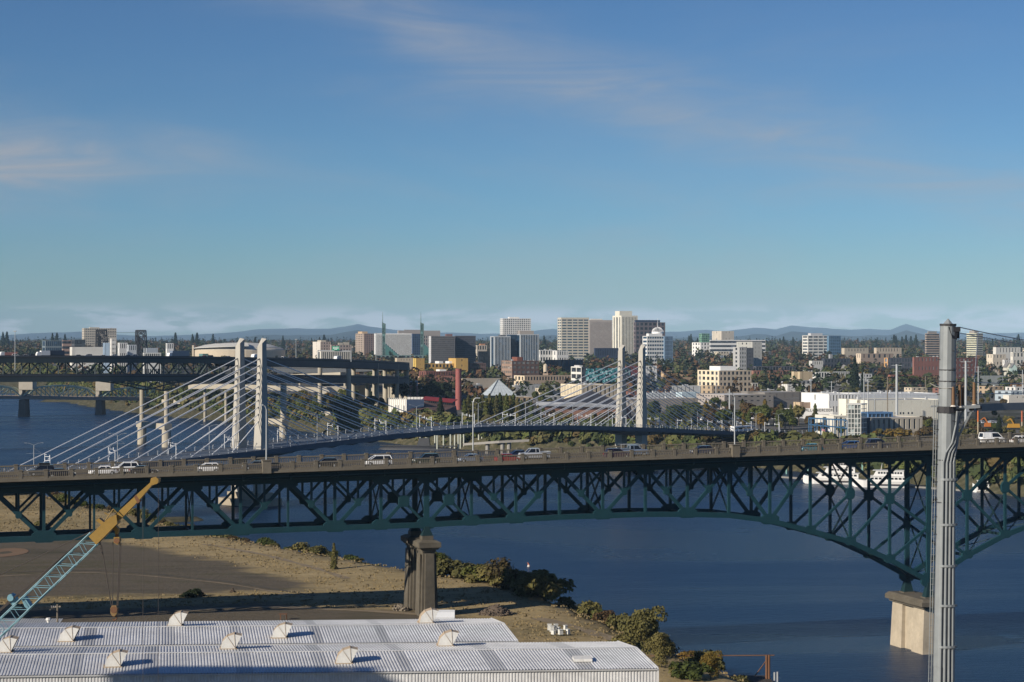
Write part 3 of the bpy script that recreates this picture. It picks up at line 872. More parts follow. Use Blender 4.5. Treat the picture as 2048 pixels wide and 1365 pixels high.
# towers
for tc_, top in ((0.0, 60.6), (SEP, 58.0)):
    for n in (-5.7, 5.7):
        leg = MB(); z1 = dk(tc_); rings = []
        for z, w, dn_, off in ((-1.0, 2.15, 2.0, 0), (z1, 2.0, 1.9, 0), (z1 + 14, 1.6, 1.6, 0.25), (top - 12, 1.2, 1.3, 0.4), (top - 4.2, 1.1, 1.2, 0.42)):
            rings.append([tp(tc_ + off - w, n - dn_, z), tp(tc_ + off + w, n - dn_, z), tp(tc_ + off + w, n + dn_, z), tp(tc_ + off - w, n + dn_, z)])
        w, dn_, off = 1.1, 1.2, 0.42
        rings.append([tp(tc_ + off - w, n - dn_, top - 2.0), tp(tc_ + off + w, n - dn_, top - 0.4), tp(tc_ + off + w, n + dn_, top), tp(tc_ + off - w, n + dn_, top - 3.2)])
        leg.loft(rings); lo = leg.build('tower_leg', TOWC, til)
        # stay anchor boxes up the leg and the stays themselves
        for s in (-1, 1):
            for k in range(10):
                zc = top - 7.5 - k * 2.45
                reach = 103.0 - k * 9.6
                ta = tc_ + s * reach
                nn = n * 1.42
                a = tp(tc_ + 0.4 + s * 1.05, n, zc); b = tp(ta, nn, dk(ta) + 0.25)
                mb = MB(); mb.cyl(a, b, 0.17, n=6, caps=False); mb.build('stay_cable', CABLE, til)
                mb = MB(); mb.beam(a, a + (b - a).normalized() * 1.5, 0.42, 0.42); mb.build('anchor', TOWC, lo)
                mb = MB(); mb.cyl(b, b + (a - b).normalized() * 1.8, 0.22, n=6); mb.build('stay_socket', STEELW, til)
    # pile cap in the water
    mb = MB(); poly = []
    for a in np.linspace(0, 2 * math.pi, 13)[:-1]:
        p = tp(tc_ + 7.0 * math.copysign(min(1, abs(math.cos(a)) * 1.25), math.cos(a)), 12.0 * math.copysign(min(1, abs(math.sin(a)) * 1.2), math.sin(a)), 0); poly.append((p.x, p.y))
    mb.prism(poly, -2.0, 2.4); p2 = []
    for a, b in ((-3.2, -8.6), (3.2, -8.6), (3.2, 8.6), (-3.2, 8.6)):
        p = tp(tc_ + a, b, 0); p2.append((p.x, p.y))
    mb.prism(p2, 2.401, 4.6); mb.build('pile_cap', mat('cap_concrete', (0.36, 0.31, 0.23), 0.9, var=0.25, scale=0.2), til)
# approach piers
for t in (-118, 356):
    mb = MB()
    for n in (-5, 5):
        c = tp(t, n, 0); mb.cyl((c.x, c.y, -2), (c.x, c.y, dk(t) - 1.5), 1.3, n=14)
    mb.build('approach_pier', TOWC, til)
# contact-wire masts and lamp masts standing on the deck
CAT = thing('catenary_mast', 'x', 'mast'); mb = MB(); mb.cyl((0, 0, 0), (0, 0, 5.4), 0.16, 0.13, 6); mb.build('pole', STEELW, CAT)
mb = MB(); mb.beam((0, 0, 4.4), (0, 2.6, 4.4), 0.14, 0.14); mb.beam((0, 0, 5.1), (0, 1.0, 5.1), 0.10, 0.10); mb.beam((0, 2.6, 4.0), (0, 2.6, 5.0), 0.26, 0.26); mb.build('bracket', STEELW, CAT)
first = True
for q, t in enumerate(np.arange(-96, 380, 27.0)):
    for s in (-1, 1):
        o = CAT if first else copy_tree(CAT)
        first = False
        tt_ = t + (9 if s > 0 else 0)
        o.location = tp(tt_, -7.0 * s * -1, dk(tt_)) if s > 0 else tp(tt_, -7.0, dk(tt_))
        o.rotation_euler = (0, 0, ADIR + (math.pi if s > 0 else 0))
        ORD = 'first second third fourth fifth sixth seventh eighth ninth tenth eleventh twelfth thirteenth fourteenth fifteenth sixteenth seventeenth eighteenth nineteenth'.split()
        tag(o, '%s white tram wire mast from the left along the %s edge of the cable-stayed bridge' % (ORD[q], 'far' if s > 0 else 'near'), 'mast', 'white tram wire masts on the cable-stayed bridge')
LMP = thing('street_lamp', 'x', 'street lamp'); mb = MB(); mb.cyl((0, 0, 0), (0, 0, 9.4), 0.15, 0.10, 6); mb.build('pole', GALV, LMP)
for s in (-1, 1):
    mb = MB(); mb.beam((0, 0, 9.3), (s * 1.4, 0, 9.9), 0.11, 0.11); mb.beam((s * 1.4, 0, 9.9), (s * 2.6, 0, 10.0), 0.10, 0.10); mb.build('arm', GALV, LMP)
    mb = MB(); mb.box(s * 2.6 - 0.4, s * 2.6 + 0.4, -.16, .16, 9.95, 10.12); mb.build('lamp_head', GALV, LMP)
mb = MB(); mb.beam((-2.4, 0, 6.6), (2.4, 0, 6.6), 0.07, 0.07); mb.beam((0, 0, 8.4), (2.4, 0, 6.6), 0.05, 0.05); mb.build('cross_arm', GALV, LMP)
lamps = [(-97, 'first twin lamp at the left picture edge'), (-62, 'twin lamp left of the near tower'), (-20, 'twin lamp just left of the near tower'), (35, 'twin lamp in front of the viaduct columns'), (92, 'twin lamp in front of the white hall gable'),
         (131, 'twin lamp in front of the dark conifer'), (163, 'twin lamp in front of the poplars'), (197, 'twin lamp beside the glass pyramid'), (224, 'twin lamp before the brick building'), (262, 'twin lamp right of the far tower'), (298, 'twin lamp before the street trees'), (330, 'twin lamp before the grey warehouse'), (352, 'twin lamp near the right end of the bridge'), (374, 'last twin lamp at the right end of the bridge')]
for q, (t, lab) in enumerate(lamps):
    o = LMP if q == 0 else copy_tree(LMP)
    o.location = tp(t, 0, dk(t)); o.rotation_euler = (0, 0, ADIR - 0.6)
    tag(o, 'tall grey ' + lab, 'street lamp', 'twin lamps along the cable-stayed bridge')
# ================================================================ double-deck freeway bridge on the left
MQ = mat('freeway_steel', (0.060, 0.078, 0.078), 0.6, var=0.15)
MQC = mat('freeway_concrete', (0.40, 0.36, 0.285), 0.88, var=0.2, scale=0.12)
MQB = mat('freeway_beam', (0.085, 0.09, 0.095), 0.85, var=0.15, scale=0.1)
def catmull(pts, n):
    out = []; P_ = [pts[0]] + list(pts) + [pts[-1]]
    for i in range(1, len(P_) - 2):
        p0, p1, p2, p3 = [np.array(q, float) for q in P_[i - 1:i + 3]]
        for k in range(n):
            t = k / n
            out.append(0.5 * ((2 * p1) + (-p0 + p2) * t + (2 * p0 - 5 * p1 + 4 * p2 - p3) * t * t + (-p0 + 3 * p1 - 3 * p2 + p3) * t ** 3))
    out.append(np.array(pts[-1], float)); return np.array(out)
MP = catmull([(-480, 930, 51.5), (-390, 1000, 51.5), (-289, 1064, 51.0), (-204, 1124, 50.2), (-149, 1205, 48.6), (-116, 1287, 46.9), (-94, 1380, 44.6), (-86, 1460, 43), (-96, 1560, 41), (-130, 1700, 38), (-190, 1900, 34), (-260, 2200, 31)], 14)
seg = np.hypot(np.diff(MP[:, 0]), np.diff(MP[:, 1])); MS = np.concatenate([[0], np.cumsum(seg)])
def mq(s, n, dz):
    """station along, n to the far side, height above the upper deck"""
    x = np.interp(s, MS, MP[:, 0]); y = np.interp(s, MS, MP[:, 1]); z = np.interp(s, MS, MP[:, 2])
    e = 3.0; tx = np.interp(s + e, MS, MP[:, 0]) - np.interp(s - e, MS, MP[:, 0]); ty = np.interp(s + e, MS, MP[:, 1]) - np.interp(s - e, MS, MP[:, 1])
    l = math.hypot(tx, ty) or 1; tx /= l; ty /= l
    return Vector((x - ty * n, y + tx * n, z + dz))
def s_at(x, y):
    return float(MS[np.argmin(np.hypot(MP[:, 0] - x, MP[:, 1] - y))])
mqt = thing('freeway_bridge', 'dark double-deck freeway bridge on tall pale columns at the left', 'bridge', (0, 0, 0))
S_END = MS[-1]; S_TR = s_at(-172, 1168)
def mqstrip(name, n0, n1, z0, z1, m, s0=0.0, s1=None, step=8.0):
    s1 = S_END if s1 is None else s1; mb = MB(); rings = []
    k = max(2, int((s1 - s0) / step))
    for q in range(k + 1):
        s = s0 + (s1 - s0) * q / k
        rings.append([mq(s, n0, z0), mq(s, n1, z0), mq(s, n1, z1), mq(s, n0, z1)])
    mb.loft(rings); return mb.build(name, m, mqt)
W2 = 9.5
mqstrip('upper_deck', -W2, W2, -0.6, 0.0, ROAD); mqstrip('lower_deck', -W2, W2, -10.9, -10.2, ROAD)
for n in (-W2, W2):
    a, b = (n, n + 0.4) if n < 0 else (n - 0.4, n)
    mqstrip('parapet', a, b, 0.0, 1.0, MQB); mqstrip('parapet', a, b, -10.2, -9.3, MQB)
    mqstrip('edge_girder', a - 0.1, b + 0.1, -3.0, -0.61, MQ, 0, S_TR); mqstrip('edge_girder', a - 0.1, b + 0.1, -13.4, -10.95, MQ, 0, S_TR)
    mqstrip('edge_girder', a - 0.1, b + 0.1, -4.6, -0.61, MQB, S_TR); mqstrip('edge_girder', a - 0.1, b + 0.1, -14.6, -10.95, MQB, S_TR)
mqstrip('soffit', -W2 + 0.5, W2 - 0.5, -3.6, -3.2, MQB, S_TR); mqstrip('soffit', -W2 + 0.5, W2 - 0.5, -14.0, -13.6, MQB, S_TR)
PN = 10.3; SA = s_at(-204, 1124); k_lo = -int((SA - 12) / PN); k_hi = int((S_TR - SA) / PN) + 1
for n in (-W2 + 0.6, W2 - 0.6):
    for k in range(k_lo, k_hi + 1):
        s = SA + PN * k
        mb = MB(); mb.beam(mq(s, n, -12.3), mq(s, n, -2.0), 0.75, 0.55); mb.build('vertical', MQ, mqt)
        if k < k_hi:
            s2 = s + PN
            za, zb_ = (-12.3, -2.0) if k % 2 == 0 else (-2.0, -12.3)
            mb = MB(); mb.beam(mq(s, n, za), mq(s2, n, zb_), 0.95, 0.6); mb.build('diagonal', MQ, mqt)
        mb = MB(); zg = -12.2 if k % 2 == 0 else -2.2
        mb.beam(mq(s - 1.6, n, zg), mq(s + 1.6, n, zg), 0.9, 2.2); mb.build('gusset', MQ, mqt)
    # haunch over the river column
    for k, dz in ((-3, -13.4), (-2, -14.6), (-1, -16.6), (0, -18.6), (1, -16.6), (2, -14.6), (3, -13.4)):
        s = SA + PN * k
        if abs(k) < 3:
            mb = MB(); mb.beam(mq(s, n, dz), mq(s, n, -13.0), 0.5, 0.45); mb.build('vertical', MQ, mqt)
            mb = MB(); mb.beam(mq(s, n, dz), mq(s + PN * (1 if k < 0 else -1 if k > 0 else 1), n, -13.0), 0.45, 0.4); mb.build('diagonal', MQ, mqt)
    for k, a, b in ((-3, -13.4, -14.6), (-2, -14.6, -16.6), (-1, -16.6, -18.6), (0, -18.6, -16.6), (1, -16.6, -14.6), (2, -14.6, -13.4)):
        mb = MB(); mb.beam(mq(SA + PN * k, n, a), mq(SA + PN * (k + 1), n, b), 0.8, 0.7); mb.build('haunch_chord', MQ, mqt)
def bent(lx, ld, rx_, rd, ztop, zcross, r_up, r_lo, zbase=-2):
    for x, d in ((lx, ld), (rx_, rd)):
        X_ = PX(x, d); mb = MB()
        mb.cyl((X_, d, zcross), (X_, d, ztop), r_up, r_up, 14); mb.cyl((X_, d, zbase), (X_, d, zcross), r_lo * 1.05, r_lo, 16); mb.build('column', MQC, mqt)
    mb = MB(); a = Vector((PX(lx, ld), ld, zcross - 0.4)); b = Vector((PX(rx_, rd), rd, zcross - 0.4)); e = (b - a).normalized()
    mb.beam(a - e * 3.2, b + e * 2.6, 4.6, 3.2); mb.build('cross_beam', MQC, mqt)
bent(284, 1139, 333, 1108, 31.5, 12.0, 1.35, 2.55)
bent(519, 1235, 567, 1208, 33.5, 10.5, 1.9, 2.5)
bent(640, 1312, 697, 1272, 42.0, 12.0, 1.5, 2.1)
for s, zt_ in ((s_at(-116, 1287) + 62, -4.6), (s_at(-116, 1287) + 120, -4.6), (s_at(-116, 1287) + 175, -4.6), (s_at(-116, 1287) + 240, -4.6)):
    for n in (-8.2, 8.2):
        p = mq(s, n, 0); mb = MB(); mb.cyl((p.x, p.y, 6), (p.x, p.y, p.z - 0.7), 1.45, n=14); mb.build('column', MQC, mqt)
    for n in (-3.0, 3.5):
        p = mq(s + 18, n, 0); mb = MB(); mb.cyl((p.x, p.y, 6), (p.x, p.y, p.z - 14), 1.5, n=12); mb.build('column', MQC, mqt)
# lamp masts and the road-sign gantry on the upper deck
for x, d, yt_, lab in ((30, 1030, 664, 'thin tall lamp mast at the left edge of the freeway bridge'), (592, 1235, 680, 'tall square-headed mast on the freeway bridge right of the pale towers'), (752, 1390, 668, 'thin lamp mast on the freeway bridge before the brown hotel')):
    L = thing('lamp_mast', lab, 'street lamp', (PX(x, d), d, 44), 0, 'lamp masts on the freeway bridge')
    zt_ = PZ(yt_, d); mb = MB(); mb.cyl((0, 0, 0), (0, 0, zt_ - 44), 0.22, 0.16, 6); mb.build('pole', GALV, L)
    mb = MB(); mb.box(-0.7, 0.7, -.4, .4, zt_ - 44, zt_ - 43.5); mb.build('lamp_head', GALV, L)
d = 1283
sg = thing('sign_gantry', 'steel sign gantry over the freeway deck with one green direction sign', 'road sign', P(670, 723, d))
def sgl(name, m, fn):
    mb = MB(); fn(mb); o = mb.build(name, m, sg); o.location = -Vector(sg.location); return o
sgl('frame', GALV, lambda mb: [mb.beam(P(636, 723, d), P(636, 701, d), 0.5, 0.5), mb.beam(P(702, 724, d), P(702, 702, d), 0.5, 0.5), mb.beam(P(636, 701.5, d), P(702, 702.5, d), 0.5, 0.6)])
sb = sgl('sign_board', flat('sign_green', (0.01, 0.30, 0.17)), lambda mb: mb.box(PX(665, d), PX(679, d), d - 1.6, d - 1.3, PZ(701, d), PZ(693, d)))
mb = MB()
for row in range(3):
    for q in range(4 if row < 2 else 2):
        x = 666.5 + q * 2.9 + (2.8 if row == 2 else 0); mb.box(PX(x, d), PX(x + 2.2, d), d - 1.66, d - 1.601, PZ(695.6 + row * 2.2, d), PZ(694.4 + row * 2.2, d))
o = mb.build('lettering', flat('sign_white', (0.8, 0.8, 0.8)), sb); o.location = (0, 0, 0)

# ---------------------------------------------------------------- green truss bridge beyond it
HG = mat('pale_green_steel', (0.42, 0.52, 0.43), 0.6, var=0.12)
HC = mat('bridge_concrete', (0.42, 0.38, 0.31), 0.9, var=0.15)
HD = mat('deck_edge_tan', (0.34, 0.27, 0.22), 0.85, var=0.15)
haw = thing('truss_bridge', 'low pale green arched truss bridge with concrete counterweights far on the left', 'bridge', (0, 0, 0))
def hp(x, y, n=0.0):
    d = 1560 + (x - 50) * 0.30 + n
    return Vector((PX(x, d - n) , d, PZ(y, d - n)))
mb = MB(); mb.loft([[hp(x, 799 + (x - 50) * 0.013, 0), hp(x, 799 + (x - 50) * 0.013, 22), hp(x, 792.5 + (x - 50) * 0.013, 22), hp(x, 792.5 + (x - 50) * 0.013, 0)] for x in (-160, 0, 130, 260, 410)]); mb.build('deck', HD, haw)
for (xa, xb, npan, rise) in ((-108, 40, 8, 20), (46, 190, 8, 21), (200, 345, 8, 19)):
    for n in (0.5, 15):
        top = []
        for k in range(npan + 1):
            x = xa + (xb - xa) * k / npan; q = 1 - (2 * k / npan - 1) ** 2
            yb = 792 + (x - 50) * 0.013; top.append((x, yb, yb - (rise * (0.52 + 0.48 * q) if 0 < k < npan else 0)))
        for k in range(npan):
            x0, b0, t0_ = top[k]; x1, b1, t1_ = top[k + 1]
            mb = MB(); mb.beam(hp(x0, t0_, n), hp(x1, t1_, n), 1.1, 0.9); mb.build('top_chord', HG, haw)
            if 0 < k:
                mb = MB(); mb.beam(hp(x0, b0, n), hp(x0, t0_, n), 0.7, 0.6); mb.build('vertical', HG, haw)
                if k < npan - 0:
                    up = k < npan / 2
                    if k < npan - 1:
                        mb = MB(); mb.beam(hp(x0, t0_ if up else b0, n), hp(x1, b1 if up else t1_, n), 0.65, 0.55); mb.build('diagonal', HG, haw)
for xa, xb, yt_, yb in ((36, 70, 764.5, 779.5), (190, 225, 762.5, 781.5)):
    mb = MB(); a = hp(xa, yt_, 2); b = hp(xb, yb, 2); mb.box(a.x, b.x, a.y, a.y + 14, b.z, a.z); c = hp(xa, 793, 2); mb.box(a.x, a.x + (b.x - a.x) * 0.24, a.y + .5, a.y + 12, c.z, b.z - 0.01); mb.build('counterweight', HC, haw)
for xa, xb in ((36, 50), (190, 203), (-104, -90)):
    a = hp(xa, 800, 3); b = hp(xb, 800, 3); mb = MB(); mb.frustum((a.x - 0.6, b.x + 0.6, a.y - 1, a.y + 16, -2), (a.x, b.x, a.y, a.y + 15, a.z)); mb.build('pier', mat('dark_pier', (0.20, 0.16, 0.13), 0.9, var=0.25), haw)
# black lift-bridge towers farther upriver
BLK = mat('black_steel', (0.025, 0.026, 0.030), 0.6)
stb = thing('lift_bridge', 'far black steel lift bridge, two lattice towers rising above the freeway deck', 'bridge', (0, 0, 0))
for xa, xb, yt_ in ((193, 209, 660), (272, 288, 661)):
    d = 2450; X0, X1 = PX(xa, d), PX(xb, d); zt_ = PZ(yt_, d); mb = MB()
    for k in range(9):
        z0_, z1_ = 8 + (zt_ - 8) * k / 9, 8 + (zt_ - 8) * (k + 1) / 9
        e0, e1 = 2.2 * (1 - k / 9), 2.2 * (1 - (k + 1) / 9)
        for yy in (d, d + 12):
            mb.beam((X0 - e0, yy, z0_), (X0 - e1, yy, z1_), 1.7, 1.7); mb.beam((X1 + e0 * 2, yy, z0_), (X1 + e1 * 2, yy, z1_), 1.4, 1.4)
            mb.beam((X0, yy, z0_), (X1, yy, z1_), 0.9, 0.9); mb.beam((X1, yy, z0_), (X0, yy, z1_), 0.9, 0.9); mb.beam((X0, yy, z1_), (X1, yy, z1_), 0.9, 0.9)
    mb.box(X0 - 0.5, X1 + 0.5, d - 1, d + 13, zt_ - 1.5, zt_); mb.box(X0 + 1.5, X0 + 4.2, d + 2, d + 9, 20, zt_ - 8); mb.build('tower', BLK, stb)
mb = MB(); mb.box(PX(120, 2450), PX(360, 2450), 2450, 2462, 22, 24.5); mb.build('deck', BLK, stb)
mb = MB(); mb.beam(P(205, 666, 2452), P(275, 665, 2452), 0.35, 0.35); mb.build('cable', BLK, stb)

# ---------------------------------------------------------------- pale viaducts and ramps of the east bank
def viaduct(name, label, pts, hw, thick, cols, m=MQC, wall=None):
    v = thing(name, label, 'viaduct', (0, 0, 0)); P3 = [Vector(P(*q)) for q in pts]; mb = MB(); rings = []
    for i, p in enumerate(P3):
        a = P3[max(0, i - 1)]; b = P3[min(len(P3) - 1, i + 1)]; t = (b - a); t.z = 0; t.normalize(); n = Vector((-t.y, t.x, 0)) * hw
        rings.append([p - n - Vector((0, 0, thick)), p + n - Vector((0, 0, thick)), p + n, p - n])
    mb.loft(rings); mb.build('deck', m, v)
    mb = MB(); mb.loft([[r[3] + (r[2] - r[3]) * 0.02 + Vector((0, 0, 0.002)), r[3] + (r[2] - r[3]) * 0.06 + Vector((0, 0, 0.002)), r[3] + (r[2] - r[3]) * 0.06 + Vector((0, 0, 0.9)), r[3] + (r[2] - r[3]) * 0.02 + Vector((0, 0, 0.9))] for r in rings]); mb.build('parapet', m, v)
    for x, d in cols:
        zz = float(np.interp(x, [q[0] for q in pts], [PZ(q[1], q[2]) for q in pts])); mb = MB(); X_ = PX(x, d)
        mb.cyl((X_, d, gz(X_, d) - 1), (X_, d, zz - thick), 1.1, n=10); mb.build('column', m, v)
    return v
viaduct('viaduct', 'pale ramp viaduct crossing behind the near tower of the cable-stayed bridge', [(385, 771, 1470), (470, 771, 1450), (560, 774, 1430), (650, 778, 1420), (720, 783, 1430)], 5, 2.6, [(410, 1466), (452, 1452), (632, 1424), (700, 1428)])
viaduct('viaduct', 'low pale ramp meeting the green truss bridge at the left bank', [(335, 801, 1590), (405, 804, 1560), (470, 806, 1560)], 6, 2.2, [(345, 1590), (402, 1562)])
viaduct('viaduct', 'upper pale ramp seen between the freeway decks', [(590, 751, 1640), (680, 747, 1600), (760, 757, 1650)], 5, 2.2, [(600, 1642), (690, 1604), (745, 1645)])
viaduct('viaduct', 'dark grey street overpass at the right edge behind the steel pole', [(1930, 812, 1180), (1990, 809, 1200), (2110, 806, 1230)], 6, 3.4, [(1955, 1190), (2060, 1222)], mat('overpass_grey', (0.13, 0.14, 0.16), 0.85))
viaduct('boardwalk', 'pale waterside walkway on posts behind the silver pickup', [(930, 890, 1050), (1000, 885, 1040), (1058, 882, 1040)], 2.2, 0.35, [(975, 1044), (1005, 1040), (1018, 1040)], mat('walk_pale', (0.28, 0.265, 0.24)))
ab = thing('abutment', 'pale sloped concrete abutment under the freeway decks', 'abutment', P(660, 815, 1390)); mb = MB(); d = 1390
c = [Vector(P(642, 774, d)), Vector(P(642, 812, d)), Vector(P(686, 818, d + 4)), Vector(P(680, 816, d + 2)), Vector(P(652, 776, d))]
pts = [P(642, 774, d), P(652, 775, d), P(688, 818, d), P(642, 818, d)]
b2 = [(p[0] + 9, p[1] + 26, p[2]) for p in pts]
mb.add(pts + b2, [(0, 3, 2, 1), (4, 5, 6, 7), (0, 1, 5, 4), (1, 2, 6, 5), (2, 3, 7, 6), (3, 0, 4, 7)]); mb.build('wing_wall', mat('abutment_sunlit', (0.52, 0.48, 0.40), 0.9), ab).location = -Vector(ab.location)  # wing wall's sunlight is put into its paler concrete colour
mb = MB(); pts = [P(652.5, 774.5, d + 8), P(700, 772, d + 8), P(700, 816, d + 8), P(688.5, 817, d + 8)]; b2 = [(p[0] + 9, p[1] + 26, p[2]) for p in pts]
mb.add(pts + b2, [(0, 3, 2, 1), (4, 5, 6, 7), (0, 1, 5, 4), (1, 2, 6, 5), (2, 3, 7, 6), (3, 0, 4, 7)]); mb.build('back_wall', MQC, ab).location = -Vector(ab.location)
# ================================================================ buildings of the far bank
GLD = glass('glass_dark', (0.030, 0.036, 0.045)); GLB = glass('glass_blue', (0.022, 0.052, 0.095), 0.10, 3.0, 0.3); GLG = glass('glass_grey', (0.075, 0.085, 0.095), 0.15)
GLT = glass('glass_teal', (0.065, 0.115, 0.11), 0.12)
ROOFG = mat('roof_grey', (0.33, 0.33, 0.32), 0.9, var=0.25, scale=0.08); ROOFW = mat('roof_white', (0.62, 0.62, 0.60), 0.85, var=0.2, scale=0.08); ROOFD = mat('roof_dark', (0.06, 0.06, 0.065), 0.9, var=0.25, scale=0.08)
UNIT = mat('roof_unit_metal', (0.45, 0.46, 0.46), 0.6, var=0.2)
FOOT = []                                        # footprints, so that trees keep clear
def wallm(c):
    return mat('wall_%d_%d_%d' % tuple(int(v * 100) for v in c), c, 0.88, var=0.13, scale=0.06, fine=0.07, fscale=0.8)

def bld(label, x0, xc, x1, yt, d, wall, nf=4, nbl=3, nbr=6, pw=0.35, sh=0.4, gl=GLD, yaw=20, L=None, name='building', cat='building', roof=ROOFG,
        base=0.0, top=0.9, pent=(), units=0, ind=False, ybot=None, wall_l=None, rec=0.35, group=None, topglass=0, sill=None):
    """corner block seen at pixel column xc; the left face reaches x0, the right face x1; built at distance d with its base on the ground"""
    a = R(yaw); ca, sa = math.cos(a), math.sin(a); Xc = PX(xc, d)
    u1 = (x1 - 1024) / F; u0 = (x0 - 1024) / F
    W = (u1 * d - Xc) / (ca - u1 * sa)
    if L is None:
        den = sa + u0 * ca
        L = min(60.0, (Xc - u0 * d) / den) if (xc - x0 > 0.5 and den > 0.03) else 18.0
    ztop = PZ(yt, d)
    zg = min(gz(Xc, d), gz(Xc + W * ca, d + W * sa), gz(Xc - L * sa, d + L * ca)) - 0.5
    if ybot is not None: zg = min(zg, PZ(ybot, d)) if PZ(ybot, d) < ztop - 2 else zg
    h = ztop - zg
    T = thing(name, label, cat, (Xc, d, zg), a, group)
    wm = wallm(wall) if isinstance(wall, tuple) else wall
    FOOT.append((Xc, d, ca, sa, W, L))
    # glazing core and wall lattice around it
    mb = MB(); mb.box(rec, W - rec, rec, L - rec, 0, h - top)
    plain = pw >= 0.9 and not ind
    core = wm if (ind or plain) else gl
    g = mb.build('wall_core' if (ind or plain) else 'glazing', core, T)
    if not (ind or plain): g['kind'] = 'stuff'
    lat = MB(); fh = (h - base - top) / nf
    def face(o, u, n, w, nb, skip_end):
        o = Vector(o); u = Vector(u); n = Vector(n); bw = w / nb; pwid = max(0.25, bw * pw)
        def slab(s0, s1, z0, z1, pr):
            p = [o + u * s0 + n * pr, o + u * s1 + n * pr, o + u * s1 - n * rec * 1.02, o + u * s0 - n * rec * 1.02]
            if (u.cross(Vector((0, 0, 1)))).dot(n) < 0: p = p[::-1]
            lat.add([(q.x, q.y, z0) for q in p] + [(q.x, q.y, z1) for q in p], [(0, 3, 2, 1), (4, 5, 6, 7), (0, 1, 5, 4), (1, 2, 6, 5), (2, 3, 7, 6), (3, 0, 4, 7)])
        if base > 0.1: slab(0.0, w, 0, base, -0.02)
        if sh > 0:
            for k in range(nf):
                z = base + fh * k
                if topglass and k >= nf - topglass and k != nf - topglass: continue
                slab(0.0, w, z, z + fh * sh, -0.03)
        slab(0.0, w, h - top, h, -0.01)
        if pw > 0:
            for k in range(nb + 1):
                c = bw * k; a0 = max(0, c - pwid / 2); a1 = min(w, c + pwid / 2)
                if k == 0: a0, a1 = 0.001, max(pwid * 0.8, 0.6)
                if k == nb: a0, a1 = w - max(pwid * 0.8, 0.6), w - 0.001
                slab(a0, a1, 0.01, h - 0.01, 0.0)
        if ind:
            k0 = 0
            for f_ in range(nf):
                for k in range(nb):
                    s0 = bw * k + pwid / 2 + 0.02; s1 = bw * (k + 1) - pwid / 2 - 0.02; z0 = base + fh * (f_ + sh) + 0.02; z1 = base + fh * (f_ + 1) - 0.02
                    if f_ == nf - 1: z1 = min(z1, h - top - 0.02)
                    pr = -rec * 0.72; m_ = MB()
                    p = [o + u * s0 + n * pr, o + u * s1 + n * pr, o + u * s1 + n * (pr - 0.06), o + u * s0 + n * (pr - 0.06)]
                    if (u.cross(Vector((0, 0, 1)))).dot(n) < 0: p = p[::-1]
                    m_.add([(q.x, q.y, z0) for q in p] + [(q.x, q.y, z1) for q in p], [(0, 3, 2, 1), (4, 5, 6, 7), (0, 1, 5, 4), (1, 2, 6, 5), (2, 3, 7, 6), (3, 0, 4, 7)])
                    m_.build('window', gl, T)
    face((0, 0, 0), (1, 0, 0), (0, -1, 0), W, nbr, False)
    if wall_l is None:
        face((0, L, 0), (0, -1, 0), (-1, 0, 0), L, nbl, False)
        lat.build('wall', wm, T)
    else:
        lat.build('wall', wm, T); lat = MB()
        face((0, L, 0), (0, -1, 0), (-1, 0, 0), L, nbl, False); lat.build('side_wall', wallm(wall_l) if isinstance(wall_l, tuple) else wall_l, T)  # wall_l gives left faces own colours and painted-in sunlit tones
    mb = MB(); mb.box(rec * 0.5, W - 0.02, L - rec * 0.9, L, 0, h - 0.05); mb.box(W - rec * 0.9, W, 0.35, L - 0.35, 0, h - 0.06); mb.build('back_wall', wm, T)
    mb = MB(); mb.box(rec, W - rec, rec, L - rec, h - top + 0.001, h - 0.45); mb.build('roof', roof, T)
    for (px0, px1, pyt, col) in pent:
        dd = d + L * ca * 0.35
        A = (PX(px0, dd) - PX(xc, d)); B = (PX(px1, dd) - PX(xc, d)); zp = PZ(pyt, dd) - zg
        lx0 = max(0.6, A * ca * 1.0 + 0.35 * L * sa); lx1 = min(W - 0.6, B * ca + 0.35 * L * sa)
        if lx1 - lx0 < 1.5: lx0, lx1 = W * 0.25, W * 0.7
        mb = MB(); mb.box(lx0, lx1, L * 0.25, L * 0.75, h - 0.45, zp); mb.build('penthouse', wallm(col) if isinstance(col, tuple) else col, T)
    rr = random.Random(int(x0 * 7 + d))
    for k in range(units):
        ux, uy = rr.uniform(1.5, max(2, W - 3)), rr.uniform(1.5, max(2, L - 3)); s_ = rr.uniform(1.0, 2.6)
        mb = MB(); mb.box(ux, ux + s_, uy, uy + s_ * 0.8, h - 0.449, h + rr.uniform(0.5, 1.5)); mb.build('roof_unit', UNIT, T)
    T['_dim'] = (W, L, h)
    return T, W, L, h

CREAM = (0.58, 0.52, 0.40); WHITE = (0.72, 0.71, 0.68); BEIGE = (0.47, 0.42, 0.34); TAUPE = (0.30, 0.275, 0.25); BRICK = (0.20, 0.075, 0.05); BROWN = (0.20, 0.145, 0.115); GREY = (0.30, 0.305, 0.31); DGREY = (0.10, 0.105, 0.12); NAVY = (0.035, 0.05, 0.09)
MUST = (0.50, 0.32, 0.10); PINKB = (0.33, 0.16, 0.12); IVORY = (0.66, 0.58, 0.42); TAN = (0.50, 0.36, 0.22)

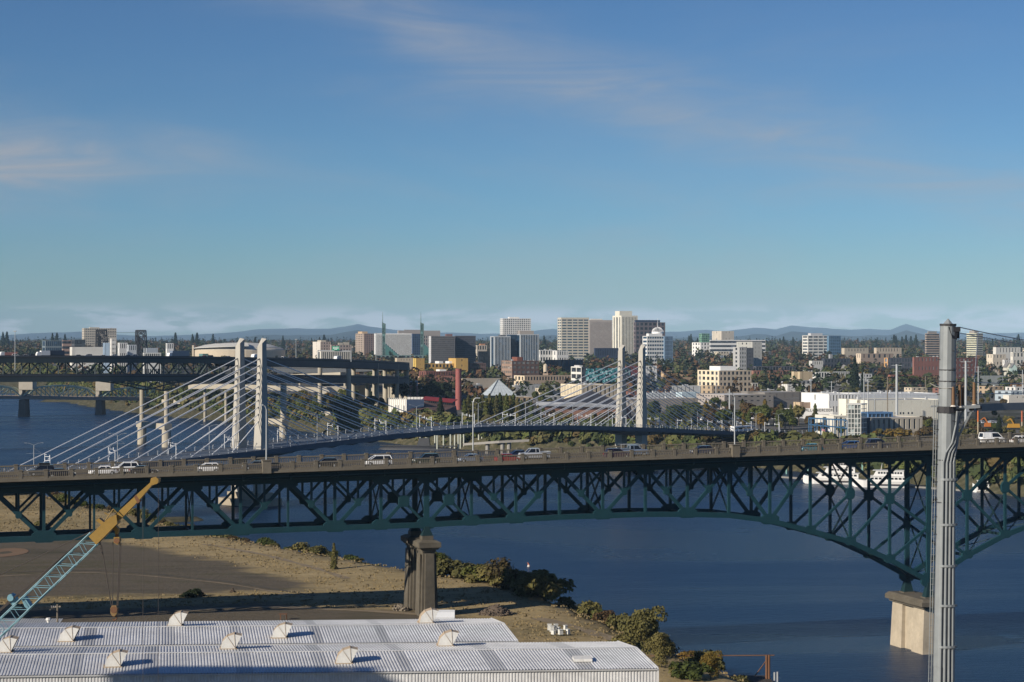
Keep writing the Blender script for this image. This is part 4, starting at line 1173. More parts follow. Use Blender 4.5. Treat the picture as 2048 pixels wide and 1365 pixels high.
# --- skyline, left to right
bld('wide beige hospital slab behind the black lift towers', 164, 168, 233, 656.8, 4100, BEIGE, 9, 2, 18, 0.45, 0.5, pent=((180, 200, 655, BEIGE),), units=4)
bld('low glass office at far left under the tree line', 84, 91, 124, 681.5, 3000, (0.16, 0.20, 0.22), 3, 1, 8, 0.15, 0.25, GLB)
bld('striped brown low office left of the hospital slab', 124, 126, 143, 681.5, 2950, (0.32, 0.22, 0.18), 4, 1, 5, 0.0, 0.5)
bld('dark square office in front of the hospital slab', 143, 149, 171, 679.5, 2900, (0.07, 0.08, 0.09), 4, 2, 5, 0.1, 0.3)
bld('long white shed above the freeway trucks', 142, 144, 207, 694.5, 2400, (0.70, 0.68, 0.62), 1, 2, 10, 0.95, 0.9, L=20, roof=ROOFW)
bld('blue-grey silo block beside the left lift tower', 207, 209, 222, 686, 2300, (0.30, 0.40, 0.52), 1, 1, 4, 0.95, 0.9, L=12)
bld('tall white narrow silo house right of the left lift tower', 221, 223, 232, 677.5, 2290, (0.66, 0.64, 0.60), 8, 1, 3, 0.5, 0.6, L=12)
bld('small white mill left of the right lift tower', 236, 239, 255, 686, 2350, (0.62, 0.62, 0.60), 3, 1, 4, 0.5, 0.5, L=14)
bld('grey and white riverside mill between the lift towers', 254, 257, 273, 690, 2320, (0.42, 0.45, 0.48), 3, 1, 4, 0.5, 0.5, L=14)
bld('pale flat-roofed shed right of the right lift tower', 290, 293, 316, 696.5, 2300, (0.38, 0.42, 0.47), 1, 1, 6, 0.95, 0.9, L=20)
bld('two-storey white office right of the right lift tower', 286, 288, 322, 706, 1900, (0.66, 0.66, 0.62), 2, 1, 9, 0.3, 0.4)
bld('small white house with two gables in the far trees', 332, 334, 347, 687, 2900, (0.7, 0.7, 0.68), 2, 1, 3, 0.4, 0.5, L=10)
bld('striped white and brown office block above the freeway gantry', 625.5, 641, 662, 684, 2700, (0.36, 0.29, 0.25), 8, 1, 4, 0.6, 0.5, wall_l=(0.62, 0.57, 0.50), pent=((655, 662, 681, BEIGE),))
bld('brown lower wing right of the striped office block', 660, 662, 703, 690, 2690, (0.36, 0.29, 0.25), 6, 1, 7, 0.55, 0.5, pent=((678, 688, 686, BEIGE), (690, 702, 685, BEIGE)))
bld('white colonnaded parking hall behind the freeway gantry', 640, 642, 702, 703, 2250, (0.60, 0.57, 0.50), 1, 1, 16, 0.4, 0.12, L=18)
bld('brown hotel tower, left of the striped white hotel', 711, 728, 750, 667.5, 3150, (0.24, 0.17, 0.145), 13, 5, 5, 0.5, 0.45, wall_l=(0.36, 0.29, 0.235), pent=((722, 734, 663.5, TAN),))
bld('large hotel with white vertical stripes beside the twin glass spires', 750.5, 752, 824, 667.5, 2900, (0.70, 0.70, 0.68), 12, 1, 18, 0.46, 0.0, GLD, yaw=10, L=26, top=1.2, units=3)
bld('dark blue end wing of the striped white hotel', 823, 825, 841, 668, 2905, (0.05, 0.08, 0.14), 12, 1, 4, 0.3, 0.3, GLB, L=26)
bld('long beige slab rising behind the striped hotel', 795, 797, 880.5, 661.5, 3400, (0.36, 0.32, 0.29), 6, 1, 20, 0.5, 0.3, top=9, pent=((810, 850, 660, TAUPE),))
bld('low teal-roofed convention hall below the glass spires', 742, 746, 862, 711, 2750, (0.20, 0.28, 0.26), 1, 1, 14, 0.4, 0.5, roof=mat('roof_teal', (0.10, 0.20, 0.18)))
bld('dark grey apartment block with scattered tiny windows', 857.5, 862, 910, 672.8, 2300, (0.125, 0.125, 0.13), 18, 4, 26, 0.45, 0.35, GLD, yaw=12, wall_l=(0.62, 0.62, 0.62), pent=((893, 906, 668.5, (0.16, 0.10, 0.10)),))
bld('right side of the grey apartment block, its shade coloured blue-black', 909, 912, 951.5, 672, 2320, (0.075, 0.08, 0.10), 18, 1, 20, 0.45, 0.35, GLD, yaw=14)  # shaded face built as its own block, shade put into the dark wall
bld('beige warehouse at the end of the curved freeway deck', 790, 794, 828, 716.5, 2150, (0.50, 0.42, 0.31), 2, 2, 6, 0.8, 0.8)
bld('mustard yellow tower end of the long mustard building', 826.5, 832, 849, 717, 1980, MUST, 5, 1, 3, 0.85, 0.7, wall_l=(0.66, 0.46, 0.12))
bld('low mustard yellow middle wing with square windows', 848, 849, 913, 727.5, 1985, MUST, 3, 1, 9, 0.45, 0.5, L=26, ind=True, pent=((880, 889, 723, WHITE), (903, 911, 723, WHITE)))
bld('stepped mustard yellow block behind the red chimney', 910.5, 912, 936, 717, 1990, MUST, 4, 1, 3, 0.75, 0.65, L=24)
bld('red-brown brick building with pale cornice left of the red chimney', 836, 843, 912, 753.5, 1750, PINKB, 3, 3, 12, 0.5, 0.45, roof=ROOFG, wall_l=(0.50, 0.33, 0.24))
bld('upper storey of dark red brick with white roof sheds', 838, 852, 911, 743, 1800, (0.17, 0.075, 0.06), 2, 3, 12, 0.6, 0.6, pent=((881, 896, 739.5, WHITE),))
bld('dark brown brick block right of the mustard building', 937, 940, 972, 726.5, 2000, (0.14, 0.09, 0.08), 4, 1, 8, 0.5, 0.5, pent=((950, 968, 724, DGREY),))
bld('black glass box left of the blue glass tower', 956, 958, 987, 703, 2250, (0.02, 0.025, 0.03), 5, 1, 6, 0.05, 0.1, GLD)
bld('small cream house with orange roof left of the blue glass tower', 950, 954, 974, 691, 2600, (0.50, 0.44, 0.36), 3, 1, 4, 0.4, 0.5, pent=((961, 972, 688, (0.5, 0.25, 0.14)),))
bld('left half of the dark blue glass tower with pale ribs', 986.5, 989, 1021, 673, 2150, (0.40, 0.43, 0.45), 16, 1, 11, 0.26, 0.0, GLB, yaw=12, L=24, pent=((1001, 1012, 670, DGREY),))
bld('plain deep blue middle of the glass tower', 1020, 1021, 1041, 669.5, 2165, (0.035, 0.07, 0.12), 16, 1, 8, 0.06, 0.08, GLB, yaw=12, L=20)
bld('right half of the dark blue glass tower with pale ribs', 1040, 1041, 1078, 669, 2150, (0.36, 0.39, 0.41), 16, 1, 11, 0.26, 0.0, GLB, yaw=12, L=24, pent=((1016, 1068, 662, TAUPE),))
bld('white tower with a grid of square windows behind the blue glass tower', 1000, 1006, 1062, 637.2, 3300, (0.64, 0.635, 0.61), 20, 2, 15, 0.40, 0.34, GLD, yaw=14, pent=((1019, 1040, 634.5, WHITE),))
bld('white stepped office right of the blue glass tower', 1078, 1080, 1113, 700.5, 2450, (0.64, 0.63, 0.60), 3, 1, 6, 0.35, 0.4, units=2)
bld('white lower step with arched openings beside the blue tower', 1112, 1114, 1137, 702, 2440, (0.64, 0.63, 0.60), 3, 1, 5, 0.5, 0.45, L=16)
bld('brown brick warehouse with rounded corner and rows of windows', 1003, 1024, 1078, 722, 1880, (0.125, 0.080, 0.066), 5, 5, 6, 0.32, 0.5, glass('glass_old', (0.16, 0.16, 0.15), 0.3), wall_l=(0.30, 0.205, 0.155), ind=True, pent=((1034, 1046, 714.5, BRICK),), units=3, roof=ROOFD)  # left face paler than the front: sunlit tone in wall_l
bld('dark navy office with tall blue windows', 1090, 1094, 1166, 720, 2200, (0.025, 0.035, 0.055), 2, 1, 10, 0.3, 0.25, GLB)
bld('long beige brick warehouse with two rows of windows', 1028, 1049, 1163, 752, 1720, (0.37, 0.29, 0.215), 2, 3, 20, 0.45, 0.5, wall_l=(0.62, 0.52, 0.37), roof=ROOFG, ind=True)  # sunlight on the left wall is put into its paler colour
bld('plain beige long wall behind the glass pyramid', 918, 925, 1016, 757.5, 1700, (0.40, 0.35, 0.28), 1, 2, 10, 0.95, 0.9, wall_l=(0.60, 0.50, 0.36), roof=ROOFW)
bld('white open-floored office left of the teal mural', 1142, 1163, 1176, 734, 1640, (0.06, 0.07, 0.09), 4, 2, 2, 0.1, 0.35, wall_l=(0.66, 0.65, 0.60), pent=((1150, 1164, 731, (0.5, 0.5, 0.5)),))
bld('dark building carrying a teal painted mural behind the stays', 1168, 1172, 1262, 737, 1640, (0.03, 0.05, 0.07), 3, 1, 12, 0.3, 0.3, GLT)
bld('maroon hall with dotted front behind the far tower', 1236, 1252, 1281, 733, 1700, (0.20, 0.06, 0.06), 4, 2, 8, 0.5, 0.5, wall_l=(0.36, 0.12, 0.11))
bld('cream building with narrow slot windows behind the stays', 1113, 1163, 1232, 770, 1450, (0.44, 0.38, 0.29), 1, 14, 8, 0.62, 0.40, wall_l=(0.70, 0.61, 0.44), L=42, roof=ROOFW, units=3)  # left wall carries painted sunlight in its paler cream
bld('beige tower with floor bands and blue glass top storeys', 1115, 1123, 1178, 635.5, 3000, (0.50, 0.47, 0.39), 15, 2, 5, 0.16, 0.55, GLB, yaw=14, topglass=0, top=3.0)
bld('plain taupe tower with fine vertical lines', 1177.5, 1179, 1224.5, 640.5, 2975, (0.345, 0.31, 0.285), 1, 1, 24, 0.72, 0.0, GLG, yaw=12, top=3.0, pent=((1181, 1206, 638, (0.6, 0.58, 0.54)),))
bld('tallest cream tower with white vertical piers and a stepped crown', 1225, 1243, 1275.5, 631.5, 3100, (0.66, 0.63, 0.53), 1, 3, 11, 0.5, 0.0, GLG, top=2.5, pent=((1236, 1266, 622.5, (0.66, 0.63, 0.53)),))
bld('dark office tower with pink stone bands and mansard roof', 1267, 1271, 1330.5, 645, 2950, (0.15, 0.125, 0.13), 9, 2, 7, 0.3, 0.4, GLD, pent=((1271, 1328, 640.5, NAVY),))
bld('white office with ribbon windows under the wire dome', 1285, 1294.5, 1328, 672.5, 2600, (0.62, 0.62, 0.60), 8, 1, 7, 0.12, 0.5, GLB, pent=((1297, 1336, 667.5, WHITE),))
bld('blue glass right wing beside the wire dome', 1327, 1329, 1346, 672.8, 2605, (0.16, 0.24, 0.34), 8, 1, 7, 0.3, 0.1, GLB, L=22)
bld('long navy shed below the cream tower', 1188, 1190, 1237, 696.5, 2700, NAVY, 1, 1, 10, 0.6, 0.6)
bld('small white building right of the far stay tower', 1288, 1291, 1314, 732, 1900, WHITE, 2, 1, 3, 0.6, 0.55)
bld('tan low building in front of the autumn wood', 1322, 1328, 1391, 742, 1950, TAN, 2, 2, 12, 0.6, 0.55)
bld('tan wall with yellow bushes left of the beige office', 1345, 1350, 1400, 755, 1760, (0.42, 0.30, 0.2), 1, 1, 8, 0.95, 0.9)
bld('white hospital with rounded left end on the hill', 1384, 1401, 1420, 685.5, 3250, (0.74, 0.73, 0.70), 4, 3, 3, 0.5, 0.4)
bld('long white hospital wing with black ribbon windows', 1419, 1421, 1531, 680.5, 3240, (0.58, 0.58, 0.57), 4, 1, 14, 0.0, 0.5, GLD, yaw=8, top=1.5, units=3)
bld('beige rooftop plant tower of the white hospital', 1424, 1443, 1468, 662.5, 3270, (0.52, 0.47, 0.39), 4, 3, 4, 0.85, 0.75)
bld('green glass tower behind the white hospital', 1398, 1404, 1419, 667.5, 3600, (0.16, 0.32, 0.20), 10, 2, 4, 0.2, 0.3, GLT)
bld('pale grey front tower with dark stair windows', 1466, 1479, 1493, 694.5, 2000, (0.40, 0.40, 0.39), 8, 1, 3, 0.45, 0.45, GLD, pent=())
bld('dark shaded flank of the pale grey tower', 1492, 1493.5, 1507, 696, 2003, (0.09, 0.095, 0.11), 9, 1, 4, 0.6, 0.5, GLD, L=14)  # the flank's shade is put into this dark wall colour
bld('taller pale grey slab behind the grey front tower', 1473, 1505, 1524, 684, 2030, (0.40, 0.40, 0.37), 9, 4, 2, 0.7, 0.55)
bld('beige three-storey office with left wing coloured ivory for sunlight', 1395, 1438, 1503, 741.5, 1640, (0.44, 0.37, 0.285), 4, 5, 8, 0.42, 0.42, wall_l=(0.70, 0.61, 0.44), ind=True, roof=ROOFW, pent=((1438, 1475, 733, WHITE),), units=2)  # left wing is the same beige with sunlight put into the colour
bld('long low office with dark glass top storey and brick base', 1507, 1512, 1591, 733, 2000, (0.10, 0.10, 0.115), 2, 1, 14, 0.25, 0.3, GLD, roof=ROOFG)
bld('brick lower front of the long dark-topped office', 1505, 1507, 1586, 742, 1950, (0.27, 0.14, 0.10), 2, 1, 12, 0.5, 0.5, L=20)
bld('big grey warehouse with light roof behind the street trees', 1400, 1449, 1547, 790, 1330, (0.215, 0.195, 0.175), 2, 10, 8, 0.5, 0.72, wall_l=(0.36, 0.325, 0.285), L=44, ind=True, roof=ROOFW, base=4.0)  # sunlit left wall is the same grey coloured lighter
bld('taller plain right end of the grey warehouse', 1528, 1530, 1610, 785, 1345, (0.185, 0.17, 0.155), 1, 1, 5, 0.9, 0.8, L=36, roof=ROOFG)
bld('white office on the hill with blue glass right wing', 1604.5, 1616, 1657, 671.5, 3000, (0.66, 0.64, 0.58), 8, 1, 4, 0.12, 0.45, GLG, pent=((1622, 1650, 667, (0.5, 0.5, 0.5)),))
bld('blue glass stepped wing of the white hill office', 1656, 1658, 1682, 672, 3005, (0.10, 0.18, 0.27), 8, 1, 6, 0.35, 0.2, GLB, L=24)
bld('long beige block under the fir row', 1683, 1689, 1737, 696.5, 2900, (0.46, 0.40, 0.31), 2, 1, 8, 0.7, 0.6)
bld('wide cream roofed school under the fir row', 1748, 1753, 1803, 696, 2800, (0.50, 0.42, 0.32), 2, 1, 9, 0.7, 0.6)
bld('beige and brown hall with flat white eaves', 1712, 1722, 1786, 707.5, 2450, (0.34, 0.26, 0.20), 2, 2, 6, 0.6, 0.55, wall_l=(0.58, 0.48, 0.36), roof=ROOFW)
bld('dark modern flats with orange end panel', 1768, 1776, 1826, 716, 2150, (0.10, 0.10, 0.115), 4, 1, 9, 0.3, 0.3, GLG, wall_l=(0.50, 0.29, 0.13), ind=True)
bld('big red brick block with tall windows behind the steel pole', 1825, 1828, 1905, 714.5, 1880, (0.25, 0.115, 0.09), 2, 1, 11, 0.62, 0.62, glass('glass_pale', (0.20, 0.20, 0.18), 0.3), ind=True, roof=ROOFG, units=5, base=9)
bld('dark red brick wing of windows right of the steel pole', 1904, 1907, 1956, 716, 1885, (0.155, 0.065, 0.05), 5, 1, 6, 0.55, 0.5, glass('glass_pale', (0.2, 0.2, 0.18), 0.3), ind=True, roof=ROOFG)
bld('low brick front of the big red brick block', 1776, 1781, 1905, 750, 1820, (0.26, 0.11, 0.08), 1, 1, 20, 0.6, 0.55, roof=ROOFG)
bld('dark hipped building with white clerestory among the trees', 1643, 1649, 1700, 717.5, 2250, (0.06, 0.065, 0.08), 3, 1, 8, 0.4, 0.4, roof=ROOFD, pent=((1662, 1668, 709, GREY),))
bld('pale long house left of the tall conifer', 1618, 1624, 1646, 722, 2200, (0.55, 0.54, 0.50), 2, 1, 5, 0.6, 0.6)
bld('white shop with large square windows and canopy', 1630, 1632, 1659, 744, 1800, (0.66, 0.66, 0.62), 2, 1, 5, 0.3, 0.4, GLD, ind=True)
bld('pale grey two-storey row with small windows', 1658, 1660, 1699, 743.5, 1820, (0.48, 0.48, 0.45), 2, 1, 9, 0.5, 0.5, GLD)
bld('white chequered flats right of the tall conifer', 1717, 1720, 1744, 748, 1780, (0.55, 0.55, 0.53), 4, 1, 4, 0.4, 0.4, GLD)
bld('dark low building below the hall with white eaves', 1728, 1732, 1790, 736, 2000, (0.045, 0.05, 0.065), 2, 1, 8, 0.4, 0.4, GLD, roof=ROOFD)
bld('tan stepped storehouse behind the brown trees', 1583, 1600, 1625, 744, 1800, (0.50, 0.40, 0.26), 2, 1, 3, 0.9, 0.85, wall_l=(0.5, 0.4, 0.26))
bld('small pale office right of the beige office', 1503, 1505, 1516, 766, 1600, (0.44, 0.42, 0.38), 1, 1, 2, 0.3, 0.5, GLD)
bld('white sheds behind the grey warehouse', 1563, 1575, 1623, 769, 1550, (0.62, 0.61, 0.57), 1, 2, 8, 0.9, 0.8, roof=ROOFW)
bld('brown low shed with loading doors right of the grey warehouse', 1608, 1612, 1660, 787, 1400, (0.30, 0.20, 0.155), 1, 1, 4, 0.6, 0.4, GLD)
bld('brown brick shed with painted sign wall', 1587, 1600, 1672, 805, 1250, (0.30, 0.22, 0.165), 1, 1, 8, 0.95, 0.9, wall_l=(0.55, 0.42, 0.27), roof=ROOFW)
bld('long white warehouse with black painted windows', 1656, 1658, 1722, 788, 1230, (0.74, 0.74, 0.72), 2, 1, 10, 0.6, 0.5, GLD, ind=True, roof=ROOFW, L=36, units=4)
bld('white saw-roofed rear sheds of the long warehouse', 1705, 1722, 1880, 788.5, 1290, (0.62, 0.64, 0.66), 1, 2, 20, 0.9, 0.9, roof=ROOFW, L=40, units=8)
CW = bld('bright cream warehouse with five small windows', 1722, 1737, 1890, 801, 1180, (0.74, 0.71, 0.60), 1, 2, 8, 0.95, 0.9, GLD, roof=ROOFG, L=36, units=3)
for x_ in (18, 21.5, 23.5, 27, 29.5):
    mb = MB(); mb.box(x_, x_ + 0.9, -0.06, -0.002, 4.2, 5.4); mb.build('window', GLD, CW[0])
bld('striped brown apartment tower left of the steel pole top', 1850, 1853, 1879, 667.5, 2900, (0.38, 0.30, 0.235), 12, 1, 3, 0.0, 0.5, GLD, pent=((1857, 1878, 663, TAUPE),))
bld('pale yellow apartment tower with balcony bands', 1933, 1953, 1966, 667, 2900, (0.32, 0.31, 0.26), 13, 1, 3, 0.0, 0.5, GLD, wall_l=(0.58, 0.57, 0.42), pent=((1946, 1955, 661.5, TAUPE),))
bld('white flat-roofed hall at the right edge of the hill', 1986, 1992, 2041, 695, 2500, (0.66, 0.64, 0.58), 2, 2, 8, 0.7, 0.6, roof=ROOFW)
bld('cream flats under the trees at the right edge', 1973, 1986, 2012, 709, 2200, (0.60, 0.53, 0.42), 3, 2, 4, 0.6, 0.6)
bld('white terrace house at the far right edge', 2021, 2026, 2062, 705, 2250, (0.66, 0.63, 0.56), 3, 2, 5, 0.5, 0.5)
bld('small white flats beside the pale green gabled house', 2005, 2009, 2021, 720, 2100, (0.66, 0.65, 0.62), 3, 1, 3, 0.5, 0.5)
bld('pale wall and yard building at the right edge', 2016, 2018, 2090, 749, 1800, (0.52, 0.44, 0.33), 1, 1, 6, 0.95, 0.9)
bld('white gabled depot with small dark windows at the right edge', 2006, 2018, 2075, 791, 1350, (0.66, 0.62, 0.54), 2, 2, 5, 0.8, 0.75, roof=ROOFW)
bld('grey green shed before the tall conifer', 1945, 1950, 2018, 752, 1850, (0.34, 0.36, 0.34), 1, 1, 8, 0.9, 0.8)
bld('grey long hall with white graffiti behind the far tower', 1246, 1250, 1396, 798, 1300, (0.30, 0.265, 0.225), 1, 1, 12, 0.95, 0.92, roof=ROOFW, L=36, units=3)
bld('white low sheds behind the grey graffiti hall', 1290, 1294, 1352, 786, 1420, (0.60, 0.62, 0.62), 1, 1, 8, 0.8, 0.7, GLB, roof=ROOFW, units=3)
bld('pale blue shed right of the white low sheds', 1352, 1364, 1400, 785, 1400, (0.46, 0.56, 0.62), 1, 2, 6, 0.9, 0.8, roof=ROOFW)
bld('dark flat-roofed shops above the pale sheds', 1252, 1256, 1300, 752, 1620, (0.06, 0.065, 0.08), 1, 1, 8, 0.4, 0.4, GLD, units=3)
bld('white van-lined depot roof below the tan wall', 1330, 1336, 1399, 772, 1520, (0.55, 0.55, 0.53), 1, 1, 8, 0.8, 0.6, roof=ROOFW, units=2)
bld('low grey sheds with pale roofs behind the poplars', 1024, 1030, 1110, 771, 1560, (0.36, 0.37, 0.37), 1, 2, 10, 0.8, 0.7, roof=ROOFW, units=4)
bld('grey flat shed behind the red chimney', 922, 926, 965, 770, 1560, (0.22, 0.23, 0.23), 1, 1, 6, 0.4, 0.4, GLD, roof=ROOFG, units=2)
bld('long white shed beside the curved freeway columns', 792, 796, 836, 762, 1640, (0.55, 0.53, 0.50), 2, 1, 8, 0.6, 0.5, roof=ROOFG)
bld('low red and white shed under the curved freeway deck', 800, 803, 836, 772, 1560, (0.36, 0.17, 0.14), 1, 1, 6, 0.6, 0.5, roof=ROOFW)
bld('red shed with pale roof under the freeway viaduct', 616, 634, 667, 806, 1370, (0.24, 0.06, 0.05), 1, 2, 4, 0.9, 0.85, wall_l=(0.30, 0.10, 0.09), roof=ROOFG)
# ================================================================ special buildings
def wthing(name, label, cat, at_, group=None):
    return thing(name, label, cat, at_, 0, group)
def part(T, name, m, fn, kind=None):
    mb = MB(); fn(mb); o = mb.build(name, m, T); o.location = -Vector(T.location)
    if kind: o['kind'] = kind
    return o

# red chimney
d = 1330; X_ = PX(917, d); g0 = gz(X_, d)
ch = wthing('chimney', 'tall round red-painted chimney beside the white science hall', 'chimney', (X_, d, g0))
RED = mat('red_paint', (0.29, 0.095, 0.085), 0.7, var=0.12)
mb = MB(); mb.cyl((0, 0, 0), (0, 0, PZ(740, d) - g0), 2.15, 2.0, 24, False); smooth(mb.build('shaft', RED, ch))
mb = MB(); mb.cyl((0, 0, PZ(740, d) - g0), (0, 0, PZ(739, d) - g0 + 0.4), 2.15, 2.15, 24); mb.build('rim', RED, ch)

# glass pyramid on a dark base
d = 1250; c = Vector((PX(998, d), d + 10, 0)); hw = 35 * d / F; zb_, zt_ = PZ(791.5, d), PZ(759.5, d)
py = wthing('pyramid_hall', 'pale glass pyramid roof rising above the poplars', 'building', (c.x, c.y, gz(c.x, c.y)))
PYG = mat('pyramid_glass', (0.50, 0.55, 0.57), 0.25, var=0.08, spec=0.6); PYD = mat('pyramid_base', (0.035, 0.06, 0.075), 0.3); ROOFFR = flat('pyramid_rib', (0.16, 0.18, 0.19))
ya = R(16)
cor = [Vector((c.x + hw * 1.02 * (a * math.cos(ya) - b * math.sin(ya)), c.y + hw * 1.02 * (a * math.sin(ya) + b * math.cos(ya)), zb_)) for a, b in ((-.80, -.80), (.80, -.80), (.80, .80), (-.80, .80))]
ap = Vector((c.x - 0.6, c.y, zt_))
for k in range(4):
    a, b = cor[k], cor[(k + 1) % 4]; N_ = 6
    for i in range(N_):
        for j in range(5):
            # panes in rows and columns of the face
            def q(s, r): 
                lo = a + (b - a) * s; return lo + (ap - lo) * r
            s0, s1 = i / N_ + 0.004, (i + 1) / N_ - 0.004; r0, r1 = j / 5 + 0.003, (j + 1) / 5 - 0.003
            mb = MB(); mb.add([q(s0, r0), q(s1, r0), q(s1, r1), q(s0, r1)], [(0, 1, 2, 3)]); o = mb.build('pane', PYG, py); o.location = -Vector(py.location)
    part(py, 'rib', ROOFFR, lambda mb, a=a: mb.beam(a, ap, 0.5, 0.5))
    inn = [a + (c + Vector((0, 0, zb_)) - a) * 0.01, b + (c + Vector((0, 0, zb_)) - b) * 0.01]
    part(py, 'inner_frame', ROOFFR, lambda mb, a=a, b=b: mb.add([a + Vector((0, 0, -.25)), b + Vector((0, 0, -.25)), ap + Vector((0, 0, -.35))], [(0, 1, 2)]))
part(py, 'base', PYD, lambda mb: mb.prism([((p.x - c.x) * 0.9 + c.x, (p.y - c.y) * 0.9 + c.y) for p in cor], gz(c.x, c.y) - 1, zb_ - 0.3))

# white science hall with brown roof and red clerestory
d = 1190
om = wthing('science_hall', 'white hall with brown pitched roofs and a red clerestory on the far bank', 'building', P(830, 860, d))
WOM = mat('hall_white', (0.72, 0.70, 0.65), 0.85, var=0.08); BRR = mat('roof_brown', (0.105, 0.062, 0.05), 0.9, var=0.15, scale=0.1); RDR = mat('roof_red', (0.26, 0.03, 0.03), 0.7, var=0.15)
def q3(x, y, dd): return Vector(P(x, y, dd))
g_ = 8.0
def slab4(mb, pts, depth):
    """face polygon extruded straight back"""
    n = len(pts); b = [p + depth for p in pts]
    mb.add(list(pts) + b, [tuple(range(n))[::-1], tuple(range(n, 2 * n))] + [(i, (i + 1) % n, n + (i + 1) % n, n + i) for i in range(n)])
BK = Vector((8, 26, 0))
def fl(mb):
    # fluted left block: lit left face, grey front
    A = q3(777, 799, d + 22); B = q3(813, 799, d); C_ = q3(848, 799, d + 12)
    for p, q_ in ((A, B), (B, C_)):
        mb.add([(p.x, p.y, g_), (q_.x, q_.y, g_), (q_.x, q_.y, q_.z), (p.x, p.y, p.z)], [(0, 1, 2, 3)])
    D = A + (C_ - B); mb.add([A, B, C_, D], [(0, 1, 2, 3)]); mb.add([(C_.x, C_.y, g_), (D.x, D.y, g_), D, C_], [(0, 1, 2, 3)]); mb.add([(D.x, D.y, g_), (A.x, A.y, g_), A, D], [(0, 1, 2, 3)])
part(om, 'left_block', WOM, fl)
A = q3(777, 799, d + 22); B = q3(813, 799, d)
for k in range(9):
    p = A + (B - A) * ((k + 0.5) / 9); nrm = Vector(((B - A).y, -(B - A).x, 0)).normalized()
    part(om, 'fin', WOM, lambda mb, p=p, nrm=nrm: mb.beam((p.x + nrm.x * 0.2, p.y + nrm.y * 0.2, g_), (p.x + nrm.x * 0.2, p.y + nrm.y * 0.2, p.z + 0.9), 0.7, 0.5))
for k in range(4):
    p = A + (B - A) * (0.42 + k * 0.15); nrm = Vector(((B - A).y, -(B - A).x, 0)).normalized() * 0.12; e = (B - A).normalized()
    part(om, 'window', GLB, lambda mb, p=p, nrm=nrm, e=e: mb.beam(Vector((p.x, p.y, 15)) + nrm, Vector((p.x, p.y, PZ(812, d))) + nrm, 0.9, 0.1, up=nrm))
part(om, 'front_wall', WOM, lambda mb: mb.add([(*P(798, 870, d - 6)[:2], g_), (*P(880, 870, d - 14)[:2], g_), P(872, 830, d - 14), P(845, 827, d - 10), P(810, 833, d - 8), P(798, 836, d - 6)], [(0, 1, 2, 3, 4, 5)]))
part(om, 'side_wall', WOM, lambda mb: mb.add([(*P(880, 870, d - 14)[:2], g_), (*P(915, 870, d + 24)[:2], g_), P(915, 826, d + 24), P(872, 830, d - 14)], [(0, 1, 2, 3)]))
part(om, 'roof', BRR, lambda mb: slab4(mb, [q3(814, 823.5, d - 9), q3(873, 829, d - 15), q3(915, 829, d + 18), q3(912, 812, d + 34), q3(845, 804, d + 26)], Vector((0, 0, -0.5))))
part(om, 'low_roof', BRR, lambda mb: slab4(mb, [q3(798, 836, d - 14), q3(836, 839, d - 18), q3(846, 828, d - 11), q3(822, 825, d - 8)], Vector((0, 0, -0.4))))
part(om, 'gable_wall', WOM, lambda mb: slab4(mb, [Vector((*P(800, 870, d - 13)[:2], g_)), Vector((*P(838, 870, d - 17)[:2], g_)), q3(836, 839.3, d - 17), q3(818, 838, d - 15.5), q3(800, 836.5, d - 13)], Vector((1, 6, 0))))
for xx in (803, 818, 845, 853):
    part(om, 'window', GLB, lambda mb, xx=xx: mb.box(PX(xx, d - 18.2), PX(xx + 3.4, d - 18.2), d - 18.3, d - 18.1, PZ(850, d - 18), PZ(839 if xx > 840 else 842, d - 18)))
part(om, 'red_roof', RDR, lambda mb: slab4(mb, [q3(844, 799, d + 30), q3(905, 805, d + 34), q3(915, 799, d + 46), q3(850, 793, d + 42)], Vector((0, 0, -0.4))))
part(om, 'clerestory', mat('brick_orange', (0.36, 0.16, 0.10)), lambda mb: mb.add([P(846, 799.4, d + 31), P(846, 806, d + 31), P(908, 813, d + 35), P(907, 805.3, d + 35)], [(0, 1, 2, 3)]))
for k in range(14):
    xx = 849 + k * 4.1; yy = 800.5 + k * 0.43
    part(om, 'pane', GLD, lambda mb, xx=xx, yy=yy: mb.box(PX(xx, d + 30.6), PX(xx + 2.6, d + 30.6), d + 30.5 + k * 0.29, d + 30.7 + k * 0.29, PZ(yy + 5.2, d + 31), PZ(yy + 1.2, d + 31)))
part(om, 'banner', flat('banner_red', (0.42, 0.06, 0.03)), lambda mb: mb.box(PX(855, d - 22), PX(868, d - 22), d - 22.2, d - 22, PZ(840, d - 22), PZ(834.5, d - 22)))
part(om, 'roof_glazing', WOM, lambda mb: [mb.box(PX(815 + k * 6.5, d + 40), PX(820.6 + k * 6.5, d + 40), d + 40, d + 41, PZ(799, d + 40), PZ(794.5, d + 40)) for k in range(5)])

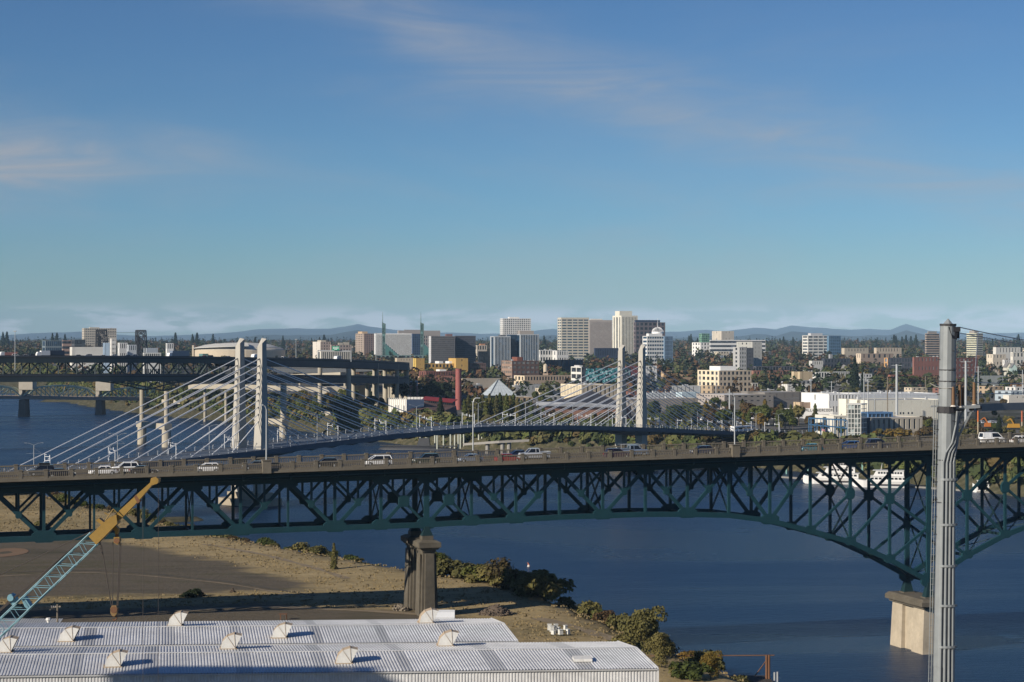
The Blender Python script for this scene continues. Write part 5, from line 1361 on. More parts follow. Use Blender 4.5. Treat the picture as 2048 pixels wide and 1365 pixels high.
# brown brick hall with dark curved roof
d = 1180
bh = wthing('brick_hall', 'wide brown brick hall with dark sloping roof and white eaves band', 'building', P(1150, 850, d))
part(bh, 'wall', mat('brick_hall_wall', (0.30, 0.165, 0.115), 0.9, var=0.12), lambda mb: slab4(mb, [Vector((*P(1086, 860, d)[:2], 8)), Vector((*P(1236, 860, d + 14)[:2], 8)), q3(1236, 816, d + 14), q3(1150, 813, d + 7), q3(1086, 812, d)], Vector((10, 34, 0))))
part(bh, 'eaves_band', mat('eaves_white', (0.62, 0.63, 0.65), 0.6), lambda mb: slab4(mb, [q3(1072, 812, d - 2), q3(1236, 816, d + 13), q3(1236, 811.5, d + 13), q3(1160, 805.5, d + 5), q3(1072, 804.5, d - 2)], Vector((0.6, 2.0, 0))))
part(bh, 'roof', mat('roof_black', (0.05, 0.05, 0.06), 0.85, var=0.2, scale=0.1), lambda mb: slab4(mb, [q3(1072, 805, d), q3(1160, 806, d + 7), q3(1236, 812, d + 15), q3(1244, 806, d + 30), q3(1200, 788, d + 40), q3(1184, 782, d + 42), q3(1150, 792, d + 40), q3(1118, 801, d + 37), q3(1084, 803.5, d + 34)], Vector((0, 0, -.4))))

# painted letter wall: white band with black letters, and white painted tangle on the grey hall
d = 1205
sw = wthing('sign_wall', 'white painted wall band with black lettering behind the street trees', 'wall', P(1620, 830, d))
part(sw, 'wall', mat('signwall_white', (0.70, 0.69, 0.66)), lambda mb: mb.box(PX(1521, d), PX(1666, d), d, d + 0.5, gz(PX(1600, d), d) - 1, PZ(817, d)))
LETTERS = {'A': '011010011111', 'L': '100010001111', 'E': '111111001111'}
glyphs = {'C': [(0, 0, .25, 1), (0, .8, 1, 1), (0, 0, 1, .2)], 'O': [(0, 0, .25, 1), (.75, 0, 1, 1), (0, .8, 1, 1), (0, 0, 1, .2)], 'R': [(0, 0, .25, 1), (0, .8, 1, 1), (.75, .5, 1, 1), (0, .42, 1, .6), (.6, 0, .9, .45)],
          'E': [(0, 0, .25, 1), (0, .8, 1, 1), (0, .42, .8, .6), (0, 0, 1, .2)], 'L': [(0, 0, .25, 1), (0, 0, 1, .2)], 'A': [(0, 0, .25, 1), (.75, 0, 1, 1), (0, .8, 1, 1), (0, .4, 1, .58)], 'M': [(0, 0, .2, 1), (.8, 0, 1, 1), (.4, .3, .6, 1), (0, .8, 1, 1)],
          'T': [(.38, 0, .62, 1), (0, .8, 1, 1)], 'H': [(0, 0, .25, 1), (.75, 0, 1, 1), (0, .42, 1, .6)], 'V': [(0, .3, .25, 1), (.75, .3, 1, 1), (.2, 0, .8, .35)], 'S': [(0, .8, 1, 1), (0, .42, .25, 1), (0, .42, 1, .6), (.75, 0, 1, .6), (0, 0, 1, .2)], 'Y': [(0, .5, .25, 1), (.75, .5, 1, 1), (.38, 0, .62, .6)], ' ': []}
def write(T, txt, x0, x1, y0, y1, dd, m):
    n = len(txt); w = (x1 - x0) / n
    for i, ch_ in enumerate(txt):
        if ch_ == ' ': continue
        part(T, 'letter', m, lambda mb, i=i, ch_=ch_: [mb.box(PX(x0 + w * (i + a * 0.74), dd), PX(x0 + w * (i + c2 * 0.74), dd), dd - 0.06 - 0.004 * j, dd - 0.001, PZ(y1 - (y1 - y0) * b, dd), PZ(y1 - (y1 - y0) * e, dd)) for j, (a, b, c2, e) in enumerate(glyphs[ch_])])
write(sw, 'THE SMALL EVERCOOR', 1584, 1666, 818.2, 823.5, d, flat('letter_black', (0.02, 0.02, 0.02)))
mu = wthing('wall_painting', 'tangle of white painted lettering on the grey hall between the far towers', 'graffiti', P(1261, 815, 1298))
rr = random.Random(4)
def tang(mb):
    dd = 1297.0
    for k in range(46):
        x = 1249 + rr.random() * 25; y = 804 + rr.random() * 13; a = rr.uniform(-.9, .9)
        p = Vector(P(x, y, dd - 0.02 * k * 0.1)); v = Vector((math.sin(a) * 1.1, 0, math.cos(a) * 1.3)); mb.beam(p - v, p + v, 0.05, 0.42, up=(0, 1, 0))
part(mu, 'strokes', flat('paint_white', (0.78, 0.78, 0.77)), tang, 'stuff')
mt = wthing('mural', 'patchy teal and turquoise mural seen through the cable stays', 'mural', P(1205, 752, 1630))
def tealp(mb, lo, hi, n, seed):
    r2 = random.Random(seed)
    for k in range(n):
        x = r2.uniform(lo, hi); y = r2.uniform(738.5, 764); s = r2.uniform(0.5, 1.3)
        dd = 1640 + (x - 1172) * 0.155 - 0.75 - 0.002 * k; p = Vector(P(x, y, dd)); mb.cyl(p, p + Vector((0, .04, 0)), s, s, 6)
part(mt, 'pale_patches', flat('mural_pale', (0.28, 0.52, 0.55)), lambda mb: tealp(mb, 1172, 1242, 70, 1), 'stuff')
part(mt, 'teal_patches', flat('mural_teal', (0.03, 0.17, 0.20)), lambda mb: tealp(mb, 1172, 1244, 130, 2), 'stuff')

# arena with overlapping roof shells
d = 2650; c = Vector((PX(468, d), d + 60, 0)); g0 = gz(c.x, c.y); rx_, ry_ = 92 * d / F, 58.0
ar = wthing('arena', 'round beige arena with overlapping pale roof shells behind the freeway bridge', 'arena', (c.x, c.y, g0))
def ring(r, z, n=48): return [Vector((c.x + rx_ * r * math.cos(2 * math.pi * i / n), c.y + ry_ * r * math.sin(2 * math.pi * i / n), z)) for i in range(n)]
zw = PZ(701, d); zr = PZ(685.5, d)
part(ar, 'wall', mat('arena_wall', (0.52, 0.44, 0.33), 0.9, var=0.08), lambda mb: mb.loft([ring(1, g0 - 1), ring(1.0, zw)]))
part(ar, 'band', mat('arena_band', (0.46, 0.42, 0.35)), lambda mb: mb.loft([ring(0.985, zw + 0.01), ring(0.95, zw + 2.2), ring(0.9, zw + 3.4)], caps=False))
o = part(ar, 'roof_shell', mat('arena_roof', (0.44, 0.43, 0.40), 0.75, var=0.08), lambda mb: mb.loft([ring(0.93, zw + 2.4), ring(0.82, zw + 5.0), ring(0.62, zr - 2.2), ring(0.35, zr - 0.6), ring(0.08, zr)])); smooth(o)
def shell(mb):
    L = []
    for i in range(13):
        a = math.pi * (0.98 + 0.62 * i / 12); L.append([Vector((c.x + rx_ * r * math.cos(a), c.y + ry_ * r * math.sin(a), z)) for r, z in ((1.04, zw + 2.2 + i * 0.33), (0.80, zw + 6.2 + i * 0.36), (0.55, zr - 1.2), (0.55, zr - 2.2), (0.80, zw + 5.4 + i * 0.36), (1.04, zw + 1.4 + i * 0.33))])
    mb.loft(L)
part(ar, 'overlapping_shell', mat('arena_shell', (0.50, 0.49, 0.45), 0.7), shell)
part(ar, 'entrance', GLT, lambda mb: mb.box(PX(395, d), PX(413, d), c.y - ry_ * 0.82, c.y - ry_ * 0.6, g0, PZ(708, d)))
part(ar, 'stair_tower', mat('arena_wall2', (0.5, 0.43, 0.34)), lambda mb: mb.box(PX(371, d), PX(374.5, d), c.y - 6, c.y + 4, g0, PZ(691, d)))

# twin glass spires
for xs_, lab in ((767.5, 'left slender green glass spire in front of the striped hotel'), (844, 'right slender green glass spire beside the dark apartment block')):
    d = 2800; X_ = PX(xs_, d); g0 = gz(X_, d); T = wthing('glass_spire', lab, 'spire', (X_, d, g0), 'twin green glass spires')
    SPG = mat('spire_steel', (0.12, 0.18, 0.17), 0.45, var=0.1)
    zs = PZ(645, d); zs2 = PZ(648, d); hw = 2.2
    part(T, 'shaft', GLT, lambda mb: mb.box(X_ - hw + .3, X_ + hw - .3, d + .3, d + 4.1, g0, zs2 - 1))
    for px_, py_ in ((-hw, 0), (hw, 0), (-hw, 4.4), (hw, 4.4)):
        part(T, 'corner_post', SPG, lambda mb, px_=px_, py_=py_: mb.beam((X_ + px_ * 1.0, d + py_, g0), (X_ + px_, d + py_, zs if px_ < 0 else zs2), 0.5, 0.5))
    for k in range(14):
        z = g0 + (zs2 - g0) * (k + 0.5) / 14
        part(T, 'cross_bar', SPG, lambda mb, z=z: [mb.beam((X_ - hw, d, z), (X_ + hw, d, z), 0.35, 0.35), mb.beam((X_ - hw, d, z), (X_ + hw, d, z + 3.0), 0.22, 0.22)])
    part(T, 'top', SPG, lambda mb: mb.add([(X_ - hw, d, zs2 - 1), (X_ + hw, d, zs2 - 1), (X_ + hw, d, zs2), (X_ - hw, d, zs), (X_ - hw, d + 4.4, zs2 - 1), (X_ + hw, d + 4.4, zs2 - 1), (X_ + hw, d + 4.4, zs2), (X_ - hw, d + 4.4, zs)], [(0, 1, 2, 3), (7, 6, 5, 4), (3, 2, 6, 7), (1, 5, 6, 2), (0, 3, 7, 4)]))
    part(T, 'mast', SPG, lambda mb: mb.cyl((X_ - 1.6, d + 1, zs - 3), (X_ - 1.6, d + 1, PZ(624.5, d)), 0.55, 0.16, 6))
    part(T, 'atrium_roof', mat('atrium_teal', (0.06, 0.15, 0.14), 0.4), lambda mb: slab4(mb, [Vector((X_ + hw, d, g0)), Vector((X_ + 21, d, g0)), Vector((X_ + 21, d, PZ(711, d))), Vector((X_ + hw, d, PZ(688, d)))], Vector((0, 14, 0))))
# wire dome on the white office
d = 2612; cx_, cy_ = PX(1316, d), d + 6; z0_ = PZ(667.6, d); r_ = 11.5 * d / F
T = wthing('wire_dome', 'white open wire dome on the roof of the ribbon-window office', 'dome', (cx_, cy_, z0_))
WDM = flat('dome_white', (0.78, 0.78, 0.76)); mb = MB(); mb.cyl((0, 0, 0), (0, 0, 2.4), r_ * 1.06, r_ * 1.02, 20); mb.build('drum', WDM, T)
for k in range(10):
    a = math.pi * k / 10; mb = MB(); pv = None
    for i in range(13):
        b = math.pi * i / 12; p = Vector((r_ * math.cos(b) * math.cos(a), r_ * math.cos(b) * math.sin(a), 2.4 + r_ * 0.80 * math.sin(b)))
        if pv is not None: mb.beam(pv, p, 0.34, 0.34)
        pv = p
    mb.build('rib', WDM, T)
mb = MB(); mb.cyl((0, 0, 2.4 + r_ * .8), (0, 0, 2.4 + r_ * .8 + 12), 0.3, 0.1, 6); mb.build('mast', WDM, T)
# water tank on brick warehouse roof
d = 1800; X_ = PX(1091, d); g0 = gz(X_, d); T = wthing('water_tank', 'beige round water tank beside the brown brick warehouse', 'water tank', (X_, d, g0)); TNK = mat('tank_beige', (0.52, 0.44, 0.33))
mb = MB(); zt_ = PZ(731, d) - g0; zb2 = PZ(744, d) - g0; mb.cyl((0, 0, zb2), (0, 0, zt_), 2.0, 2.0, 16); mb.build('tank', TNK, T)
mb = MB(); mb.cyl((0, 0, zt_), (0, 0, zt_ + 1.5), 2.1, 0.2, 16); mb.build('lid', TNK, T)
mb = MB(); mb.box(-2.4, 2.4, -2.4, 2.4, 0, zb2 - 1.4); mb.build('tower', wallm((0.40, 0.30, 0.22)), T)
for a, b in ((-1.5, -1.5), (1.5, -1.5), (1.5, 1.5), (-1.5, 1.5)):
    mb = MB(); mb.box(a - .2, a + .2, b - .2, b + .2, zb2 - 1.4, zb2); mb.build('leg', TNK, T)

# glass stair tower, low hall and blue steel frame on the right
d = 985
st = wthing('glass_stair_tower', 'square white-framed glass stair tower above the far rail', 'building', P(1708, 880, d))
WF = flat('frame_white', (0.70, 0.70, 0.66)); zb2, ztp = gz(PX(1708, d), d) - 1, PZ(809, d)
xa, xb, xc2 = PX(1696, d), PX(1721.5, d), PX(1733, d + 8)
part(st, 'core', mat('stair_core', (0.16, 0.18, 0.17)), lambda mb: mb.box(xa + 2, xb - 2, d + 2.2, d + 5.5, zb2, ztp - 1))
for k in range(4 + 1):
    x = xa + (xb - xa) * k / 4; part(st, 'mullion', WF, lambda mb, x=x: mb.box(x - .14, x + .14, d - .14, d + .14, zb2, ztp - .3))
    x = xb + (xc2 - xb) * k / 4; y = d + 8 * k / 4
    if k: part(st, 'mullion', WF, lambda mb, x=x, y=y: mb.box(x - .12, x + .12, y - .12, y + .12, zb2, ztp - .3))
rows = 8
for k in range(rows + 1):
    z = zb2 + (ztp - zb2) * k / rows
    part(st, 'transom', WF, lambda mb, z=z: [mb.beam((xa, d - .02, z), (xb, d - .02, z), 0.26, 0.30), mb.beam((xb, d + .02, z), (xc2, d + 8, z), 0.26, 0.30), mb.beam((xa, d, z), (xa, d + 8, z), .26, .3)])
PANE = glass('pane_clear', (0.13, 0.15, 0.145), 0.06, 2.0, 0.8, 0.6)
for r_ in range(rows):
    for k in range(4):
        x0_, x1_ = xa + (xb - xa) * k / 4 + .16, xa + (xb - xa) * (k + 1) / 4 - .16; z0_, z1_ = zb2 + (ztp - zb2) * r_ / rows + .17, zb2 + (ztp - zb2) * (r_ + 1) / rows - .17
        part(st, 'pane', PANE, lambda mb, a=x0_, b=x1_, c2=z0_, e=z1_: mb.box(a, b, d + .02, d + .08, c2, e))
part(st, 'roof', WF, lambda mb: mb.prism([(xa - .3, d - .3), (xb + .3, d - .3), (xc2 + .3, d + 8), (xa + 2.7, d + 8.3)], ztp - .29, ztp + .3))
bld('low beige hall with blue clerestory right of the glass stair tower', 1738, 1742, 1845, 836, 1000, (0.44, 0.40, 0.33), 1, 2, 10, 0.6, 0.5, GLG, L=26, roof=ROOFW)
bld('navy box joining the glass stair tower to the low hall', 1722, 1724, 1741, 836, 992, (0.05, 0.06, 0.085), 1, 1, 3, 0.95, 0.9, L=8)
bld('cream wing left of the glass stair tower', 1666, 1668, 1697, 832, 1012, (0.62, 0.60, 0.52), 1, 1, 3, 0.5, 0.4, GLG, L=20)
bld('blue clerestory on the low beige hall', 1733, 1736, 1786, 825, 1016, (0.08, 0.17, 0.32), 1, 1, 6, 0.12, 0.1, GLB, L=10)
bf = wthing('steel_frame', 'open blue steel walkway frame left of the glass stair tower', 'frame', P(1655, 870, 985)); BLU = flat('blue_steel', (0.05, 0.15, 0.29), 0.5)
for k in range(7):
    x = PX(1622 + k * 12, 985); part(bf, 'post', BLU, lambda mb, x=x, k=k: mb.box(x - .2, x + .2, 984.8, 985.2, 8, PZ(837 + k * 0.6, 985)))
    part(bf, 'post', BLU, lambda mb, x=x, k=k: mb.box(x - .2, x + .2, 991.8, 992.2, 8, PZ(837 + k * 0.6, 985)))
for y0, y1 in ((837.2, 841), (850, 857)):
    for dd in (985, 992):
        part(bf, 'rail', BLU, lambda mb, y0=y0, y1=y1, dd=dd: mb.beam((PX(1622, 985), dd, PZ(y0, 985)), (PX(1694, 985), dd, PZ(y1, 985)), 0.4, 0.45))
    for k in range(7):
        x = PX(1622 + k * 12, 985); zz = PZ(y0 + (y1 - y0) * k / 6, 985); part(bf, 'cross_bar', BLU, lambda mb, x=x, zz=zz: mb.beam((x, 985, zz), (x, 992, zz), 0.3, 0.3))
for xf, lab, col in ((1643, 'flag with red stripe on a pole before the blue frame', (0.5, 0.2, 0.22)), (1655.5, 'white flag on a pole before the blue frame', (0.75, 0.75, 0.75))):
    T = wthing('flagpole', lab, 'flag', (PX(xf, 960), 960, 8)); mb = MB(); mb.cyl((0, 0, 0), (0, 0, PZ(856, 960) - 8), 0.1, 0.07, 6); mb.build('pole', GALV, T)
    mb = MB(); z = PZ(857, 960) - 8; rings = []
    vs = []; n_ = 7
    for i in range(n_): vs += [(0.05 + i * 0.28, 0.12 * math.sin(i * 1.4), z - 0.15 * i), (0.05 + i * 0.28, 0.12 * math.sin(i * 1.4 + .4), z - 1.1 - 0.16 * i)]
    mb.add(vs, [(2 * i, 2 * i + 1, 2 * i + 3, 2 * i + 2) for i in range(n_ - 1)]); mb.build('cloth', flat('flag_%d' % xf, col), T)

# gabled houses at the right edge
def house(label, x0, x1, yr, ye, d, wall, roofc):
    X0, X1 = PX(x0, d), PX(x1, d); g0 = gz(X0, d) - .5; T = thing('house', label, 'house', (X0, d, g0)); w = X1 - X0; he = PZ(ye, d) - g0; hr = PZ(yr, d) - g0
    mb = MB(); mb.add([(0, 0, 0), (w, 0, 0), (w, 0, he), (w / 2, 0, hr), (0, 0, he), (0, 14, 0), (w, 14, 0), (w, 14, he), (w / 2, 14, hr), (0, 14, he)], [(0, 1, 2, 3, 4), (9, 8, 7, 6, 5), (1, 6, 7, 2), (5, 0, 4, 9)]); mb.build('wall', wallm(wall), T)
    mb = MB(); o_ = 0.5
    for s in (0, 1):
        a = Vector((-o_ if s == 0 else w + o_, -o_, he - 0.3)); b = Vector((w / 2, -o_, hr + 0.12)); mb.add([a, b, b + Vector((0, 15, 0)), a + Vector((0, 15, 0)), a + Vector((0, 0, .3)), b + Vector((0, 0, .3)), b + Vector((0, 15, .3)), a + Vector((0, 15, .3))], [(0, 1, 2, 3), (4, 7, 6, 5), (0, 4, 5, 1), (2, 6, 7, 3), (0, 3, 7, 4)])
    mb.build('roof', mat('houseroof_%d' % int(roofc[0] * 100), roofc), T)
    for k in range(2):
        for f_ in range(2):
            mb = MB(); cx_ = w * (0.3 + 0.4 * k); mb.box(cx_ - w * .08, cx_ + w * .08, -0.06, -0.001, he * (0.22 + 0.42 * f_), he * (0.42 + 0.42 * f_)); mb.build('window', GLD, T)
house('cream gabled house with steep roof at the right edge', 2013, 2024, 726, 735, 2000, (0.62, 0.60, 0.50), (0.20, 0.19, 0.18))
house('pale green gabled house with steep roof at the right edge', 2023, 2034, 728, 736, 1990, (0.34, 0.44, 0.42), (0.19, 0.19, 0.19))
house('small white church-like gable left of the tall conifer', 1687, 1694, 731, 739, 2000, (0.66, 0.65, 0.6), (0.22, 0.21, 0.20))
# ================================================================ corrugated sheds in the foreground
SHW = mat('sheet_white', (0.59, 0.595, 0.595), 0.5, metal=0.15, var=0.24, scale=0.22, fine=0.2, fscale=1.3, objrand=0.05)
SHD = mat('sheet_weathered', (0.47, 0.475, 0.475), 0.5, metal=0.25, var=0.2, scale=0.3, fine=0.12, objrand=0.1)
SHR = mat('sheet_stained', (0.48, 0.44, 0.38), 0.6, metal=0.1, var=0.35, scale=0.4, fine=0.2)
AXD = Vector((math.cos(R(3.8)), math.sin(R(3.8)), 0)); CRD = Vector((0.173, -0.985, 0)).normalized(); RUN = 10.35; ZR, ZE = 22.0, 21.25
PITCH = 0.36
def corr_panel(p0, u, L, v, name, m, parent, amp=0.06):
    """corrugated sheet: u along the wave, v down the fall"""
    n = max(1, int(round(L / PITCH))); nrm = u.cross(v).normalized()
    if nrm.z < -0.01: nrm = -nrm
    vs = []; fs = []; q = L / n
    prof = ((0.0, 0.0), (0.42, 0.0), (0.52, 1.0), (0.90, 1.0))
    for i in range(n):
        for f_, a in prof:
            b = p0 + u * (q * (i + f_)) + nrm * (amp * a); vs += [b, b + v]
    b = p0 + u * L; vs += [b, b + v]
    for k in range(len(vs) // 2 - 1): fs.append((2 * k, 2 * k + 1, 2 * k + 3, 2 * k + 2))
    mb = MB(); mb.add(vs, fs); o = mb.build(name, m, parent); o.location = -Vector(parent.location)
    return o
SHEDS = []
def shed(label, rx_px, ry_px, s0, seed):
    d = F * (H - ZR) / (ry_px - HY); Rr = Vector((PX(rx_px, d), d, ZR))
    T = thing('corrugated_shed', label, 'shed', (Rr.x - 40, Rr.y, 11)); rr = random.Random(seed)
    dz = Vector((0, 0, ZE - ZR)); fv = CRD * RUN + dz; bv = -CRD * RUN + dz
    s = 0.0
    while s < s0:
        w = rr.choice((7.2, 8.4, 9.0)); w2 = rr.choice((1.2, 1.5, 1.8))
        for (ww, mm) in ((w, SHW if rr.random() > 0.2 else SHR), (w2, SHD)):
            a = Rr - AXD * (s + ww)
            corr_panel(a, AXD, ww - 0.01, fv, 'roof_panel', mm, T); corr_panel(a + Vector((0, 0, -0.003)), AXD, ww - 0.01, bv, 'roof_panel', mm, T)
            corr_panel(a + fv + Vector((0, 0, -0.12)), AXD, ww - 0.01, Vector((0, 0, -(ZE - 9.5))), 'wall_panel', SHW, T)
            s += ww
    E = Rr - AXD * s
    part(T, 'ridge_cap', SHW, lambda mb: mb.beam(Rr + Vector((0, 0, .07)), E + Vector((0, 0, .07)), 0.4, 0.06))
    part(T, 'gutter', SHD, lambda mb: [mb.beam(Rr + fv + CRD * 0.08 - Vector((0, 0, .1)), E + fv + CRD * 0.08 - Vector((0, 0, .1)), 0.2, 0.16), mb.beam(Rr + bv - CRD * 0.06 - Vector((0, 0, .1)), E + bv - CRD * 0.06 - Vector((0, 0, .1)), 0.2, 0.16)])
    pts = [Rr + fv, Rr, Rr + bv]; lo = [Vector((p.x, p.y, 9.5)) for p in pts]
    off = AXD * -0.06
    part(T, 'end_wall', SHD, lambda mb: mb.add([p + off for p in (lo[0], lo[2], pts[2], pts[1], pts[0])], [(0, 1, 2, 3, 4)]))
    part(T, 'back_wall', SHW, lambda mb: mb.add([Vector((E.x, E.y, 9.5)) + (bv - dz) * 0.98, lo[2] - (bv - dz) * 0.02, pts[2] - (bv - dz) * .02 - Vector((0, 0, .2)), E + bv * 0.98 - Vector((0, 0, .2))], [(0, 1, 2, 3)]))
    part(T, 'verge_trim', SHW, lambda mb: [mb.beam(Rr + AXD * .05, Rr + fv + AXD * .05, 0.10, 0.3), mb.beam(Rr + AXD * .05, Rr + bv + AXD * .05, 0.10, 0.3), mb.beam(Rr + fv + AXD * .05, lo[0] + AXD * .05, 0.2, 0.2)])
    SHEDS.append((T, Rr)); return T, Rr
shed('near long white corrugated shed roof along the bottom edge', 1273, 1297, 128, 3)
shed('white corrugated shed roof behind the near one, ending left of the hives', 1007, 1248, 104, 8)

def roof_hit(x, y, si, front):
    Rr = SHEDS[si][1]; best = None
    for k in range(0, 104):
        r_ = k * 0.1; sgn = 1 if front else -1
        z = ZR + (ZE - ZR) * r_ / RUN
        d = F * (H - z) / (y - HY); X_ = PX(x, d)
        t = ((X_ - Rr.x) * AXD.x + (d - Rr.y) * AXD.y)
        # solve plane: distance across
        p = Rr + AXD * t; q = Vector((X_, d, 0)) - Vector((p.x, p.y, 0)); c_ = q.dot(CRD)
        e = abs(c_ - sgn * r_)
        if best is None or e < best[0]: best = (e, X_, d, z)
    return best[1:]
VW = mat('vent_white', (0.68, 0.67, 0.63), 0.6, var=0.16, scale=0.8, fine=0.12); VR = mat('vent_rusty', (0.42, 0.33, 0.23), 0.75, var=0.4, scale=1.1, fine=0.2)
VENTS = [(144, 1284, 1, 1, 'rust-topped'), (19, 1306, 0, 0, 'clean white'), (238, 1335, 0, 1, 'rust-topped'), (361, 1253, 1, 0, 'clean white'), (468, 1299, 0, 0, 'clean white'), (570, 1277, 1, 1, 'rust-topped'), (700, 1328, 0, 1, 'very rusty'), (863, 1247, 1, 0, 'clean white'), (903, 1293, 0, 0, 'clean white')]
WH = ['second from the left on the rear shed', 'at the left edge between the two sheds', 'on the near shed at left, above its shaded end', 'on the rear shed right of the hook', 'fifth along, in the valley of the two sheds', 'on the rear shed in mid picture', 'on the near shed in mid picture', 'on the rear shed in front of the field pier', 'in the valley near the right end of the rear shed']
def make_vent():
    T = thing('roof_vent', 'x', 'roof vent')
    ang = [180, 150, 122, 92, 62]; r_ = 1.72; D = 0.95
    arc = [(r_ * math.cos(R(a)), r_ * math.sin(R(a)) + 0.06) for a in ang]
    for s in (-1, 1):
        mb = MB(); mb.add([(0.05, s * D, 0.06)] + [(x, s * D, z) for x, z in arc], [tuple(range(6)) if s > 0 else tuple(range(5, -1, -1))]); mb.build('side_sheet', VW, T)
    for k in range(4):
        (x0, z0), (x1, z1) = arc[k], arc[k + 1]; mb = MB(); mb.add([(x0, -D, z0), (x1, -D, z1), (x1, D, z1), (x0, D, z0)], [(0, 1, 2, 3)]); mb.build('hood_sheet', VW, T)
        
        if k in (1, 2):
            mb = MB(); mb.beam((x1, -D - .03, z1), (0.05, -D - .03, 0.08), 0.04, 0.04); mb.build('seam', VR, T)
        mb = MB(); mb.beam((x1, -D, z1 + .02), (x1, D, z1 + .02), 0.06, 0.05); mb.build('seam', VR, T)
    mb = MB(); mb.box(-1.85, 0.25, -1.1, 1.1, -0.5, 0.05); mb.build('curb', VR, T)
    mb = MB(); mb.add([(0.05, -D, .08), (0.05, D, .08), (arc[4][0] * .9, D, arc[4][1] * .9), (arc[4][0] * .9, -D, arc[4][1] * .9)], [(0, 1, 2, 3)]); mb.build('screen', flat('vent_dark', (0.03, 0.03, 0.035)), T)
    return T
v0 = make_vent()
for q, (x, y, si, fr, look) in enumerate(VENTS):
    o = v0 if q == 0 else copy_tree(v0)
    X_, d_, z_ = roof_hit(x, y, si, fr)
    o.location = (X_, d_ + 0.9, z_ + 0.05 + (0.0)); o.rotation_euler = (0, 0, R(4 + (q * 7 % 5)))
    if look != 'clean white':
        for c_ in o.children:
            if c_.name.startswith('hood_sheet'):
                c_.data = c_.data.copy(); c_.data.materials[0] = VR
    tag(o, '%s hooded vent %s' % (look, WH[q]), 'roof vent', 'hooded vents on the shed roofs')
X_, d_, z_ = roof_hit(1165, 1322, 0, 1)
T = thing('skylight', 'white double skylight hatch near the right end of the near shed', 'skylight', (X_, d_, z_), R(4))
for k in (0, 1):
    mb = MB(); mb.add([(-1.1 + k * 1.1, -.9, .03), (-.04 + k * 1.1, -.9, .03), (-.04 + k * 1.1, .9, .17), (-1.1 + k * 1.1, .9, .17), (-1.1 + k * 1.1, -.9, .33), (-.04 + k * 1.1, -.9, .33), (-.04 + k * 1.1, .9, .47), (-1.1 + k * 1.1, .9, .47)], [(0, 3, 2, 1), (4, 5, 6, 7), (0, 1, 5, 4), (1, 2, 6, 5), (2, 3, 7, 6), (3, 0, 4, 7)]); mb.build('hatch', VW, T)
# neighbour office tower (left of the frame, behind the eye's left shoulder) that shades the near roof
bt = thing('office_tower', 'glass office tower standing outside the left picture edge', 'building', (-114.0, 151.0, 11))
mb = MB(); mb.box(-12.5, 12.5, -10, 10, 0, 59); mb.build('glazing', GLB, bt)
mb = MB()
for k in range(15): mb.box(-12.8, 12.8, -10.3, 10.3, k * 4.0, k * 4.0 + 1.1)
mb.build('floor_bands', wallm((0.45, 0.46, 0.47)), bt)

# low shed and wooden pole at left
d = 300; T = thing('corrugated_shed', 'low grey corrugated shed roof at the left edge behind the crane boom', 'shed', (PX(60, d), d, 11))
corr_panel(Vector(P(-120, 1238, 306)), Vector((1, 0, 0)), PX(131, d) - PX(-120, d), Vector((0.3, -10, -1.6)), 'roof_panel', SHD, T, 0.07)
part(T, 'wall', SHD, lambda mb: mb.box(PX(-120, d), PX(128, d), 297, 305, 10, 14.6))
part(T, 'roof_cowl', VW, lambda mb: [mb.cyl(P(97, 1249, 298), P(97, 1240, 298), 0.25, 0.25, 8), mb.cyl(P(97, 1240.5, 298), P(97, 1236, 298), 0.45, 0.3, 8)])
WOOD = mat('pole_wood', (0.20, 0.17, 0.13), 0.9)
T = thing('utility_pole', 'short wooden utility pole with crossarm beside the low shed', 'utility pole', (PX(115, 292), 292, 11)); 
part(T, 'pole', WOOD, lambda mb: mb.cyl((PX(115, 292), 292, 11), P(115, 1209, 292), 0.17, 0.13, 8))
part(T, 'crossarm', WOOD, lambda mb: [mb.beam(P(102, 1216, 292), P(122, 1213, 292), 0.14, 0.14), mb.beam(P(100, 1220, 291), P(118, 1218, 293), 0.12, 0.12)])
part(T, 'insulators', flat('insulator_grey', (0.35, 0.33, 0.32)), lambda mb: [mb.cyl(P(x, 1215, 292), P(x, 1212, 292), 0.09, 0.07, 6) for x in (103, 107, 111, 120)], 'stuff')
part(T, 'wire', flat('wire_dark', (0.10, 0.10, 0.10)), lambda mb: [mb.cyl(P(104 + k * 3, 1213 + k, 292), P(-60, 1222 + k * 5, 285), 0.018, n=4) for k in range(4)])

# ================================================================ crane
CRB = mat('crane_blue', (0.17, 0.33, 0.40), 0.55, var=0.2, scale=0.7); CRY = mat('crane_yellow', (0.27, 0.17, 0.042), 0.55, var=0.22, scale=0.7, fine=0.14); ROPE = flat('wire_rope', (0.06, 0.05, 0.045)); RUST = mat('rust_brown', (0.15, 0.075, 0.04), 0.85, var=0.3)
DC = 172.0
cr = thing('crawler_crane', 'lattice boom crane with blue boom and yellow boom head at the left', 'crane', (PX(-440, DC), DC, 11))
def cp(x, y, n=0.0): return Vector(P(x, y, DC)) + Vector((0, n, 0))
U0, U1 = (-415, 1632), (184, 1064); L0, L1 = (-392, 1650), (196, 1088)
def lerp2(a, b, t): return (a[0] + (b[0] - a[0]) * t, a[1] + (b[1] - a[1]) * t)
HW = 0.66
for pa, pb in ((U0, U1), (L0, L1)):
    for n in (-HW, HW):
        part(cr, 'boom_chord', CRB, lambda mb, pa=pa, pb=pb, n=n: mb.cyl(cp(*pa, n), cp(*pb, n), 0.058, n=6))
NB = 26
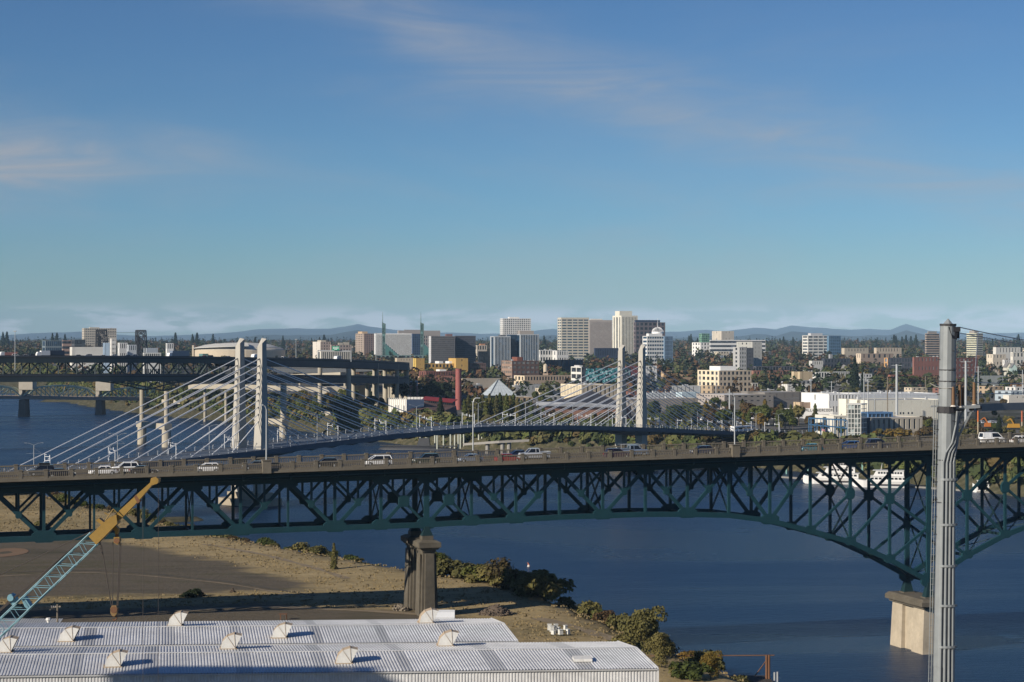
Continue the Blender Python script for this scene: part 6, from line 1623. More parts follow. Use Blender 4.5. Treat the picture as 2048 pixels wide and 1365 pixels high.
for k in range(NB):
    t0, t1 = k / NB, (k + 1) / NB
    for n in (-HW, HW):
        part(cr, 'boom_lacing', CRB, lambda mb, t0=t0, t1=t1, n=n, k=k: [mb.cyl(cp(*lerp2(U0, U1, t0), n), cp(*lerp2(L0, L1, t1), n), 0.030, n=5), mb.cyl(cp(*lerp2(L0, L1, t0), n), cp(*lerp2(U0, U1, t0), n), 0.028, n=5)])
    for a, b in ((U0, U1), (L0, L1)):
        part(cr, 'boom_lacing', CRB, lambda mb, a=a, b=b, t0=t0, t1=t1, k=k: mb.cyl(cp(*lerp2(a, b, t0), -HW if k % 2 else HW), cp(*lerp2(a, b, t1), HW if k % 2 else -HW), 0.028, n=5))
def plate(T, name, m, pts, n0, n1):
    return part(T, name, m, lambda mb: slab4(mb, [cp(x, y, n0) for x, y in pts], Vector((0, n1 - n0, 0))))
plate(cr, 'boom_head', CRY, [(181, 1072), (196, 1088), (226, 1058), (238, 1046), (236, 1028), (222, 1034), (206, 1048)], -0.75, 0.75)
plate(cr, 'jib', CRY, [(229, 1051), (251, 1030), (280, 1000), (308, 967), (304, 963), (275, 989), (246, 1016), (224, 1036)], -0.42, 0.42)
plate(cr, 'jib_head', CRY, [(302, 966), (308, 970), (316, 966), (320, 957), (312, 954), (304, 956)], -0.5, 0.5)
part(cr, 'jib_sheave', CRY, lambda mb: mb.cyl(cp(312, 961, -.56), cp(312, 961, .56), 0.32, n=14))
plate(cr, 'jib_band', RUST, [(277, 1007), (282, 1002), (274, 989), (270, 993)], -0.435, 0.435)
plate(cr, 'side_bracket', CRY, [(194, 1040), (206, 1050), (213, 1046), (200, 1036)], -0.5, 0.3)
for pts in (((214, 1040), (230, 1017)), ((230, 1017), (240, 1027)), ((222, 1030), (212, 1024))):
    part(cr, 'guard_rail', CRY, lambda mb, pts=pts: mb.cyl(cp(*pts[0], -.7), cp(*pts[1], -.7), 0.045, n=6))
plate(cr, 'hook_arm', CRY, [(222, 1050), (232, 1050), (239, 1058), (237, 1068), (231, 1068), (231, 1062), (224, 1057)], -0.3, 0.3)
part(cr, 'arm_pin', RUST, lambda mb: mb.cyl(cp(234, 1066, 0), cp(234, 1075, 0), 0.16, n=8))
plate(cr, 'upper_block', CRY, [(229, 1074), (240, 1074), (241, 1083), (236, 1089), (229, 1085)], -0.35, 0.35)
part(cr, 'upper_sheave', RUST, lambda mb: mb.cyl(cp(235, 1081, -.37), cp(235, 1081, .37), 0.26, n=12))
for a, b in (((203, 1091), (223, 1212)), ((226, 1084), (225, 1212)), ((240, 1078), (234, 1212)), ((242, 1086), (236, 1212)), ((286, 990), (286, 1640)), ((317, 966), (316, 1640))):
    part(cr, 'hoist_rope', ROPE, lambda mb, a=a, b=b: mb.cyl(cp(*a), cp(*b), 0.04 if a[0] < 260 else 0.018, n=5))
part(cr, 'chain', ROPE, lambda mb: [mb.beam(cp(199 + k * 0.9, 1083 + k * 4), cp(200 + k * 0.9, 1086 + k * 4), 0.1, 0.16) for k in range(6)])
plate(cr, 'hook_block', mat('block_rust', (0.22, 0.14, 0.06), 0.7, var=0.3), [(222, 1216), (225, 1211), (233, 1211), (236, 1216), (235, 1226), (231, 1232), (226, 1232), (222, 1226)], -0.28, 0.28)
part(cr, 'hook_sheave', RUST, lambda mb: mb.cyl(cp(229, 1219, -.31), cp(229, 1219, .31), 0.30, n=14))
def hook(mb):
    pv = None
    for i in range(10):
        a = R(100 - i * 27); p = cp(229, 1236) + Vector((0.2 * math.cos(a), 0, 0.2 * math.sin(a)))
        if pv is not None: mb.cyl(pv, p, 0.07, n=6)
        pv = p
    mb.cyl(cp(229, 1231), cp(229, 1234), 0.08, n=6)
part(cr, 'hook', RUST, hook)
for a, b in (((186, 1062), (-60, 1178)), ((182, 1066), (-30, 1248)), ((178, 1070), (-120, 1320))):
    part(cr, 'pendant_rope', ROPE, lambda mb, a=a, b=b: [mb.cyl(cp(*a, n), cp(*b, n), 0.04, n=5) for n in (-.5, .5)])
plate(cr, 'winch_plate', CRB, [(18, 1190), (24, 1187), (31, 1192), (36, 1200), (28, 1210), (20, 1204)], -0.4, 0.4)
plate(cr, 'winch_plate', CRB, [(46, 1198), (52, 1194), (64, 1212), (60, 1220), (52, 1212)], -0.5, 0.5)
part(cr, 'winch_drum', CRB, lambda mb: mb.cyl(cp(24, 1195, -.6), cp(24, 1195, .6), 0.28, n=12))
bx, by = PX(-470, DC), DC
part(cr, 'cab', CRB, lambda mb: mb.box(bx - 5, bx + 2.5, by - 1.6, by + 1.6, 12.6, 15.6))
part(cr, 'engine_house', CRY, lambda mb: mb.box(bx - 9, bx - 5.01, by - 1.5, by + 1.5, 12.6, 15.0))
for s in (-1, 1):
    part(cr, 'crawler_track', flat('track_dark', (0.05, 0.05, 0.05)), lambda mb, s=s: mb.box(bx - 7, bx + 2.5, by + s * 2.2 - .5, by + s * 2.2 + .5, 10.9, 12.2))
part(cr, 'turntable', RUST, lambda mb: mb.cyl((bx - 2.5, by, 12.0), (bx - 2.5, by, 12.6), 1.4, n=16))
part(cr, 'mast', CRB, lambda mb: [mb.cyl((bx - 3, by + n, 15), (PX(-560, DC), by + n, PZ(1300, DC)), 0.12, n=6) for n in (-.7, .7)])

# ================================================================ galvanised line pole at right
DP = 140.0
pb, ptp = Vector((PX(1878.5, DP), DP, 10.5)), Vector((PX(1896, DP), DP, PZ(652, DP)))
mp = thing('line_pole', 'huge galvanised steel line pole with conduits in the right foreground', 'pole', pb)
PG = mat('pole_galvanised', (0.235, 0.255, 0.265), 0.55, metal=0.15, var=0.14, scale=0.9, fine=0.10, fscale=2.5)
PDK = flat('fitting_dark', (0.035, 0.035, 0.04), 0.6); PBR = mat('bushing_brown', (0.17, 0.10, 0.055), 0.35)
def pc(z, a, r_):
    """point on the pole: height, direction angle in degrees (0 = right, 90 = towards the eye), distance from its axis"""
    t = (z - pb.z) / (ptp.z - pb.z); c_ = pb.lerp(ptp, t); return c_ + Vector((math.cos(R(a)) * r_, -math.sin(R(a)) * r_, 0))
def prad(z): return 0.98 - 0.43 * (z - pb.z) / (ptp.z - pb.z)
zs_ = [10.5, 22.5, 36.0, 48.0, ptp.z]
for k in range(4):
    part(mp, 'shaft_section', PG, lambda mb, k=k: mb.cyl(pc(zs_[k], 0, 0), pc(zs_[k + 1], 0, 0), prad(zs_[k]) * (1.0 if k == 0 else 1.03), prad(zs_[k + 1]), 12, True, 0, R(15)))
part(mp, 'cap_plate', PDK, lambda mb: mb.cyl(pc(ptp.z, 0, 0), pc(ptp.z + .14, 0, 0), 0.60, 0.60, 12))
part(mp, 'finial', PG, lambda mb: mb.cyl(pc(ptp.z + .14, 0, 0), pc(ptp.z + .5, 0, 0), 0.34, 0.04, 8))
part(mp, 'top_bracket', PDK, lambda mb: [mb.beam(pc(ptp.z - .25, 55, .3), pc(ptp.z - .25, 10, .78), 0.45, 0.35), mb.add([pc(ptp.z - .1, 100, .60), pc(ptp.z - .1, 20, .74), pc(ptp.z - 1.0, 30, .66), pc(ptp.z - .9, 70, .60)], [(0, 1, 2, 3)]), mb.cyl(pc(ptp.z - .2, 0, .7), pc(ptp.z - .9, 0, .7), .13, .13, 8)])
for k in range(4):
    a = 118 - k * 19
    def con(mb, a=a, k=k):
        mb.cyl(pc(10.6, a, prad(10.6) + .13), pc(PZ(925, DP), a, prad(PZ(925, DP)) + .13), 0.085, n=10)
        pts = [pc(PZ(925, DP), a, prad(51) + .13), pc(PZ(905, DP), a - 12, prad(51) + .13), pc(PZ(885, DP), a - 45, prad(52) + .15), pc(PZ(850, DP), max(20, a - 70), prad(53) + .16), pc(PZ(822, DP), max(15, a - 75), prad(53) + .2)]
        for p, q in zip(pts, pts[1:]): mb.cyl(p, q, 0.07, n=8)
    part(mp, 'conduit', PG, con)
for y in (958, 1048, 1130, 1209, 1291, 1372, 1460):
    z = PZ(y, DP)
    part(mp, 'conduit_clamp', PG, lambda mb, z=z: [mb.beam(pc(z, 128 - k * 18, prad(z) + .24), pc(z, 110 - k * 18, prad(z) + .24), 0.05, 0.16) for k in range(5)])
for s in (-0.09, 0.09):
    part(mp, 'ladder_rail', PG, lambda mb, s=s: mb.cyl(pc(11, 172, 1.2 + s) , pc(PZ(800, DP), 172, 0.86 + s), 0.03, n=5))
part(mp, 'ladder_rung', PG, lambda mb: [mb.cyl(pc(z, 172, 1.2 - .37 * (z - 11) / 45 - .14), pc(z, 172, 1.2 - .37 * (z - 11) / 45 + .14), 0.022, n=4) for z in np.arange(12, 54, 0.42)], 'stuff')
for k in range(26):
    z = 58.4 - k * 0.62
    if z < 45: break
    part(mp, 'step_bolt', PDK, lambda mb, z=z, k=k: mb.cyl(pc(z, 165 if k % 2 else 62, prad(z) - .05), pc(z, 165 if k % 2 else 62, prad(z) + .22), 0.028, n=5))
for z in (57.0, 56.2, 50.6, 47.6):
    part(mp, 'band', PDK, lambda mb, z=z: mb.cyl(pc(z, 0, 0), pc(z + .07, 0, 0), prad(z) + .03, prad(z) + .03, 12))
zx = PZ(816, DP)
part(mp, 'collar', PDK, lambda mb: mb.cyl(pc(zx - .35, 0, 0), pc(zx + .1, 0, 0), prad(zx) + .10, prad(zx) + .10, 12))
part(mp, 'platform_arm', PG, lambda mb: [mb.beam(pc(zx, 30, .6), Vector(P(1958, 813, DP)) + Vector((0, -.2, 0)), 0.22, 0.22), mb.beam(pc(zx, -30, .6), Vector(P(1952, 815, DP)) + Vector((0, .9, 0)), 0.2, 0.2), mb.beam(pc(zx + .1, 178, .5), pc(zx + .1, 178, 1.15), 0.2, 0.12)])
part(mp, 'brace', PG, lambda mb: [mb.beam(Vector(P(1946, 816, DP)), pc(PZ(880, DP), 10, .7), 0.13, 0.13), mb.beam(Vector(P(1928, 818, DP)), pc(PZ(850, DP), 10, .7), 0.12, 0.12)])
for x, y0, y1, dy in ((1901.5, 774, 810, -.8), (1917, 770, 812, -.4), (1932, 776, 812, 1.0), (1949, 765, 809, 0.1)):
    br = part(mp, 'bushing', PBR, lambda mb, x=x, y0=y0, y1=y1, dy=dy: mb.cyl(Vector(P(x, y1, DP)) + Vector((0, dy, 0)), Vector(P(x, y0, DP)) + Vector((0, dy, 0)), 0.13, 0.10, 10))
    part(mp, 'bushing_skirt', flat('porcelain', (0.55, 0.52, 0.46), 0.4), lambda mb, x=x, y1=y1, dy=dy: mb.cyl(Vector(P(x, y1 + 3, DP)) + Vector((0, dy, 0)), Vector(P(x, y1, DP)) + Vector((0, dy, 0)), 0.22, 0.15, 10))
part(mp, 'clutter', PDK, lambda mb: [mb.box(*(lambda q: (q.x - .14, q.x + .14, q.y - .2, q.y + .2, q.z - .16, q.z + .16))(Vector(P(x, y, DP)))) for x, y in ((1894, 818), (1911, 822), (1921, 818), (1943, 817), (1958, 817), (1890, 826), (1905, 829))], 'stuff')
WIRE = flat('line_wire', (0.42, 0.42, 0.40), 0.5, metal=0.3)
def sagwire(mb, a, b, sag, r_, n=14):
    a = Vector(a); b = Vector(b); pv = None
    for i in range(n + 1):
        t = i / n; p = a.lerp(b, t) - Vector((0, 0, sag * 4 * t * (1 - t)))
        if pv is not None: mb.cyl(pv, p, r_, n=4, caps=False)
        pv = p
lw = thing('power_line', 'pair of thin power wires running right from the top of the steel pole', 'power line', (ptp.x, ptp.y, ptp.z))
part(lw, 'wire', WIRE, lambda mb: sagwire(mb, pc(ptp.z - .1, 0, .8), P(2330, 705, 190), 0.5, 0.035)); part(lw, 'wire', WIRE, lambda mb: sagwire(mb, pc(ptp.z - .5, 0, .8), P(2330, 716, 190), 0.4, 0.03))
part(lw, 'wire', WIRE, lambda mb: sagwire(mb, Vector(P(1949, 765, DP)), P(2330, 735, 250), 0.8, 0.03)); part(lw, 'wire', WIRE, lambda mb: sagwire(mb, Vector(P(1957, 788, DP)), P(2330, 752, 250), 0.6, 0.03))
part(lw, 'jumper', WIRE, lambda mb: sagwire(mb, Vector(P(1949, 765, DP)), P(1957, 664, DP + 20), -0.3, 0.03)); part(lw, 'jumper', WIRE, lambda mb: sagwire(mb, Vector(P(1901.5, 774, DP)) + Vector((0, -.8, 0)), P(1860, 767, DP), 0.2, 0.025))

# ================================================================ things in the field
def gpos(x, y, h=11.0):
    d = F * (H - h) / (y - HY); return Vector((PX(x, d), d, gz(PX(x, d), d)))
HV = [(1099, 1259, 9, 15), (1104, 1263, 9, 15), (1112, 1258, 8, 14), (1121, 1268, 9, 13), (1131, 1258, 7, 12), (1136, 1267, 7, 13), (1107, 1268, 8, 11), (1117, 1262, 7, 12)]
HL = ['leftmost tall white hive box', 'second white hive box from the left', 'white hive box at the back of the cluster', 'white hive box on legs at the front', 'tallest hive box at the back right', 'rightmost white hive box', 'front left low hive box', 'small hive box in the middle of the cluster']
HVM = mat('hive_white', (0.62, 0.62, 0.58), 0.8); HVD = mat('hive_stand', (0.08, 0.09, 0.07), 0.9)
for q, (x, y, w, h_) in enumerate(HV):
    p = gpos(x, y + 4); s = p.y / F; T = thing('bee_hive', HL[q] + ' on the dry grass', 'hive', p, R(8 * q), 'white hive boxes on the dry grass')
    W_, H_ = w * s * 0.9, h_ * s
    mb = MB(); mb.box(-W_ / 2, W_ / 2, -W_ / 2, W_ / 2, 0.25, H_ * .55); mb.build('lower_box', HVM, T); mb = MB(); mb.box(-W_ / 2 + .02, W_ / 2 - .02, -W_ / 2 + .02, W_ / 2 - .02, H_ * .55 + .01, H_ * .93); mb.build('upper_box', HVM, T)
    mb = MB(); mb.box(-W_ / 2 - .05, W_ / 2 + .05, -W_ / 2 - .05, W_ / 2 + .05, H_ * .935, H_); mb.build('lid', HVM, T)
    for a, b in ((-1, -1), (1, -1), (1, 1), (-1, 1)):
        mb = MB(); mb.box(a * W_ * .42 - .04, a * W_ * .42 + .04, b * W_ * .42 - .04, b * W_ * .42 + .04, -0.1, 0.25); mb.build('leg', HVD, T)
def pile(label, x, y, wpx, hpx, m, n, seed, stick):
    p = gpos(x, y); s = p.y / F; T = thing('debris_pile', label, 'pile', p); rr = random.Random(seed); mb = MB(); w = wpx * s / 2; h_ = hpx * s * 1.05
    for k in range(n):
        a = rr.uniform(0, 6.28); r_ = math.sqrt(rr.random()); z = h_ * (1 - r_) * rr.uniform(0.4, 1.05) + 0.05; c_ = Vector((w * r_ * math.cos(a), w * 0.7 * r_ * math.sin(a), z))
        v = Vector((rr.uniform(-1, 1), rr.uniform(-1, 1), rr.uniform(-.5, .5))).normalized() * (stick * rr.uniform(0.4, 1)); mb.beam(c_ - v, c_ + v, stick * .3, stick * .3)
    mb.build('debris', m, T)['kind'] = 'stuff'
    mb = MB(); rings = [[Vector((w * f_ * (1 + .12 * math.sin(5 * a)) * math.cos(a), w * .7 * f_ * math.sin(a), z)) for a in np.linspace(0, 6.28, 15)[:-1]] for f_, z in ((1.05, -.3), (.8, h_ * .3), (.45, h_ * .7), (.1, h_ * .92))]; mb.loft(rings); mb.build('mound', m, T)
pile('dark heap of brush and rubble right of the field pier', 991, 1228, 62, 20, mat('brush_brown', (0.11, 0.085, 0.065), 0.95, var=0.3, scale=1.5), 420, 1, 0.7)
pile('low brown earth mound behind the rear shed', 948, 1244, 40, 9, mat('earth', (0.10, 0.075, 0.055), 0.95), 60, 2, 0.3)
pile('small stack of old timbers at the foot of the field pier', 802, 1222, 22, 9, WOOD, 60, 3, 1.0)
pile('dark stump-like heap in the field beyond the shadow', 465, 1187, 9, 9, mat('brush_brown', (0.1, 0.08, 0.06)), 60, 6, 0.3)
p = gpos(878, 1243); T = thing('canopy_tent', 'white arched canopy tent behind the rear shed', 'tent', p); s = p.y / F
mb = MB(); w = 15 * s; rings = [[Vector((0 + q * 3.2, -w, 0)), Vector((q * 3.2, -w, .9)), Vector((q * 3.2, -w * .6, 1.7)), Vector((q * 3.2, 0, 2.0)), Vector((q * 3.2, w * .6, 1.7)), Vector((q * 3.2, w, .9)), Vector((q * 3.2, w, 0))] for q in (-.45, 0.85)]; mb.loft(rings); mb.build('cover', mat('tent_white', (0.60, 0.62, 0.64), 0.6), T)
p = gpos(567, 1243); T = thing('pallet_rack', 'small rusty rack standing behind the rear shed', 'rack', p)
for a in (-.5, .5):
    for b in (-.4, .4):
        mb = MB(); mb.box(a - .05, a + .05, b - .05, b + .05, 0, 1.0); mb.build('leg', RUST, T)
mb = MB(); mb.box(-.75, .65, -.5, .5, 1.0, 1.1); mb.build('top', RUST, T)
# dock with rusty pipe frame at the lower right
DD = 300.0; T = thing('pipe_frame', 'rusty pipe frame standing on the dock at the lower right', 'frame', P(1440, 1357, DD)); zt_ = PZ(1311, DD)
for x in (1338, 1440, 1533, 1538): part(T, 'post', RUST, lambda mb, x=x: mb.cyl(P(x, 1360, DD), P(x, 1310, DD), 0.13 if x < 1500 else 0.19, n=8))
part(T, 'top_rail', RUST, lambda mb: mb.cyl(P(1290, 1312.5, DD), P(1549, 1311, DD), 0.09, n=6)); part(T, 'brace', RUST, lambda mb: mb.cyl(P(1510, 1352, DD), P(1535, 1318, DD), 0.08, n=6))
T = thing('timber_dock', 'dark timber dock edge with rusty steel face at the lower right', 'dock', P(1430, 1365, DD))
part(T, 'deck', mat('dock_dark', (0.05, 0.045, 0.04), 0.9), lambda mb: mb.box(PX(1318, DD), PX(1542, DD), DD - 22, DD + 3, PZ(1360, DD) - .5, PZ(1358, DD)))
part(T, 'rusty_face', mat('dock_rust', (0.26, 0.14, 0.075), 0.9, var=0.5, scale=0.8), lambda mb: mb.box(PX(1495, DD), PX(1543, DD), DD - 1, DD + 3.2, -2, PZ(1360, DD) - .51))
for x in (1340, 1400, 1460): part(T, 'pile', WOOD, lambda mb, x=x: mb.cyl((PX(x, DD), DD - 3, -2), (PX(x, DD), DD - 3, PZ(1361, DD)), .25, n=8))
T = thing('mooring_posts', 'pale mooring posts at the right end of the dock', 'post', P(1552, 1365, DD))
for x, yt_ in ((1549, 1345), (1555, 1344)): part(T, 'post', GALV, lambda mb, x=x, yt_=yt_: mb.cyl((PX(x, DD), DD, -2), P(x, yt_, DD), 0.15, n=8))
p = Vector(P(1057, 1134, F * H / (1134 - HY))); T = thing('buoy', 'small orange and white buoy leaning in the river', 'buoy', (p.x, p.y, 0)); mb = MB(); mb.cyl((0, 0, -.3), (0.1, 0, .5), .4, .35, 10); mb.build('float', flat('buoy_white', (0.6, 0.55, 0.5)), T); mb = MB(); mb.cyl((0.1, 0, .5), (-.25, 0, 1.2), .2, .05, 8); mb.build('topmark', flat('buoy_orange', (0.5, 0.16, 0.06)), T)
# ================================================================ vehicles
TYRE = flat('tyre', (0.02, 0.02, 0.02), 0.9); CGL = glass('car_glass', (0.012, 0.015, 0.02), 0.05, 2.0, 0.1); LIGHT = flat('head_light', (0.7, 0.7, 0.66), 0.3); TAIL = flat('tail_light', (0.30, 0.02, 0.02), 0.4)
def paint(name, c):
    if name in MATS: return MATS[name]
    m = bpy.data.materials.new(name); t, b = nodes_of(m); b.inputs['Base Color'].default_value = (*c, 1); b.inputs['Roughness'].default_value = 0.32; b.inputs['Coat Weight'].default_value = 0.6; b.inputs['Coat Roughness'].default_value = 0.08; MATS[name] = m; return m
# side profile: (x, z of body top), greenhouse: (x, z), length, width, roof height
TYPES = {
    'sedan': dict(L=4.7, W=1.8, body=[(-2.35, .55), (-2.3, .85), (-1.6, .95), (1.1, .92), (2.1, .75), (2.35, .5)], gh=[(-1.75, .93), (-1.05, 1.40), (0.35, 1.44), (1.15, .93)]),
    'hatch': dict(L=4.3, W=1.78, body=[(-2.15, .6), (-2.1, .95), (-1.5, 1.0), (1.0, .98), (1.9, .8), (2.15, .55)], gh=[(-2.0, 1.0), (-1.55, 1.50), (0.35, 1.54), (1.25, .98)]),
    'suv': dict(L=4.75, W=1.9, body=[(-2.37, .6), (-2.32, 1.05), (-1.6, 1.12), (1.0, 1.1), (2.15, .98), (2.37, .6)], gh=[(-2.2, 1.1), (-1.85, 1.72), (0.3, 1.78), (1.15, 1.1)]),
    'van': dict(L=5.1, W=2.0, body=[(-2.55, .6), (-2.5, 1.25), (-1.6, 1.28), (1.3, 1.25), (2.3, 1.0), (2.55, .6)], gh=[(-2.45, 1.25), (-2.3, 2.05), (0.9, 2.08), (1.75, 1.25)]),
    'minivan': dict(L=5.0, W=1.95, body=[(-2.5, .6), (-2.45, 1.05), (-1.6, 1.1), (1.2, 1.06), (2.25, .9), (2.5, .55)], gh=[(-2.35, 1.08), (-2.05, 1.70), (0.5, 1.74), (1.6, 1.06)]),
    'pickup': dict(L=5.8, W=2.0, body=[(-2.9, .7), (-2.88, 1.18), (-.6, 1.2), (1.2, 1.2), (2.6, 1.1), (2.9, .6)], gh=[(-.85, 1.19), (-.75, 1.86), (0.75, 1.90), (1.5, 1.19)])}
def car(kind, pm, label, group, roofm=None):
    S = TYPES[kind]; T = thing('car' if kind not in ('van', 'minivan', 'pickup') else {'van': 'van', 'minivan': 'van', 'pickup': 'pickup_truck'}[kind], label, {'pickup': 'pickup', 'van': 'van', 'minivan': 'van'}.get(kind, 'car'), group=group)
    W = S['W'] / 2; mb = MB(); rings = []
    for x, z in S['body']:
        e = 0.12 if abs(x) > S['L'] / 2 - 0.1 else 0
        rings.append([Vector((x, -W + e, .28)), Vector((x, W - e, .28)), Vector((x, W - e, z * .72)), Vector((x, W - .10 - e, z)), Vector((x, -W + .10 + e, z)), Vector((x, -W + e, z * .72))])
    mb.loft(rings); o = mb.build('body', pm, T)
    g = S['gh']; wb, wt = W - 0.10, W - 0.26; (x0, z0), (x1, z1), (x2, z2), (x3, z3) = g
    van_solid = kind == 'van'
    def sec(x, z, w): return [Vector((x, -w, z)), Vector((x, w, z))]
    mb = MB(); b = sec(x0, z0 - .03, wb) + sec(x3, z3 - .03, wb) + sec(x1, z1, wt) + sec(x2, z2, wt)
    mb.add(b, [(0, 1, 3, 2), (4, 6, 7, 5), (0, 2, 6, 4), (3, 1, 5, 7), (2, 3, 7, 6), (1, 0, 4, 5)]); mb.build('windows', CGL, T)
    mb = MB(); mb.box(x1 - .05, x2 + .02, -wt - .02, wt + .02, min(z1, z2) - .02, max(z1, z2) + .06); mb.build('roof', roofm or pm, T)
    mb = MB()
    for s in (-1, 1):
        for (xa, za, xb, zb2) in ((x0, z0 - .02, x1, z1), (x3, z3 - .02, x2, z2), ((x1 + x2) / 2 - .1, z0, (x1 + x2) / 2 - .1, max(z1, z2))):
            mb.beam((xa, s * (wb + .01), za), (xb, s * (wt + .01), zb2), 0.10, 0.10)
    if van_solid:
        for s in (-1, 1): mb.add([(x0 + .05, s * (wb + .02), z0 - .02), (-.4, s * (wb + .02), z0 - .02), (-.4, s * (wt + .02), z1), (x1 + .02, s * (wt + .02), z1)], [(0, 1, 2, 3)] if s < 0 else [(3, 2, 1, 0)])
    mb.build('pillars', pm, T)
    if kind == 'pickup':
        mb = MB(); mb.box(-2.75, -.95, -W + .18, W - .18, 1.185, 1.215); mb.build('bed', flat('bed_dark', (0.05, .05, .05)), T)
        for s in (-1, 1):
            mb = MB(); mb.box(-2.88, -.9, s * (W - .1) - .06, s * (W - .1) + .06, 1.18, 1.36); mb.build('bed_side', pm, T)
        mb = MB(); mb.box(-2.9, -2.8, -W + .14, W - .14, 1.18, 1.36); mb.build('tailgate', pm, T)
    for xx in (-S['L'] * .31, S['L'] * .31):
        for s in (-1, 1):
            mb = MB(); mb.cyl((xx, s * (W - .2), .33), (xx, s * (W + .02), .33), .34, n=14); w_ = mb.build('wheel', TYRE, T)
            mb = MB(); mb.cyl((xx, s * (W + .021), .33), (xx, s * (W + .03), .33), .2, n=10); mb.build('rim', GALV, w_)
    for s in (-1, 1):
        mb = MB(); mb.box(S['L'] / 2 - .12, S['L'] / 2 + .01, s * (W - .38) - .2, s * (W - .38) + .2, .6, .76); mb.build('headlight', LIGHT, T)
        mb = MB(); mb.box(-S['L'] / 2 - .01, -S['L'] / 2 + .12, s * (W - .32) - .14, s * (W - .32) + .14, .72, .92); mb.build('tail_light', TAIL, T)
    return T
WHT = paint('paint_white', (0.56, 0.56, 0.55)); BLK2 = paint('paint_black', (0.012, 0.012, 0.015)); GRY = paint('paint_grey', (0.06, 0.065, 0.07)); SIL = paint('paint_silver', (0.42, 0.44, 0.47)); REDP = paint('paint_red', (0.25, 0.012, 0.015)); BLUP = paint('paint_blue', (0.015, 0.07, 0.24)); TLP = paint('paint_teal', (0.02, 0.16, 0.22)); DBL = paint('paint_navy', (0.012, 0.02, 0.06)); GRN = paint('paint_green', (0.015, 0.03, 0.025)); BGY = paint('paint_bluegrey', (0.16, 0.20, 0.27)); PUR = paint('paint_plum', (0.03, 0.012, 0.035))
LANES = {1: (-0.25, 1), 2: (2.6, 1), 3: (5.8, -1), 4: (8.9, -1)}     # n across, heading along t
CARS = [(84, 'suv', GRY, 3, -1, 'dark grey SUV with black roof box at the left end of the bridge', BLK2), (122, 'sedan', BLK2, 1, 1, 'black sedan low behind the balustrade beside the grey SUV', None), (206, 'sedan', WHT, 2, -1, 'long white sedan at the left end of the bridge', None), (251, 'suv', WHT, 3, -1, 'white SUV with raked roof above the crane tip', None), (287, 'sedan', BLK2, 1, 1, 'black sedan just right of the white SUV', None), (415, 'hatch', WHT, 1, -1, 'small white car alone below the left lamp post', None),
        (512, 'sedan', GRY, 2, -1, 'grey car half hidden behind the left lamp pedestal', None), (652, 'hatch', BLK2, 2, -1, 'black hatchback below the cable-stayed deck', None), (756, 'minivan', WHT, 2, -1, 'white minivan left of the field pier', None), (853, 'suv', GRN, 2, -1, 'dark green estate car above the field pier', None), (941, 'sedan', BGY, 2, -1, 'blue-grey sedan right of the field pier', None), (1016, 'sedan', REDP, 1, 1, 'red car in front of the silver pickup', None), (1034, 'sedan', DBL, 4, -1, 'dark blue car behind the red car', None), (1068, 'pickup', SIL, 3, -1, 'silver crew-cab pickup truck in mid bridge', None),
        (1234, 'suv', PUR, 1, 1, 'dark plum SUV below the far stay tower', None), (1266, 'pickup', BGY, 3, 1, 'pale grey pickup with rack ahead of the plum SUV', None), (1403, 'hatch', DBL, 2, -1, 'dark blue hatchback left of the right lamp post', None), (1622, 'sedan', TLP, 1, -1, 'teal car low behind the balustrade', None), (1699, 'hatch', BLUP, 2, -1, 'bright blue car below the glass stair tower', None), (1756, 'suv', DBL, 2, 1, 'navy estate car right of the bright blue car', None), (1984, 'van', WHT, 3, 1, 'white panel van right of the steel pole', None), (2044, 'sedan', WHT, 2, 1, 'white car at the right picture edge', None)]
for x, kind, pm, lane, hd, lab, roofm in CARS:
    n, _ = LANES[lane]; T = car(kind, pm, lab, 'cars on the truss bridge'); t = t_of(x, n)
    T.location = rp(t, n, rail_top(t) - 1.352); T.rotation_euler = (0, 0, RDIR + (0 if hd > 0 else math.pi))
    if 'roof box' in lab:
        mb = MB(); mb.box(-1.3, .5, -.45, .45, 1.86, 2.2); mb.build('roof_box', BLK2, T)
    if 'rack' in lab:
        mb = MB(); [mb.beam((a, -.8, 1.3), (a, -.8, 2.1), .07, .07) or mb.beam((a, .8, 1.3), (a, .8, 2.1), .07, .07) for a in (-2.6, -1.0, 1.0)]; [mb.beam((-2.7, s, 2.1), (1.4, s, 2.1), .08, .08) for s in (-.8, .8)]; mb.build('rack', GALV, T)
